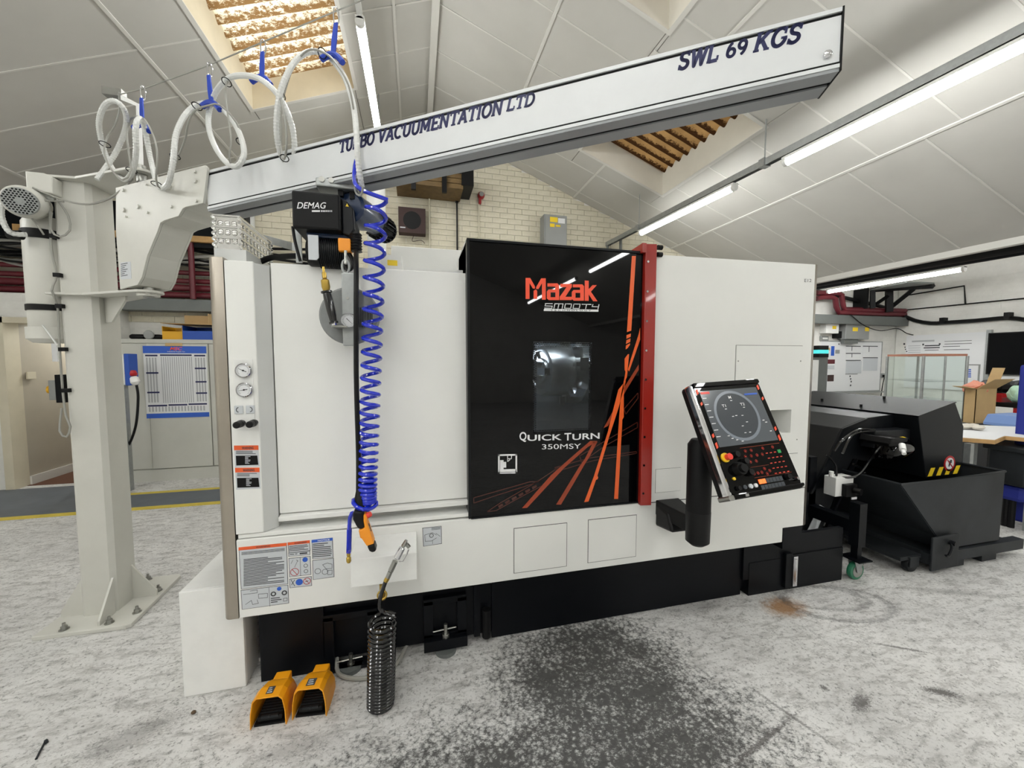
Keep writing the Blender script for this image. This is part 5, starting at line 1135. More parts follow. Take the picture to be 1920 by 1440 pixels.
build('dial', MB().cyl(q - YY * .012, q - YY * .0135, .026, n=28), 'paper', ga)
t_ = MB()
for i in range(19): aa = math.radians(-60 + 300 * i / 18); v = Vector((math.cos(aa), 0, math.sin(aa))); t_.cyl(q - YY * .0138 + v * .018, q - YY * .0138 + v * .022, .0006, n=4)
build('tick_marks', t_, 'ink', ga)
v = Vector((.7, 0, -.72)); build('needle', MB().cyl(q - YY * .0145 - v * .01, q - YY * .0145 + v * .018, .0014, .0005, n=6), 'matte', ga)
# valve handle
h0 = PY(606, 500, YL - .05); h1 = PY(609, 540, YL - .05); h2 = PY(612, 546, YL - .05); h3 = PY(624, 597, YL - .05); h4 = PY(627, 610, YL - .05)
vh = build('valve_body', MB().lathe([(.004, 0), (.005, .02), (.008, .022), (.008, .042), (.006, .044), (.0145, .05), (.015, .075), (.011, (h2 - h0).length)], h0, h2 - h0, 14), 'brass', Lf, smooth=True)
build('grip', MB().lathe([(.020, 0), (.020, .006), (.0145, .008), (.0165, .035), (.0165, .075), (.0135, .112), (.018, .116), (.018, .122), (.008, .123)], h2, h3 - h2, 20), 'rubberg', Lf, smooth=True)
build('grip_end', MB().cyl(h3 + (h3 - h2).normalized() * .004, h4, .010, .008, n=10), 'chrome', Lf)
build('valve_link', MB().box(h4.x - .012, c0.x - .0, YL - .045, YL + .036, h4.z - .006, h4.z + .0), 'steel', Lf)
single('lift_chain', MB().cyl(PY(648, 470, YL + .02), PY(648, 495, YL + .018), .006, n=8), 'steel', 'short hoist chain above the lifter shackle', 'chain')

# blue coiled air line with the pendant cable
YC = 1.60
def coil(ptop, pbot, n_, r_top, r_bot, pitch, thick, m, Y, nm_, label, lead_in, lead_out, seg=18):
    a = PY(*ptop, Y); b = PY(*pbot, Y); pts = []
    tot = n_ * seg
    for i in range(tot + 1):
        t_ = i / tot; s_ = pitch(t_); p = a + (b - a) * s_; an = 2 * PI * n_ * t_; R_ = r_top + (r_bot - r_top) * s_
        pts.append(p + Vector((R_ * math.cos(an), R_ * math.sin(an), 0)))
    P = (smooth_path([*lead_in, pts[0]], .02)[:-1] if lead_in else []) + pts + (smooth_path([pts[-1], *lead_out], .02)[1:] if lead_out else [])
    return single(nm_, MB().tube(P, thick, 8), m, label, 'hose', smooth=True)
coil((706, 372), (688, 940), 30, .037, .031, lambda t: (1 - (1 - t) ** 1.8), .0078, 'blue', YC, 'coiled_air_hose', 'bright blue spiral air hose hanging in front of the white cover panel',
     [armw(668, 300, -.03), armw(664, 325, -.03), PY(672, 352, YC)], [PY(706, 946, YC), PY(690, 956, YC - .04), PY(668, 950, YC - .05), PY(662, 938, YC - .02), PY(676, 934, YC + .03), PY(694, 946, YC), PY(680, 956, YC - .05), PY(660, 962, YC - .04), PY(655, 985, YC - .03), PY(655, 1030, YC - .03)])
sp = MB(); a = PY(655, 992, YC - .03); b = PY(654, 1036, YC - .03)
hs = thing('hose_end', 'blue spring sleeve and brass nipple at the end of the blue air hose', 'fitting', b)
build('spring_sleeve', MB().tube([a + (b - a) * (i / 160) + Vector((.0085 * math.cos(i * .9), .0085 * math.sin(i * .9), 0)) for i in range(161)], .0016, 5), 'blue', hs)
build('nipple', MB().lathe([(.006, 0), (.009, .006), (.009, .02), (.006, .024), (.0075, .03), (.0075, .045)], PY(654, 1055, YC - .03), ZZ, 12), 'brass', hs, smooth=True)
# black pendant cable and pendant
pc = thing('hoist_pendant', 'amber and black hoist pendant controller hanging at the end of its black cable', 'controller', PY(690, 1035, YC - .05))
build('pendant_cable', MB().tube(smooth_path([bq2 + ZZ * .01, PY(668, 520, YC - .01), PY(668, 700, YC - .01), PY(672, 850, YC - .01), PY(672, 925, YC - .01)], .05), .0095, 8), 'rubber', pc, smooth=True)
build('cable_boot', MB().lathe([(.016, 0), (.019, .03), (.017, .06), (.010, .09)], PY(675, 962, YC - .03), PY(672, 905, YC - .01) - PY(675, 962, YC - .03), 16), 'rubber', pc, smooth=True)
zp_ = zm(600, 900, 6.545)
def pp(P): return [(v.x, v.z) for v in (PY(*q, YC - .06) for q in zp_(P))]
build('pendant_grip', MB().prism(pp([(415, 370), (540, 385), (535, 420), (540, 500), (552, 585), (475, 610), (440, 560), (405, 490), (400, 420)]), 'y', YC - .065, YC - .02), 'rubber', pc, bev=.009)
build('pendant_body', MB().prism(pp([(475, 610), (552, 583), (535, 500), (535, 420), (560, 415), (580, 460), (578, 520), (600, 580), (665, 775), (575, 805), (515, 715), (495, 705), (490, 680)]), 'y', YC - .067, YC - .022), 'pendor', pc, bev=.007)
build('pendant_tip', MB().prism(pp([(575, 806), (665, 776), (690, 850), (685, 875), (640, 890), (605, 870)]), 'y', YC - .066, YC - .02), 'rubber', pc, bev=.008)
q = PY(*zp_([(570, 440)])[0], YC - .05); build('stop_button', MB().cyl(q, q + Vector((.016, -.004, .008)), .012, .010, n=16), 'estop', pc, smooth=True)
for p in ((582, 560), (600, 620), (590, 590)): q = PY(*zp_([p])[0], YC - .045); build('direction_button', MB().cyl(q, q + Vector((.007, 0, .003)), .007, n=10), 'rubber', pc)
# air gun with its black spiral hose
YG = 1.555
q = [PY(*p, YG) for p in ((760, 1013), (756, 1024), (741, 1052), (737, 1060), (727, 1083), (723, 1090), (720, 1096))]
ag = thing('air_gun', 'chrome air blow gun resting on the white shelf box', 'air gun', q[-1])
build('gun_body', MB().lathe([(.004, 0), (.008, .004), (.0125, .008), (.0135, .05), (.010, .054)], q[1], q[2] - q[1], 18), 'chrome', ag, smooth=True)
build('gun_nozzle', MB().cyl(q[1], q[0] + Vector((.004, 0, .0)), .009, .006, n=10).cyl(PY(762, 1020, YG - .005), PY(767, 1026, YG - .005), .008, n=8), 'steel', ag)
build('trigger', MB().tube([PY(766, 1030, YG), PY(763, 1038, YG), PY(755, 1052, YG), PY(748, 1052, YG)], .003, 6), 'chrome', ag)
build('hex_fitting', MB().cyl(q[2], q[3] + (q[4] - q[3]) * .45, .0115, n=6), 'steel', ag); build('hex_fitting', MB().cyl(q[3] + (q[4] - q[3]) * .5, q[4], .010, n=6), 'steel', ag)
build('brass_nut', MB().cyl(q[4], q[5], .010, n=6), 'brass', ag)
sh = coil((717, 1160), (714, 1318), 23, .049, .048, lambda t: t ** .82, .0080, 'rubberg', YG + .02, 'spiral_hose', 'glossy black spiral air hose hanging from the air gun almost to the floor',
     [q[5], PY(713, 1120, YG), PY(712, 1140, YG), PY(722, 1150, YG), PY(738, 1153, YG - .02)], [PY(700, 1326, YG)])

# ------------------------------------------------------------------ foot pedals and bits on the floor
def pedal(px_f, label, ang, lt):
    c = PZ(*px_f); Mx = Matrix.Translation((c.x, c.y, 0)) @ Matrix.Rotation(ang, 4, 'Z')
    T_ = thing('foot_pedal', label, 'pedal', (c.x, c.y, 0), 'yellow foot pedals')
    Hh = .122; wf = .064; wt = .050; D = .142
    def hp_(y, w, wt_, h, z0=0): return [(-w, y, z0), (-w * .97, y, h * .5), (-wt_ - .004, y, h - .014), (-wt_ + .010, y, h), (wt_ - .010, y, h), (wt_ + .004, y, h - .014), (w * .97, y, h * .5), (w, y, z0)]
    outer = [hp_(0, wf, wt, Hh), hp_(.05, wf * .99, wt * .99, Hh * .99), hp_(.10, wf * .95, wt * .93, Hh * .86), hp_(D, wf * .88, wt * .8, Hh * .66)]
    inner = [[(x * .94, y, max(0, z - .005) if z else 0) for x, y, z in r] for r in outer]
    vs = [v for r in outer + inner for v in r]; fs = []; n = 8
    for k in range(3):
        for i in range(7):
            fs.append((k * n + i, k * n + i + 1, (k + 1) * n + i + 1, (k + 1) * n + i)); b = 32
            fs.append((b + k * n + i, b + (k + 1) * n + i, b + (k + 1) * n + i + 1, b + k * n + i + 1))
    for i in range(7): fs.append((i, 32 + i, 32 + i + 1, i + 1)); fs.append((24 + i, 24 + i + 1, 56 + i + 1, 56 + i))
    for k in range(3): fs.append((k * n, (k + 1) * n, 32 + (k + 1) * n, 32 + k * n)); fs.append((k * n + 7, 32 + k * n + 7, 32 + (k + 1) * n + 7, (k + 1) * n + 7))
    build('hood', MB(Mx).add(vs, fs), 'yellow', T_, bev=.0015)
    build('rear_block', MB(Mx).box(-.03, .03, .12, .165, .02, .092).box(-.02, .02, .16, .18, .03, .07), 'yellow', T_, bev=.005)
    pdl = build('treadle', MB(Mx).prism([(.015, .012), (.13, .040), (.13, .050), (.015, .030)], 'x', -.044, .044), 'rubber', T_, bev=.003)
    rb_ = MB(Mx)
    for k in range(8): rb_.box(-.04, .04, .03 + k * .011, .034 + k * .011, .0325 + k * .0018, .0365 + k * .002)
    rb_.box(-.03, .03, .012, .02, .026, .036).ball((0, .014, .032), .006, 8); build('tread_ribs', rb_, 'skip', pdl, kind='stuff')
    build('base', MB(Mx).box(-.054, .054, .01, .14, 0, .008), 'matte', T_)
    lb_ = build('hood_label', MB(Mx).box(-lt, lt, .016, .05, Hh * .985, Hh * 1.006), 'ink', T_)
    m2 = MB(Mx)
    for k in range(3): m2.box(-lt * .7, lt * .7 - .003 * k, .020 + k * .010, .024 + k * .010, Hh * 1.006, Hh * 1.010)
    build('label_text', m2, 'label', lb_)
    return T_
pedal((503, 1364), 'left yellow hooded foot pedal with short dark label on its hood', -.06, .012)
pedal((580, 1347), 'right yellow hooded foot pedal, nearer the coiled hose', -.10, .016)
q = PZ(363, 1338); single('pebble', MB().ball((q.x, q.y, .006), .009, 10, (1, .9, .7)), 'stone', 'small brown pebble on the floor left of the yellow pedals', 'pebble')
q = PZ(84, 1395); q2 = PZ(68, 1425); single('bolt', MB().cyl((q.x, q.y, .006), (q2.x, q2.y, .004), .0035, n=8).cyl((q.x, q.y, .006), (q.x + .004, q.y + .006, .006), .0075, n=6), 'skip', 'loose dark bolt on the floor in the lower left corner', 'bolt')
q = PZ(632, 1255, .012)
single('grey_conduit', MB().tube(smooth_path([PZ(628, 1250, .03) + YY * .05, PZ(634, 1262, .015), PZ(660, 1272, .012), PZ(700, 1268, .012), PZ(742, 1245, .012), PZ(768, 1205, .03) + YY * .02], .02), .009, 8), 'cable', 'pale grey conduit curving out from under the machine base behind the spiral hose', 'conduit', smooth=True)

# ------------------------------------------------------------------ left background
def wy(px, py, Y): return PY(px, py, Y)
def pbox(x0_, y0_, x1_, y1_, Y, th, back=None):
    """box whose front face spans the photo rectangle on the plane y=Y, th deep behind it"""
    a = PY(x0_, (y0_ + y1_) / 2, Y); b = PY(x1_, (y0_ + y1_) / 2, Y); m_ = (x0_ + x1_) / 2; c = PY(m_, y1_, Y); d = PY(m_, y0_, Y)
    return (a.x, b.x, Y, Y + th, c.z, d.z)
YCb = 5.27
za = PY(300, 636, YCb).z; xa = -3.32; xm1 = PY(282, 780, YCb).x; xb = -1.95
cbn = thing('steel_cupboard', 'grey steel double-door cupboard with a wall chart taped on, behind the crane column', 'cupboard', (-2.6, YCb, 0))
build('body', MB().box(xa, xb, YCb + .02, BY - .03, .0, za).box(xa, xb, YCb, YCb + .02, 0, .14).box(xa, xb, YCb, YCb + .02, za - .045, za), 'cab', cbn)
xm2 = PY(405, 780, YCb).x - .05
for (a, b, dy) in ((xa + .01, xm1 - .003, .0), (xm1 + .003, xm2, -.012), (xm2 + .006, xb - .01, .0)): build('door', box(a, b, YCb + dy, YCb + dy + .02, .15, za - .05), 'cab', cbn, bev=.004)
# wall chart
X0, X1, _, _, Z0, Z1 = pbox(273, 649, 390, 783, YCb - .016, .002)
X0 = PY(272, 700, YCb).x; X1 = PY(390, 700, YCb).x
ch_ = thing('wall_chart', 'white printed tooling chart with blue header taped to the grey cupboard door', 'poster', ((X0 + X1) / 2, YCb - .013, Z0))
build('sheet', box(X0, X1, YCb - .0145, YCb - .0125, Z0, Z1), 'paper', ch_)
hb_ = .052 * 1; fb_ = .035; HW = X1 - X0; HT = Z1 - Z0
build('header_band', box(X0, X1, YCb - .016, YCb - .0145, Z1 - HT * .1, Z1), 'labelb', ch_); build('footer_band', box(X0, X1, YCb - .016, YCb - .0145, Z0, Z0 + HT * .065), 'labelb', ch_)
t_ = MB(); put_text(t_, 'MSC', (X0 + HW * .42, YCb - .016, Z1 - HT * .058), XX, ZZ, -YY, HW * .2, HT * .045, .02, .3); build('chart_lettering', t_, 'mazred', ch_)
t_ = MB(); put_text(t_, 'Industrial Supply Co.', (X0 + HW * .38, YCb - .016, Z1 - HT * .088), XX, ZZ, -YY, HW * .28, HT * .02, .01); build('chart_lettering', t_, 'printw', ch_)
t_ = MB()
for (a, b, c) in ((.03, .22, .12), (.03, .22, .36), (.03, .22, .63), (.8, .98, .12), (.8, .98, .30), (.8, .98, .49), (.8, .98, .65), (.26, .76, .115), (.03, .33, .815), (.35, .65, .81), (.67, .97, .805)): build('chart_heading', box(X0 + HW * a, X0 + HW * b, YCb - .0152, YCb - .0145, Z1 - HT * (c + .022), Z1 - HT * c), 'navy', ch_)
t_ = MB()
for k in range(15): t_.box(X0 + HW * (.27 + k * .034), X0 + HW * (.285 + k * .034), YCb - .015, YCb - .0145, Z0 + HT * .21, Z1 - HT * .15)
for s_ in (.04, .81):
    for k in range(4): t_.box(X0 + HW * (s_ + k * .045), X0 + HW * (s_ + .025 + k * .045), YCb - .015, YCb - .0145, Z0 + HT * .22, Z1 - HT * .16)
for k in range(18): t_.box(X0 + HW * (.04 + k * .051), X0 + HW * (.066 + k * .051), YCb - .015, YCb - .0145, Z0 + HT * .09, Z0 + HT * .16)
build('chart_columns', t_, 'paperg', ch_)
build('tape', box(X0 + HW * .35, X0 + HW * .62, YCb - .016, YCb - .0145, Z1 - .003, Z1 + .035), 'card', ch_)
# things on top of the cupboard
def bin_(x0_, x1_, y0_, y1_, z0_, h, m, label, cat='bin', name='storage_bin', group=None, wall=.006):
    b_ = thing(name, label, cat, ((x0_ + x1_) / 2, (y0_ + y1_) / 2, z0_), group)
    build('bin_floor', box(x0_ + wall, x1_ - wall, y0_ + wall, y1_ - wall, z0_, z0_ + wall), m, b_)
    for q in ((x0_, x0_ + wall, y0_, y1_), (x1_ - wall, x1_, y0_, y1_), (x0_ + wall, x1_ - wall, y1_ - wall, y1_)): build('bin_wall', box(*q, z0_, z0_ + h), m, b_)
    build('bin_front', box(x0_ + wall, x1_ - wall, y0_, y0_ + wall, z0_, z0_ + h * .62), m, b_); build('bin_rim', box(x0_ - .004, x1_ + .004, y1_ - .004, y1_ + .006, z0_ + h - .012, z0_ + h), m, b_)
    return b_
Yt = 5.35
x0_ = PY(304, 625, Yt).x; x1_ = PY(342, 625, Yt).x; x2_ = PY(404, 625, Yt).x
bin_(x0_, x1_, Yt, Yt + .25, za + .001, PY(320, 612, Yt).z - za, 'yelbin', 'yellow plastic storage bin on top of the grey cupboard')
bin_(x1_ + .01, x2_, Yt - .02, Yt + .28, za + .001, PY(370, 611, Yt).z - za, 'bluebin', 'blue plastic storage bin on the cupboard below the cardboard tray')
zt = PY(320, 611, Yt).z + .01
ct = thing('cardboard_tray', 'open cardboard tray lying across the yellow and blue bins', 'box', ((x0_ + x2_) / 2, Yt + .1, zt))
build('tray_base', MB().add([(x0_ + .03, Yt - .08, zt + .012), (x2_ - .02, Yt - .05, zt + .008), (x2_, Yt + .26, zt + .012), (x0_ + .10, Yt + .26, zt + .012), (x0_ + .03, Yt - .08, zt + .018), (x2_ - .02, Yt - .05, zt + .014), (x2_, Yt + .26, zt + .018), (x0_ + .10, Yt + .26, zt + .018)], [(0, 3, 2, 1), (4, 5, 6, 7), (0, 1, 5, 4), (1, 2, 6, 5), (2, 3, 7, 6), (3, 0, 4, 7)]), 'card', ct)
build('tray_wall', box(x0_ + .10, x2_, Yt + .26, Yt + .266, zt + .01, zt + .14), 'card', ct); build('tray_wall', box(x2_ - .07, x2_ - .064, Yt + .0, Yt + .26, zt + .015, zt + .14), 'card', ct)
for (pxa, pxb, lab_, hh) in ((238, 270, 'dark angled power tool lying at the left on the grey cupboard', .05), (270, 303, 'dark grey tool with a round pale collar beside the yellow bin', .09)):
    a = PY(pxa, 628, Yt).x; b = PY(pxb, 628, Yt).x; tl = thing('power_tool', lab_, 'tool', ((a + b) / 2, Yt + .05, za))
    build('tool_body', MB().lathe([(.02, 0), (.03, .02), (.03, (b - a) * .7), (.018, (b - a))], (a, Yt + .05, za + .032), (1, .1, 0), 14), 'rubber', tl, smooth=True)
    if hh > .06: build('tool_collar', MB().lathe([(.045, 0), (.052, .01), (.045, .03)], (a + .04, Yt + .0, za + .053), (0, 1, .0), 18), 'greybox', tl, smooth=True)
    else: build('tool_handle', box(a + .03, a + .14, Yt + .02, Yt + .04, za + .001, za + .02), 'matte', tl)
# switched socket with red plug
q = PY(228, 700, 4.9)
X0, X1, _, _, Z0, Z1 = pbox(219, 664, 243, 722, 4.9, .1)
so = thing('socket_box', 'white and blue industrial socket box with red plug beside the crane column', 'socket', ((X0 + X1) / 2, 5.0, Z0))
build('socket_case', box(X0 - .05, X1 - .045, 4.9, 5.02, Z0, Z1), 'lampw', so, bev=.006); build('socket_cover', box(X1 - .04, X1, 4.89, 5.03, Z0 - .005, Z1 + .005), 'bluebin', so, bev=.006)
build('socket_stand', box(X0 - .03, X1 - .08, 4.94, 5.0, 0, Z0), 'galv', so)
q0 = PY(243, 697, 4.95); q1 = PY(252, 713, 4.93)
build('red_flange', MB().lathe([(.03, 0), (.05, .01), (.05, .045), (.035, .06)], q0, q1 - q0, 16), 'redbin', so, smooth=True)
build('plug_body', MB().lathe([(.03, 0), (.045, .015), (.045, .06), (.02, .09)], q0 + (q1 - q0) * .6, Vector((.3, 0, -1)), 16), 'lampw', so, smooth=True)
build('plug_cable', MB().tube(smooth_path([PY(256, 722, 4.93), PY(259, 745, 4.93), PY(256, 790, 4.93), PY(248, 820, 4.95), PY(238, 840, 4.98), PY(228, 850, 5.0)], .02), .012, 8), 'rubber', so, smooth=True)
# doorway wall switch, isolator with yellow button
q = PX(57, 704, -4.22) ; sw_ = single('light_switch', box(-4.222, -4.205, q.y - .05, q.y + .05, q.z - .04, q.z + .04), 'frame', 'cream light switch on the corridor wall inside the doorway', 'switch', bev=.003)
X0, X1, _, _, Z0, Z1 = pbox(91, 713, 122, 750, 5.2, .05)
so = thing('stop_switch', 'grey switch box with yellow mushroom button seen behind the crane column', 'switch', (X0, 5.2, Z0))
build('switch_box', box(X0, PY(104, 730, 5.2).x, 5.2, 5.315, Z0, Z1), 'greybox', so, bev=.004); q = PY(91, 731, 5.2); build('mushroom_button', MB().lathe([(.02, 0), (.045, .015), (.04, .035), (.01, .05)], (X0, 5.25, q.z), (-1, -.2, 0), 16), 'yelbin', so, smooth=True)
build('isolator', box(PY(105, 730, 5.2).x, X1, 5.19, 5.315, Z0 - .03, Z1 + .06), 'base', so, bev=.004)
X0, X1, _, _, Z0, Z1 = pbox(97, 644, 107, 678, 5.28, .03); single('notice_card', box(X0, X1, 5.28, 5.318, Z0, Z1), 'paper', 'small white card fixed beside the doorway behind the column', 'notice')
# pipes and cables along the wall above the partition
PYy = 5.55
def zat(py, Y=PYy, px=300): return PY(px, py, Y).z
lt_ = single('cable_trunking', box(-5.9, -1.15, PYy - .02, BY - .005, zat(582), zat(560)), 'trunk', 'long grey steel trunking along the back wall at door-head height', 'trunking')
for k, (py, r_) in enumerate(((551, .035), (537, .04), (524, .03), (508, .028))):
    single('maroon_pipe', MB().cyl((-5.9, PYy + .04, zat(py)), (-1.1 + .05 * k, PYy + .04, zat(py)), r_, n=12), 'maroon', ['lowest maroon pipe above the grey trunking', 'second maroon pipe up, the thickest of the left bundle', 'third maroon pipe up in the left bundle', 'top maroon pipe just under the black cables'][k], 'pipe', 'maroon pipes on the left of the back wall', smooth=True)
q = PY(357, 470, 5.48); single('maroon_riser', MB().cyl((q.x, 5.49, zat(560)), (q.x, 5.49, PY(357, 452, 5.48).z), .03, n=12), 'maroon', 'vertical maroon pipe rising in front of the cables left of the machine', 'pipe', smooth=True)
rnd = random.Random(5)
cbn_ = thing('cable_bundle', 'dark bundle of black cables running above the maroon pipes', 'cables', (-3.4, 5.6, zat(505)))
for k in range(16):
    zz = zat(500) + .03 * (k % 10) + rnd.uniform(-.02, .02); yy = 5.56 + .05 * (k // 8) + rnd.uniform(-.02, .02)
    P = [(-5.9 + i * .42, yy, zz + rnd.uniform(-.05, .05) + (.03 * math.sin(i + k))) for i in range(12)]
    build('cable', MB().tube(smooth_path(P, .12), rnd.uniform(.010, .02), 6), 'rubber' if k % 5 else 'cable', cbn_, smooth=True)
dk = thing('duct', 'dark square ventilation duct opening behind the dimpled box', 'duct', (-1.9, 5.5, 2.5))
X0, X1, _, _, Z0, Z1 = pbox(330, 398, 458, 460, 5.45, .2); build('duct_body', MB().box(X0 - 1.9, X1, 5.5, BY - .002, Z0 - .02, Z1 + .06), 'base', dk)
build('duct_rail', box(X0 - 1.5, X1 - .1, 5.44, 5.49, PY(390, 455, 5.45).z, PY(390, 444, 5.45).z), 'wood', dk)
X0, X1, _, _, Z0, Z1 = pbox(459, 384, 474, 500, 5.6, .1); single('wall_pipe', MB().cyl(((X0 + X1) / 2, 5.68, 1.2), ((X0 + X1) / 2, 5.68, PY(466, 350, 5.65).z), (X1 - X0) / 2, n=16), 'greypanel', 'thick cream vertical pipe on the gable wall left of the hoist', 'pipe', smooth=True)
q = PY(480, 386, 5.6); single('pipe_stub', MB().cyl((q.x - .05, 5.62, q.z), (q.x + .05, 5.62, q.z), .03, n=12).ball((q.x + .05, 5.62, q.z), .04, 10), 'maroon', 'short dark red pipe stub on the gable wall under the crane arm', 'pipe', smooth=True)
# galvanised strut sloping across
a = PY(383, 410, 3.6); b = PY(560, 458, 2.6); d_ = (b - a).normalized(); u_ = d_.cross(ZZ).normalized()
st_ = single('steel_strut', MB().sheet([a, b, b - ZZ * .045, a - ZZ * .045], u_, .04), 'galv', 'bright galvanised strut crossing behind the dimpled exhaust box', 'strut')
bk = single('flex_conduit', MB().tube(smooth_path([PY(452, 478, 2.2), PY(480, 492, 2.0), PY(510, 483, 1.95), PY(560, 480, 1.95), PY(590, 483, 2.0), PY(640, 490, 2.1)], .02), .013, 8), 'rubber', 'black flexible conduit lying over the machine roof behind the hoist', 'conduit', smooth=True)

# ------------------------------------------------------------------ on the gable wall
YW = BY - .012
X0, X1, _, _, Z0, Z1 = pbox(747, 389, 798, 437, 5.6, .1)
sp_ = thing('wall_speaker', 'dark brown square loudspeaker box on the gable wall', 'speaker', ((X0 + X1) / 2, 5.7, Z0)); build('speaker_case', box(X0, X1, 5.6, YW, Z0, Z1), 'brown', sp_, bev=.004)
build('speaker_badge', box(X0 + .02, X0 + .09, 5.598, 5.6, Z0 + .06, Z0 + .075), 'label', sp_); build('speaker_cone', MB().cyl(((X0 + X1) / 2, 5.6, (Z0 + Z1) / 2), ((X0 + X1) / 2, 5.597, (Z0 + Z1) / 2), .12, n=24), 'matte', sp_)
build('speaker_wire', MB().tube(smooth_path([(X0 + .2, 5.7, Z0), (X0 + .18, 5.7, Z0 - .08), (X0 + .3, 5.7, Z0 - .06), (X0 + .35, 5.7, Z0 - .1)], .02), .004, 5), 'brown', sp_)
tb = thing('timber_bracket', 'old timber packing on dark steel brackets high on the gable wall under the arm', 'bracket', PY(800, 345, 5.4))
a = PY(742, 342, 5.3); b = PY(868, 320, 5.3); zt = PY(800, 318, 5.3).z; zb = PY(800, 348, 5.3).z
for k in range(3): build('timber', box(a.x, b.x, 5.3, YW, zb + k * (zt - zb) / 3 + .004, zb + (k + 1) * (zt - zb) / 3 - .004), 'dwood', tb)
for px_ in (775, 833): q = PY(px_, 330, 5.27).x; build('steel_angle', MB().box(q - .03, q + .03, 5.25, 5.295, zb - .08, zt + .05), 'matte', tb)
build('steel_plate', box(b.x - .02, b.x + .14, 5.28, YW, zb + .05, zt + .1), 'matte', tb); build('steel_plate', box(a.x + .3, b.x, 5.28, YW, zt + .0, zt + .06), 'base', tb)
q = PY(857, 400, 5.7); single('black_conduit', MB().cyl((q.x, 5.715, 1.7), (q.x, 5.715, zb), .012, n=8).box(q.x - .02, q.x + .02, 5.7, YW, PY(857, 375, 5.7).z - .03, PY(857, 375, 5.7).z + .03), 'rubber', 'thin black conduit dropping down the gable wall from the timber packing', 'conduit')
for px_, lab_ in ((805, 'thin painted conduit down the gable wall beside the brown speaker'), (898, 'thin painted conduit down the gable wall under the red bell')):
    q = PY(px_, 400, 5.72); single('painted_conduit', MB().cyl((q.x, 5.725, 1.7), (q.x, 5.725, PY(px_, 345 if px_ < 850 else 383, 5.72).z), .011, n=8), 'brick', lab_, 'conduit')
q = PY(903, 364, 5.66); be = thing('alarm_bell', 'round red fire alarm sounder on the gable wall', 'alarm', q)
build('sounder', MB().lathe([(.03, 0), (.05, .01), (.05, .05), (.035, .08)], (q.x, YW, q.z), -YY, 20), 'bellred', be, smooth=True); build('sounder_face', MB().cyl((q.x, YW - .08, q.z), (q.x, YW - .084, q.z), .032, n=18), 'greybox', be)
build('sounder_clip', box(q.x - .035, q.x + .0, 5.69, YW, q.z - .12, q.z - .04), 'bellred', be)
X0, X1, _, _, Z0, Z1 = pbox(1020, 403, 1063, 466, 5.55, .1)
ec_ = thing('electrical_cabinet', 'tall grey electrical enclosure with yellow stickers on the gable wall', 'cabinet', ((X0 + X1) / 2, 5.6, Z0)); build('enclosure', box(X0, X1, 5.55, YW, Z0 - .2, Z1), 'greybox', ec_, bev=.005)
build('enclosure_door', box(X0 + .02, X1 - .01, 5.543, 5.55, Z0 - .18, Z1 - .015), 'greybox', ec_)
for (u0, u1, v0, v1, m_) in ((.25, .58, .06, .22, 'yellowl'), (.25, .45, .27, .38, 'yellowl'), (.6, .9, .08, .24, 'paper'), (.5, .7, .3, .36, 'yellowl')): build('sticker', box(X0 + (X1 - X0) * u0, X0 + (X1 - X0) * u1, 5.541, 5.543, Z1 - .45 * v1 - .01, Z1 - .45 * v0 - .01), m_, ec_)
a = PY(1164, 500, 5.5); b = PY(1164, 441, 5.5); c = PY(1196, 420, 5.2)
single('bent_conduit', MB().tube([(a.x, 5.5, 0.0), (b.x, 5.5, b.z), PY(1215, 420, 4.9)], .022, 8), 'trunk', 'grey bent conduit rising from behind the red door edge to the light channel', 'conduit')

# ------------------------------------------------------------------ right background (aisle with back corner)
def pbw(x0_, y0_, x1_, y1_, th=.05): return pbox(x0_, y0_, x1_, y1_, BY + .011 - th, th - .001)
X0, X1, Ya, Yb_, Z0, Z1 = pbw(1538, 641, 1651, 733, .03)
wbd = thing('whiteboard', 'long whiteboard covered with pinned papers on the back wall beyond the machine', 'whiteboard', ((X0 + X1) / 2, Ya, Z0)); build('board', box(X0, X1, Ya, Yb_, Z0, Z1), 'paper', wbd)
for q in ((X0, X1, Z1, Z1 + .015), (X0, X1, Z0 - .015, Z0), (X1, X1 + .015, Z0 - .015, Z1 + .015)): build('board_frame', box(q[0], q[1], Ya - .005, Yb_, q[2], q[3]), 'galv', wbd)
build('pen_tray', box(X0, X1 + .01, Ya - .08, Ya - .006, Z0 - .04, Z0 - .016), 'greybox', wbd)
def sheets(parent, lst, Yq, off=.004):
    for (a, b, c, d, m_) in lst:
        x0q, x1q, _, _, z0q, z1q = pbox(a, b, c, d, Yq, .001); build('paper_sheet', box(x0q, x1q, Yq - off, Yq - off + .003, z0q, z1q), m_, parent)
sheets(wbd, [(1586, 648, 1615, 661, 'paper'), (1618, 648, 1647, 668, 'paper'), (1586, 663, 1615, 675, 'paper'), (1586, 677, 1615, 700, 'label'), (1618, 671, 1645, 695, 'label'), (1558, 649, 1564, 667, 'labelb'), (1551, 674, 1565, 682, 'maroon'), (1551, 685, 1564, 692, 'label'), (1551, 703, 1563, 715, 'brown'), (1566, 656, 1574, 663, 'greybox'), (1551, 652, 1556, 657, 'card')], Ya)
t_ = MB()
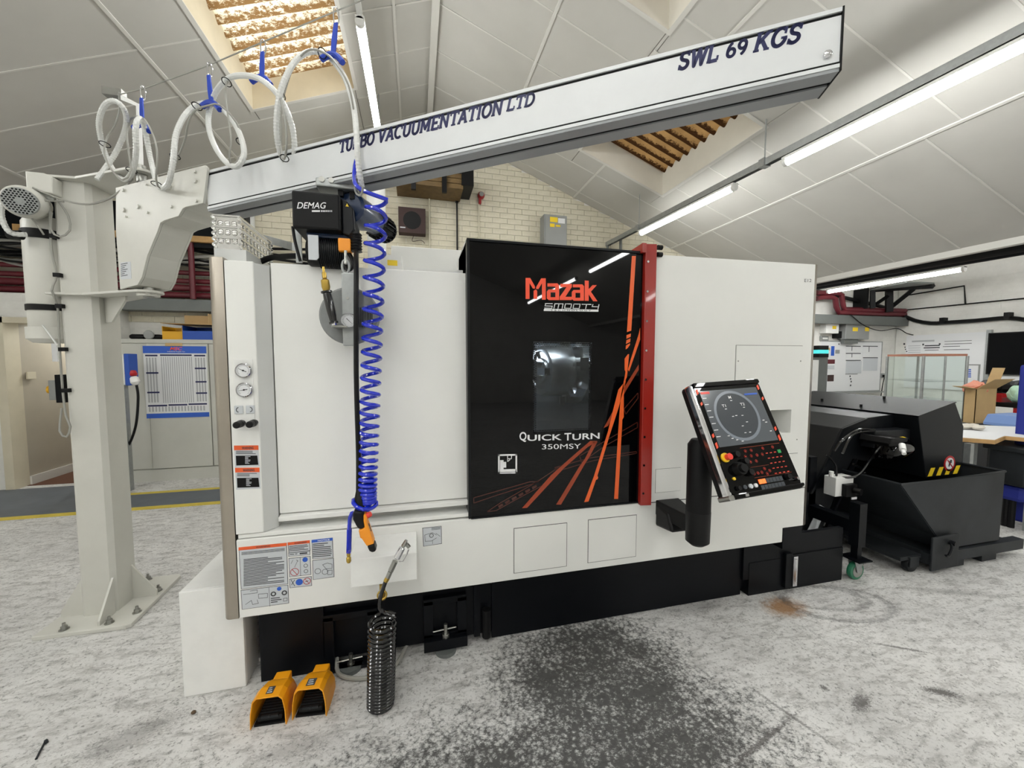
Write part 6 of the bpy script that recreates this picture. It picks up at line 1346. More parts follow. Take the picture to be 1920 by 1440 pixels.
for (a, b, c, d) in ((1586, 648.5, 1614, 650), (1586, 662, 1614, 663.5), (1586, 675, 1614, 676.5), (1618, 648.5, 1646, 650), (1618, 670, 1646, 671.5), (1585, 701, 1608, 701.8), (1597, 650, 1598, 658), (1597, 663, 1598, 670), (1629, 650, 1630, 660), (1572, 644, 1574, 646.5), (1593, 704, 1595, 707), (1594, 709, 1596, 712), (1595, 714, 1597, 717), (1594, 721, 1596, 724)):
    q = pbox(a, b, c, d, Ya - .005, .001); t_.box(q[0], q[1], q[2], q[3], q[4], q[5])
build('board_marks', t_, 'ink', wbd, kind='stuff')
for (r_, nm_, lab_, m_, th) in (((1549, 606, 1573, 625), 'isolator_box', 'small white isolator box with yellow sticker under the right trunking', 'lampw', .12), ((1586, 608, 1630, 636), 'consumer_unit', 'wide grey consumer unit with yellow labels above the whiteboard', 'greybox', .15), ((1568, 621, 1583, 634), 'black_switch', 'black switch box between the isolator and the grey consumer unit', 'matte', .08), ((1540, 630, 1554, 639), 'socket_outlet', 'metal socket outlet at the top left of the whiteboard', 'galv', .04)):
    q = pbw(*r_, th); T_ = thing(nm_, lab_, 'electrical box' if 'socket' not in nm_ else 'socket', ((q[0] + q[1]) / 2, q[2], q[4])); build('case', box(*q), m_, T_, bev=.006); 
    if 'isolator' in nm_: w2 = pbox(1561, 611, 1568, 617, q[2] - .002, .001); build('sticker', box(w2[0], w2[1], q[2] - .003, q[2] - .0005, w2[4], w2[5]), 'yellowl', T_)
    if 'consumer' in nm_:
        for (a, b) in ((1599, 1609), (1622, 1630)): w2 = pbox(a, 614, b - .5, 621, q[2] - .002, .001); build('sticker', box(w2[0], w2[1], q[2] - .003, q[2] - .0005, w2[4], w2[5]), 'yellowl', T_)
        w2 = pbox(1587, 636, 1612, 641, q[2], .05); build('cable_entry', box(w2[0], w2[1], q[2] + .03, q[2] + .1, w2[4] - .03, w2[5]), 'trunk', T_)
    if 'socket' in nm_: build('socket_front', box(q[0] + .03, q[1] - .03, q[2] - .004, q[2], q[4] + .03, q[5] - .03), 'lampw', T_)
q = pbox(1536, 592, 1692, 608, BY - .2, .2); single('aisle_trunking', box(q[0] - .8, RX - .02, BY - .2, BY, q[4], q[5]), 'trunk', 'grey steel trunking above the whiteboard and consumer unit', 'trunking')
zt = q[5]
for (pth, r_, lab_) in (([(1700, 590), (1573, 586), (1568, 575), (1566, 560), (1560, 557), (1545, 557), (1530, 560)], .045, 'front maroon pipe stepping up over the right trunking'), ([(1700, 583), (1583, 580), (1580, 570), (1578, 553), (1570, 549), (1545, 549), (1530, 549)], .045, 'rear maroon pipe stepping up higher behind the front one')):
    YY_ = BY - .15 if 'front' in lab_ else BY - .06
    P = [PY(a, b, YY_) for a, b in pth]; P[0].x = RX - .05
    # straight runs with rounded elbows
    out = [P[0]]
    for i in range(1, len(P) - 1):
        for s_ in (.0,): out.append(P[i])
    out.append(P[-1]); single('maroon_pipe', MB().tube(out, r_, 10), 'maroon', lab_, 'pipe', smooth=True)
# steel frame on the wall
fr = thing('wall_frame', 'black steel bracket frame with grey plate high in the right corner', 'bracket', PY(1660, 580, BY - .3))
def fbar(p, q, r_=.05, m_='matte'): build('frame_bar', MB().tube([p, q], r_, 4), m_, fr)
YFm = BY - .25
fbar(PY(1636, 540, YFm), PY(1636, 578, YFm)); fbar(PY(1667, 545, YFm), PY(1667, 585, YFm), .07); fbar(PY(1640, 572, YFm), PY(1668, 553, YFm), .035); fbar(PY(1672, 575, YFm), PY(1714, 541, YFm - .4), .045); fbar(PY(1640, 543, YFm), PY(1750, 536, YFm - .9), .045)
a = [PY(1630, 545, YFm), PY(1670, 545, YFm), PY(1752, 532, YFm - 1.0), PY(1700, 530, YFm - 1.0)]; build('frame_plate', MB().sheet(a, ZZ, .02), 'trunk', fr)
build('frame_brace', box(PY(1627, 560, YFm).x, PY(1629, 560, YFm).x, YFm, BY, PY(1627, 578, YFm).z, PY(1627, 540, YFm).z), 'matte', fr)
# eave pipes and light fixings
for k, (p1, p2, r_, m_) in enumerate((((1536, 530), (1920, 468), .05, 'matte'), ((1536, 537), (1920, 474), .04, 'base'), ((1536, 526), (1920, 462), .03, 'trunk'))):
    a = PX(p1[0], p1[1], EV + .16 + .07 * k); b = PX(p2[0], p2[1], EV + .16 + .07 * k); d_ = b - a; z_ = (a.z + b.z) / 2
    single('eave_pipe', MB().cyl((a.x, BY, a.z), (b.x, .5, b.z), r_, n=10), m_, ['black pipe along the eave, front of three', 'dark pipe along the eave, lowest of three', 'grey pipe along the eave, topmost of three'][k], 'pipe', 'pipes along the eave', smooth=True)
q = PX(1735, 480, EV + .3); single('pull_cord', MB().cyl((PY(1591, 447, 4.6).x, 4.6, rz(PY(1591, 447, 4.6).x) + .02), PY(1595, 531, 4.6), .003, n=6), 'strip', 'thin white cord hanging from the ceiling boards beside the far light', 'cord')
cd = thing('wavy_cable', 'thick black cable swagged from the far corner along the right wall', 'cable', PX(1760, 603, RX - .05))
P = [PY(1530, 545, BY - .1), PY(1600, 562, BY - .1), PY(1660, 577, BY - .1), PX(1690, 590, RX - .1), PX(1715, 601, RX - .05), PX(1745, 606, RX - .05), PX(1770, 605, RX - .05), PX(1830, 601, RX - .05), PX(1890, 596, RX - .05), PX(1925, 600, RX - .05), PX(1990, 603, RX - .05)]
build('cable', MB().tube(smooth_path(P, .1), .035, 8), 'rubber', cd, smooth=True)
for p in ((1769, 603), (1891, 594)): q = PX(*p, RX - .06); build('cable_clamp', box(RX - .12, RX - .002, q.y - .03, q.y + .03, q.z - .03, q.z + .07), 'matte', cd)
for (p1, p2, lab_) in (((1700, 581), (1925, 559), 'thin black conduit level along the right wall above the thick cable'), ((1705, 553), (1808, 536), 'thin black conduit sloping on the right wall under the far light')):
    single('wall_conduit', MB().tube([PX(*p1, RX - .03), PX(*p2, RX - .03)] + ([PX(1810, 570, RX - .03)] if 'sloping' in lab_ else []), .012, 6), 'matte', lab_, 'conduit')
single('hanging_wire', MB().tube(smooth_path([PY(1595, 590, BY - .22), PY(1620, 610, BY - .22), PY(1650, 620, BY - .22), PY(1682, 616, BY - .22), PX(1700, 625, RX - .06), PX(1712, 628, RX - .03)], .06), .008, 5), 'matte', 'thin black wire drooping below the right trunking to the corner', 'wire')
# sign board and screen on the right wall
def rx_box(x0_, y0_, x1_, y1_, th):
    a = PX(x0_, (y0_ + y1_) / 2, RX - th); b = PX(x1_, (y0_ + y1_) / 2, RX - th); m_ = (x0_ + x1_) / 2; c = PX(m_, y1_, RX - th); d = PX(m_, y0_, RX - th)
    return (RX - th, RX - .001, b.y, a.y, c.z, d.z)
q = rx_box(1697, 626, 1846, 730, .04); sb = thing('notice_board', 'large white notice board with lines of print on the right wall', 'board', (q[0], (q[2] + q[3]) / 2, q[4]))
build('board', box(*q), 'paper', sb); build('board_edge', box(q[0] - .01, q[1], q[2] - .06, q[2], q[4] - .02, q[5] + .03), 'galv', sb)
t_ = MB(); t2_ = MB()
for (a, b, c, d) in ((1710, 638, 1752, 641), (1771, 639, 1822, 639.8), (1771, 644, 1822, 645), (1768, 649, 1800, 650), (1770, 655, 1818, 656), (1734, 647, 1762, 649), (1732, 651, 1762, 653), (1734, 656, 1760, 657)): w2 = rx_box(a, b, c, d, .04); (t2_ if b < 640 and a < 1760 else t_).box(q[0] - .002, q[0], w2[2], w2[3], w2[4], w2[5])
for (a, b, r_) in ((1695.5, 645, 1.6), (1731, 646, 1.6), (1762, 645, 1.6), (1697, 651, 1), (1698, 655, 1), (1700, 659, 1)): w2 = rx_box(a - r_, b - r_, a + r_, b + r_, .04); t_.box(q[0] - .002, q[0], w2[2], w2[3], w2[4], w2[5])
for k in range(6): w2 = rx_box(1703, 648 + k * 4, 1726, 649 + k * 4, .04); t2_.box(q[0] - .002, q[0], w2[2], w2[3], w2[4], w2[5])
build('board_print', t_, 'ink', sb, kind='stuff'); build('board_print', t2_, 'paperg', sb, kind='stuff')
q = rx_box(1811, 683, 1836, 735, .05); nb = thing('framed_notice', 'small framed notice with a blue block beside the glass cabinet', 'notice', (q[0], q[2], q[4])); build('frame', box(*q), 'greybox', nb); build('sheet', box(q[0] - .003, q[0], q[2] + .02, q[3] - .02, q[4] + .02, q[5] - .02), 'paper', nb)
t_ = MB()
for k in range(5): w2 = rx_box(1813, 692 + 3.4 * k, 1821, 694 + 3.4 * k, .05); t_.box(q[0] - .005, q[0] - .003, w2[2], w2[3], w2[4], w2[5])
build('blue_block', t_, 'labelb', nb)
q = rx_box(1850, 622, 1960, 703, .08); tv = thing('wall_screen', 'large black flat screen on the right wall', 'screen', (q[0], (q[2] + q[3]) / 2, q[4])); build('screen_case', box(q[0] + .002, RX - .001, q[2], q[3], q[4], q[5]), 'matte', tv, bev=.006); build('screen_glass', box(q[0] - .002, q[0] + .001, q[2] + .02, q[3] - .02, q[4] + .02, q[5] - .02), 'tv', tv)
q = rx_box(1850, 706, 1935, 728, .03); pg = thing('print_sheets', 'row of white printed sheets on the wall under the black screen', 'papers', (q[0], q[2], q[4])); build('sheet', box(*q), 'paper', pg)
q = pbw(1651, 700, 1660, 708, .04)
T_ = thing('wall_socket', 'small grey wall socket with black plug beside the whiteboard', 'socket', ((q[0] + q[1]) / 2, q[2], q[4])); build('case', box(*q), 'greybox', T_); build('plug', box(q[0] + .05, q[1] - .02, q[2] - .05, q[2], q[4] + .01, q[5] - .03), 'matte', T_)
build('plug_lead', MB().tube(smooth_path([(q[0] + .08, q[2] - .02, q[4] + .02), (q[0] + .05, q[2] - .01, q[4] - .2), (q[0] + .0, q[2] - .0, .3)], .05), .008, 5), 'matte', T_)
# glass display cabinet
GYF, GYB = 3.75, 4.5
gx0 = PY(1668, 760, GYF + .6).x; gx1 = PY(1808, 760, GYF).x; gx0 = min(gx0, gx1 - 1.2)
gz = PY(1735, 663, GYF).z; gx0 = PY(1662, 700, GYB).x; gx1 = PY(1812, 700, GYF).x
dc = thing('display_cabinet', 'tall glass display cabinet with thin wooden top beyond the skip', 'cabinet', ((gx0 + gx1) / 2, (GYF + GYB) / 2, 0))
def qpr(P, z0, z1): return MB().prism([(p[0], p[1]) for p in P], 'z', z0, z1)
F = [(gx0, GYB - .15), (gx0 + .15, GYF), (gx1, GYF), (gx1, GYB), (gx0 + .12, GYB)]
F = [(gx0, GYB), (PY(1730, 700, 3.85).x, 3.85), (gx1, GYF), (gx1 + .35, GYB), ]
build('top_board', qpr(F, gz - .03, gz), M['cabtop'], dc); build('plinth', qpr(F, 0, .42), 'dwood', dc)
for i in range(len(F)):
    a = Vector((*F[i], 0)); b = Vector((*F[(i + 1) % len(F)], 0)); d_ = (b - a).normalized(); n_ = Vector((-d_.y, d_.x, 0))
    build('glass_pane', MB().sheet([a + d_ * .03 + ZZ * .43, b - d_ * .03 + ZZ * .43, b - d_ * .03 + ZZ * (gz - .035), a + d_ * .03 + ZZ * (gz - .035)], n_, .006), 'glass', dc)
    build('corner_post', MB().cyl(a + ZZ * .42, a + ZZ * (gz - .03), .018, n=8), 'galv', dc)
m_ = [(F[0][0] + F[1][0]) / 2, (F[1][0] + F[2][0]) / 2]
for t1 in (.5,): a = Vector((F[1][0] + (F[2][0] - F[1][0]) * t1, F[1][1] + (F[2][1] - F[1][1]) * t1, 0)); build('corner_post', MB().cyl(a + ZZ * .42, a + ZZ * (gz - .03), .012, n=8), 'galv', dc)
for zz in (.62, .82, 1.1): build('glass_shelf', qpr([(p[0] * .98 + .02 * (gx0 + gx1) / 2, p[1] * .98 + .02 * 4.1) for p in F], zz, zz + .008), 'glass', dc)
# things at the right edge: bench, cardboard box, racks, bins, table
bn = thing('work_rack', 'dark shelf rack with red frame at the right edge of the frame', 'rack', PX(1860, 790, 6.9))
Xr = 6.6
def ry(x0_, y0_, x1_, y1_, X, w):   # box facing -x at plane x=X
    a = PX(x0_, (y0_ + y1_) / 2, X); b = PX(x1_, (y0_ + y1_) / 2, X); m_ = (x0_ + x1_) / 2; return (X, X + w, b.y, a.y, PX(m_, y1_, X).z, PX(m_, y0_, X).z)
q = ry(1818, 755, 1940, 763, Xr, .9); build('shelf', box(*q), 'matte', bn); z_s = q[5]
q1 = ry(1836, 763, 1940, 830, Xr + .02, .05)
for yy in (q[2] + .08, q[3] - .35, q[3] - .02): build('rack_post', box(Xr + .02, Xr + .07, yy - .05, yy, 0, q[4]), 'redbin', bn)
build('lower_shelf', box(Xr, Xr + .85, q[2], q[3] - .02, .5, .54), 'darkgrey', bn)
# red bins, bag
yA = q[3]; yB = q[2]
q2 = ry(1832, 739, 1878, 755, Xr + .05, .3)
bin_(q2[0], q2[1], q2[2], q2[3], z_s + .001, q2[5] - z_s, 'redbin', 'red plastic bin on the dark rack at the right edge')
q2 = ry(1879, 732, 1909, 752, Xr + .0, .25); bgm = MB().ball(((q2[0] + q2[1]) / 2, (q2[2] + q2[3]) / 2, z_s + .105), 1, 16, (.11, abs(q2[3] - q2[2]) / 2, .1)); rnd = random.Random(3)
bgm.v = [v + Vector((rnd.uniform(-.012, .012), rnd.uniform(-.012, .012), rnd.uniform(-.008, .006))) for v in bgm.v]
single('plastic_bag', bgm, 'mint', 'crumpled pale green plastic bag on the dark rack beside the red bin', 'bag')
q2 = ry(1850, 722, 1935, 737, Xr + .5, .3); dbm = MB()
for k in range(7): dbm.ball((q2[0] + rnd.uniform(0, .2), q2[2] + (q2[3] - q2[2]) * (k + .5) / 7, z_s + .12 + rnd.uniform(0, .06)), .11, 10, (1, 1, .8))
single('dark_bags', dbm, 'rubber', 'heap of black bags at the back of the dark rack', 'bags')
# cardboard box with flaps and salmon paper
q = ry(1806, 729, 1829, 792, 6.2, .34); cbx_ = thing('cardboard_box', 'open brown cardboard box with salmon packing paper by the glass cabinet', 'box', ((q[0] + q[1]) / 2, (q[2] + q[3]) / 2, 0))
zb = q[4]; zt = q[5]; ya, yb = q[2], q[3]
for w2 in ((q[0], q[0] + .006, ya, yb), (q[1], q[1] + .006, ya, yb), (q[0], q[1], ya, ya + .006), (q[0], q[1], yb - .006, yb)): build('box_wall', box(*w2, zb, zt), 'card', cbx_)
build('box_floor', box(q[0], q[1], ya, yb, zb - .006, zb), 'card', cbx_)
build('box_flap', MB().sheet([(q[1], ya, zt), (q[1], yb, zt), (q[1] + .12, yb, zt + .24), (q[1] + .12, ya, zt + .24)], XX, .006), 'card', cbx_)
build('box_flap', MB().sheet([(q[0], ya, zt), (q[0], yb, zt), (q[0] - .2, yb, zt + .03), (q[0] - .2, ya, zt + .03)], ZZ, .006), 'card', cbx_)
build('box_flap', MB().sheet([(q[0], ya, zt), (q[1], ya, zt), (q[1], ya - .14, zt + .12), (q[0], ya - .14, zt + .12)], YY, .006), 'card', cbx_)
pm = MB().ball(((q[0] + q[1]) / 2, (ya + yb) / 2 + .05, zt - .0), 1, 14, (.11, .10, .07)); pm.v = [v + Vector((rnd.uniform(-.03, .03),) * 3) for v in pm.v]; build('packing_paper', pm, 'salmon', cbx_)
dkst = single('dark_cabinet', box(q[0] - .1, q[1] + .01, ya - .05, yb + .3, 0, zb - .007), 'darkgrey', 'low dark grey cabinet standing under the cardboard box', 'cabinet', bev=.006)
# blue lidded bin
q = ry(1842, 780, 1930, 812, 5.7, .5)
bb = thing('lidded_bin', 'dark blue plastic tub with pale blue lid behind the long table', 'bin', ((q[0] + q[1]) / 2, (q[2] + q[3]) / 2, 0))
build('tub', box(q[0] + .03, q[1] - .03, q[2] + .03, q[3] - .03, 0, q[4] + .06), 'base', bb, bev=.02); build('lid', MB().prism([(q[0], q[4] + .06), (q[1], q[4] + .06), (q[1], q[4] + .09), (q[1] - .06, q[5]), (q[0] + .06, q[5]), (q[0], q[4] + .09)], 'y', q[2], q[3]), 'lid', bb, bev=.01)
# long table with pale top
zt = PX(1850, 818, 4.6).z
A1 = PZ(1808, 822, zt); A2 = PZ(1868, 826, zt); A3 = PZ(1925, 822, zt); A4 = PZ(1935, 805, zt); A5 = PZ(1808, 796, zt)
tbl = thing('long_table', 'table with pale worn wooden top and grey legs at the right edge', 'table', ((A1.x + A4.x) / 2, (A1.y + A4.y) / 2, 0))
P = [PZ(1800, 821, zt), PZ(1866, 826, zt), PZ(1885, 818, zt), PZ(1960, 825, zt), PZ(1960, 803, zt), PZ(1800, 796, zt)]
build('tabletop', MB().prism([(p.x, p.y) for p in P], 'z', zt - .03, zt), 'wood', tbl); P2 = [((p - P[0]) * .985 + P[0] + Vector((.02, .01, 0))) for p in P]; build('top_sheet', MB().prism([(p.x, p.y) for p in P2], 'z', zt + .0005, zt + .003), 'paper', tbl)
for px_, py_ in ((1818, 824), (1826, 815), (1940, 822), (1945, 806)):
    p = PZ(px_, py_, zt); build('leg', box(p.x - .02, p.x + .02, p.y - .02, p.y + .02, 0, zt - .031), 'galv', tbl)
p = PZ(1820, 806, zt); rgm = MB()
for k in range(5): rgm.ball((p.x + rnd.uniform(-.08, .08), p.y + rnd.uniform(-.06, .06), zt + .03), .04, 8, (1.4, 1, .6))
single('rag_heap', rgm, 'rope', 'crumpled pale rag lying on the end of the long table', 'rag', smooth=True)
# black tubs and chair by the table
def tub(px0, py0, px1, py1, X, w, m_, lab_, nm_='black_tub'):
    q = ry(px0, py0, px1, py1, X, w); return q
q = PZ(1855, 962, 0); 
zc = PX(1850, 832, 4.7).z
tb_ = thing('storage_tub', 'large dark grey tub under the right end of the long table', 'tub', (4.95, 1.9, 0))
a = PX(1846, 900, 4.75); b = PX(1925, 900, 4.75); za_ = PX(1880, 908, 4.75).z; zb_2 = min(PX(1880, 838, 4.75).z, zt - .045)
build('tub_body', box(4.75, 5.3, b.y, a.y, za_, zb_2), 'skip', tb_, bev=.02); build('tub_rim', box(4.73, 5.32, b.y - .02, a.y + .02, zb_2 - .03, zb_2 + .01), 'skip', tb_, bev=.008)
c2 = thing('blue_chair', 'royal blue office chair partly cut off at the right edge', 'chair', (5.0, a.y - .2, 0))
build('seat', box(4.78, 5.28, b.y + .02, a.y - .02, PX(1880, 935, 4.8).z, za_ - .003), 'chair', c2, bev=.03)
for (x_, y_) in ((4.83, a.y - .1), (4.83, b.y + .1), (5.2, a.y - .1), (5.2, b.y + .1)): build('leg', MB().cyl((x_, y_, 0), (x_, y_, PX(1880, 935, 4.8).z), .022, n=10), 'matte', c2)
a = PX(1915, 640, 5.0); b = PX(1990, 640, 5.0); z_h = PX(1918, 684, 5.0).z
rc = single('blue_screen', box(4.98, 5.04, b.y, PX(1906, 780, 5.0).y, .02, z_h), 'chair', 'tall royal blue padded screen at the right edge of the frame', 'screen', bev=.02)
# grey machine column with teal light behind the lathe
X0, X1, _, _, Z0, Z1 = pbox(1533, 668, 1551, 735, 4.3, .3); gm = thing('signal_tower', 'grey post with black and teal head seen past the right end of the machine', 'post', ((X0 + X1) / 2, 4.4, 0))
build('post_body', box(X0, X1, 4.3, 4.6, 0, Z1), 'trunk', gm)
for (a, b, m_) in ((648, 656, 'matte'), (656, 663, 'teal'), (663, 670, 'matte')): q = pbox(1533, a, 1551, b, 4.3, .1); build('head_band', box(q[0], q[1], 4.28, 4.5, q[4] + .001, q[5]), m_, gm)
q = pbox(1524, 675, 1534, 733, 4.25, .02); build('post_flap', box(q[0], q[1], 4.25, 4.28, q[4], q[5]), 'whitebox', gm)

# ------------------------------------------------------------------ chip conveyor and skip
CV = thing('chip_conveyor', 'black inclined chip conveyor rising from the machine end over the skip', 'conveyor', (2.9, 2.2, 0))
YH_ = 1.95
hoodp = [(3.45, 1.007), (3.816, 1.096), (3.925, .911), (3.932, .562), (3.565, .553)]
build('discharge_hood', MB().prism(hoodp, 'y', YH_, 2.98), 'black', CV, bev=.004)
build('hood_lid', MB().prism([(3.44, 1.009), (3.815, 1.1005), (3.822, 1.094), (3.45, .999)], 'y', YH_ - .006, 2.985), 'black', CV)
Yc = 2.10
pc_ = [PY(*p, Yc) for p in ((1577, 803), (1623, 784), (1690, 784), (1690, 880), (1640, 905), (1600, 860), (1575, 905), (1525, 1035), (1500, 1030), (1495, 960), (1516, 925))]
cp = [(p.x, p.z) for p in pc_]
cp = [cp[0], cp[1], (3.46, 1.0), (3.50, .70), (3.2, .66), cp[5], cp[6], cp[7], cp[8], cp[9], cp[10]]
build('incline_casing', MB().prism(cp, 'y', Yc, 2.85), 'black', CV, bev=.004)
c0_, c1_ = Vector(cp[0]), Vector(cp[10]); 
build('casing_flange', MB().prism([cp[0], cp[1], (cp[1][0] - .01, cp[1][1] - .02), (cp[0][0] + .01, cp[0][1] - .02), (cp[10][0] + .02, cp[10][1]), cp[10]], 'y', Yc - .015, Yc - .001), 'base', CV)
build('casing_flange', MB().prism([cp[5], (cp[5][0] + .02, cp[5][1]), (cp[7][0] + .02, cp[7][1]), cp[7]], 'y', Yc - .02, Yc - .001), 'base', CV)
qs = [PY(*p, Yc - .022) for p in ((1537, 946), (1549, 953), (1526, 1007), (1511, 1000))]
build('casing_label', MB().prism([(p.x, p.z) for p in qs], 'y', Yc - .024, Yc - .021), 'label', CV)
mo_ = build('drive_housing', MB().box(PY(1640, 815, 2.0).x, 3.47, 2.0, 2.09, PY(1650, 840, 2.0).z, PY(1650, 808, 2.0).z), 'black', CV, bev=.006)
q = PY(1660, 838, 1.98)
build('terminal_box', MB().prism([(q.x - .12, q.z + .045), (q.x + .04, q.z + .055), (q.x + .05, q.z + .08), (q.x - .10, q.z + .085)], 'y', 1.88, 2.07).box(q.x - .08, q.x + .03, 1.91, 2.07, q.z + .02, q.z + .05), 'matte', CV, bev=.004)
build('drive_motor', MB().lathe([(.02, 0), (.06, .01), (.075, .04), (.08, .2), (.08, .3)], (q.x - .06, 1.96, q.z - .03), (1, .25, 0), 24), 'gloss', CV, smooth=True)
build('cable_gland', MB().cyl((q.x - .10, 1.82, q.z + .02), (q.x - .06, 1.85, q.z + .045), .018, n=12).cyl((q.x - .12, 1.80, q.z - .0), (q.x - .10, 1.82, q.z + .02), .012, n=10), 'lampw', CV, smooth=True)
t_ = MB().prism([(q.x - .0, 1.90), (q.x + .03, 1.90), (q.x + .01, 1.87)], 'z', q.z + .0855, q.z + .087); build('warning_triangle', t_, 'yellowl', CV)
for P in ([(1655, 832), (1640, 850), (1610, 890), (1580, 895)], [(1640, 806), (1610, 806), (1580, 825), (1565, 845)], [(1640, 808), (1600, 815), (1580, 850)], [(1600, 870), (1618, 880), (1622, 887)]):
    build('conveyor_cable', MB().tube(smooth_path([PY(*p, 1.96 + .03 * (i % 2)) for i, p in enumerate(P)], .02), .008, 6), 'rubberg', CV, smooth=True)
build('conveyor_lead', MB().tube(smooth_path([PY(1548, 852, 2.05), PY(1560, 862, 2.05), PY(1568, 875, 2.03), PY(1568, 892, 2.0)], .02), .007, 6), 'matte', CV, smooth=True)
q = pbox(1567, 895, 1600, 930, 1.98, .08); eb = build('control_box', box(*q), 'lampw', CV, bev=.004)
build('box_gland', MB().cyl((q[0] + .01, 2.02, q[5]), (q[0] + .01, 2.02, q[5] + .035), .014, n=10), 'lampw', eb)
q2 = pbox(1587, 909, 1607, 931, 1.95, .03); build('switch_base', box(*q2), 'matte', eb); build('rotary_switch', MB().cyl(((q2[0] + q2[1]) / 2 + .02, 1.95, (q2[4] + q2[5]) / 2), ((q2[0] + q2[1]) / 2 + .03, 1.91, (q2[4] + q2[5]) / 2), .022, n=14), 'rubber', eb); build('switch_label', box(q2[1] - .05, q2[1] - .005, 1.945, 1.95, q2[4] - .02, q2[4] - .005), 'printw', eb)
# legs and castors
q = PZ(1612, 1090)
lg_ = build('support_leg', MB().box(q.x - .03, q.x + .03, q.y - .0, q.y + .06, .22, .50).box(q.x - .018, q.x + .018, q.y + .01, q.y + .05, .14, .23), 'base', CV)
build('cross_beam', box(q.x - .03, q.x + .03, q.y + .06, q.y + .75, .30, .38), 'base', CV)
build('casing_post', box(q.x - .03, q.x + .03, 2.1, 2.16, .38, .72), 'base', CV)
def castor(par, x, y, r_=.045, w=.03, grn=True):
    f_ = build('castor_fork', MB().box(x - .04, x + .04, y - .035, y + .035, 2 * r_ + .012, 2 * r_ + .018).prism([(x - .035, 2 * r_ + .012), (x + .035, 2 * r_ + .012), (x + .012, r_ - .008), (x - .012, r_ - .008)], 'y', y - w / 2 - .008, y - w / 2 - .004).prism([(x - .035, 2 * r_ + .012), (x + .035, 2 * r_ + .012), (x + .012, r_ - .008), (x - .012, r_ - .008)], 'y', y + w / 2 + .004, y + w / 2 + .008), 'galv', par)
    build('castor_wheel', MB().lathe([(r_ * .7, 0), (r_ * .95, .002), (r_, w * .3), (r_, w * .7), (r_ * .95, w - .002), (r_ * .7, w)], (x, y - w / 2, r_), YY, 26), 'green' if grn else 'maroon', f_, smooth=True)
    build('castor_rim', MB().cyl((x, y - w / 2 - .002, r_), (x, y + w / 2 + .002, r_), r_ * .68, n=20), 'steel', f_)
castor(CV, q.x, q.y + .03, .058); castor(CV, 3.1, 2.3, .05, .03, False)
build('castor_plate', box(q.x - .055, q.x + .055, q.y - .03, q.y + .09, .135, .142), 'base', CV)
# guarding sign and hazard stripes on the hood end
q = PY(1780, 869, YH_); R_ = .058
sg = build('prohibition_sign', MB().cyl((q.x, YH_, q.z), (q.x, YH_ - .002, q.z), R_, n=32), 'redbin', CV); build('sign_face', MB().cyl((q.x, YH_ - .002, q.z), (q.x, YH_ - .003, q.z), R_ * .74, n=30), 'paper', sg)
t_ = MB().prism([(q.x + R_ * a, q.z + R_ * b) for a, b in ((-.15, .3), (.1, .5), (.35, .45), (.3, .1), (.05, -.05), (-.05, -.4), (-.25, -.35), (-.2, 0))], 'y', YH_ - .004, YH_ - .003); build('hand_pictogram', t_, 'ink', sg)
t_ = MB().prism([(q.x - R_ * .55, q.z + R_ * .45), (q.x - R_ * .45, q.z + R_ * .55), (q.x + R_ * .55, q.z - R_ * .45), (q.x + R_ * .45, q.z - R_ * .55)], 'y', YH_ - .0048, YH_ - .004); build('sign_bar', t_, 'redbin', sg)
hz_ = MB(); za_, zb_3 = .562, .622
for k in range(4):
    x_ = 3.58 + k * .088; x2 = min(x_ + .042, 3.925); w_x = .03
    hz_.prism([(x_, za_), (x2, za_), (min(x2 + w_x, 3.927), zb_3), (min(x_ + w_x, 3.927), zb_3)], 'y', YH_ - .002, YH_ - .0005)
build('hazard_stripes', hz_, 'yellowl', CV)
for (x_, y_) in ((3.5, 2.35), (3.75, 2.35), (3.55, 2.7)): build('lid_bolt', MB().cyl((x_, y_, 1.009 + (x_ - 3.44) * .243), (x_, y_, 1.03 + (x_ - 3.44) * .243), .010, n=6), 'matte', CV)

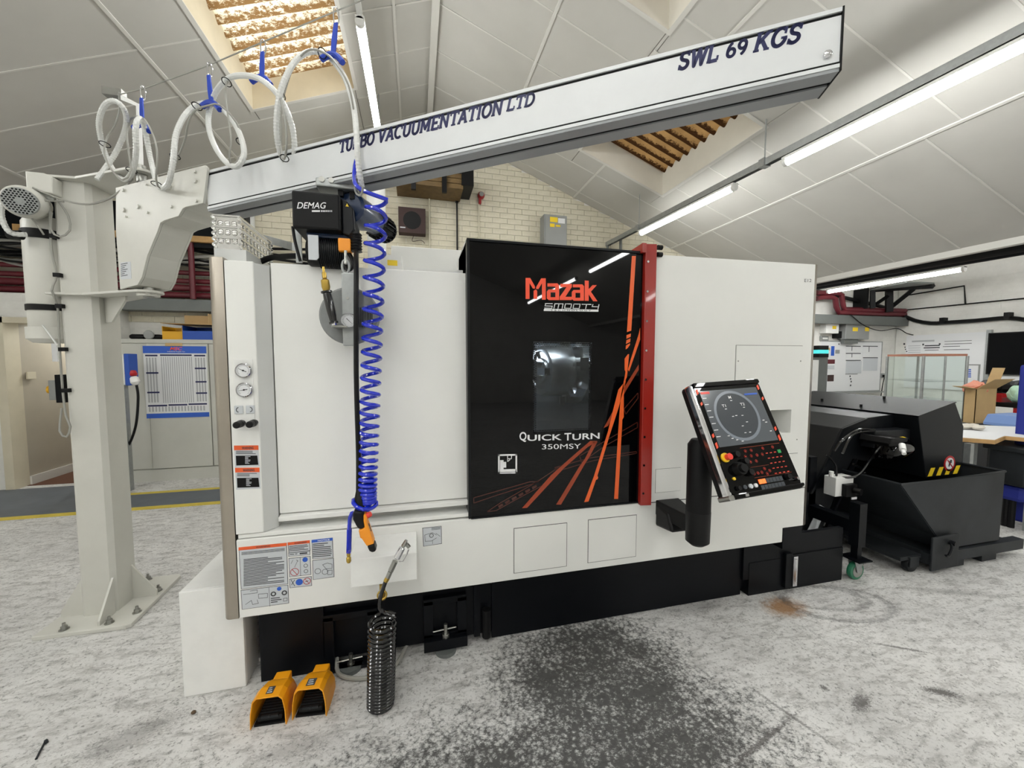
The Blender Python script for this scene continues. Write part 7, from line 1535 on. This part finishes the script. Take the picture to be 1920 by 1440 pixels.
# tipping skip
SK = thing('tipping_skip', 'dark grey wheeled tipping skip catching chips under the conveyor hood', 'skip', (3.6, 2.3, 0))
sy0, sy1 = 1.75, 2.95
SP = [(2.983, .612), (3.975, .628), (3.966, .14), (3.40, .14), (3.33, .245)]
for y_ in (sy0, sy1 - .005): build('end_wall', MB().prism(SP, 'y', y_, y_ + .005), 'skip', SK)
for (p, q_) in ((SP[0], SP[4]), (SP[4], SP[3]), (SP[3], SP[2]), (SP[2], SP[1])):
    a = Vector((p[0], sy0 + .005, p[1])); b = Vector((q_[0], sy0 + .005, q_[1])); n_ = (b - a).cross(YY).normalized()
    build('side_wall', MB().sheet([a, b, b + YY * (sy1 - sy0 - .01), a + YY * (sy1 - sy0 - .01)], n_ * -1, .005), 'skip', SK)
rim = MB(); rp = [(SP[0][0], sy0, SP[0][1]), (SP[1][0], sy0, SP[1][1]), (SP[1][0], sy1, SP[1][1]), (SP[0][0], sy1, SP[0][1])]
rim.tube([Vector(p) for p in rp], .009, 6, closed=True); build('rim', rim, 'skip', SK)
q = [PY(*p, sy0 - .02) for p in ((1745, 1003), (1790, 998), (1790, 1060), (1745, 1073))]
hpz = build('pivot_plate', MB().prism([(3.25, .245), (3.50, .25), (3.50, .03), (3.25, .02)], 'y', sy0 - .03, sy0 - .018), 'skip', SK, bev=.003)
build('release_handle', MB().tube(smooth_path([(3.40, sy0 - .04, .2), (3.39, sy0 - .05, .17), (3.36, sy0 - .05, .12), (3.34, sy0 - .05, .13)], .01), .008, 6).cyl((3.41, sy0 - .03, .2), (3.41, sy0 - .06, .2), .016, n=10), 'black', hpz, smooth=True)
for y_ in (sy0 - .016, sy1 - .06): build('base_rail', box(3.26, 4.2 if y_ < 2 else 4.1, y_, y_ + .055, .055, .125), 'skip', SK)
for x_ in (3.3, 4.02): build('cross_member', box(x_, x_ + .08, sy0 + .042, sy1 - .063, .06, .12), 'skip', SK)
build('fork_channel', MB().box(3.45, 3.62, sy0 + .0, sy1, .002, .054), 'skip', SK); build('fork_channel', MB().box(3.8, 3.95, sy0 + .0, sy1, .002, .054), 'skip', SK)
build('tie_bar', box(3.0, 3.04, 2.0, 2.8, .26, .29), 'skip', SK); build('frame_side', box(3.05, 3.24, sy0 + .02, sy1 - .1, .09, .115), 'skip', SK)
for y_ in (sy0 + .02, sy1 - .15): 
    w_ = build('skip_wheel', MB().lathe([(.02, 0), (.048, .002), (.052, .01), (.052, .03), (.048, .038), (.02, .04)], (3.17, y_, .052), YY, 22), 'black', SK, smooth=True); build('wheel_fork', MB().box(3.13, 3.21, y_ - .008, y_ - .003, .04, .11).box(3.12, 3.22, y_ - .01, y_ + .05, .105, .112), 'skip', w_)
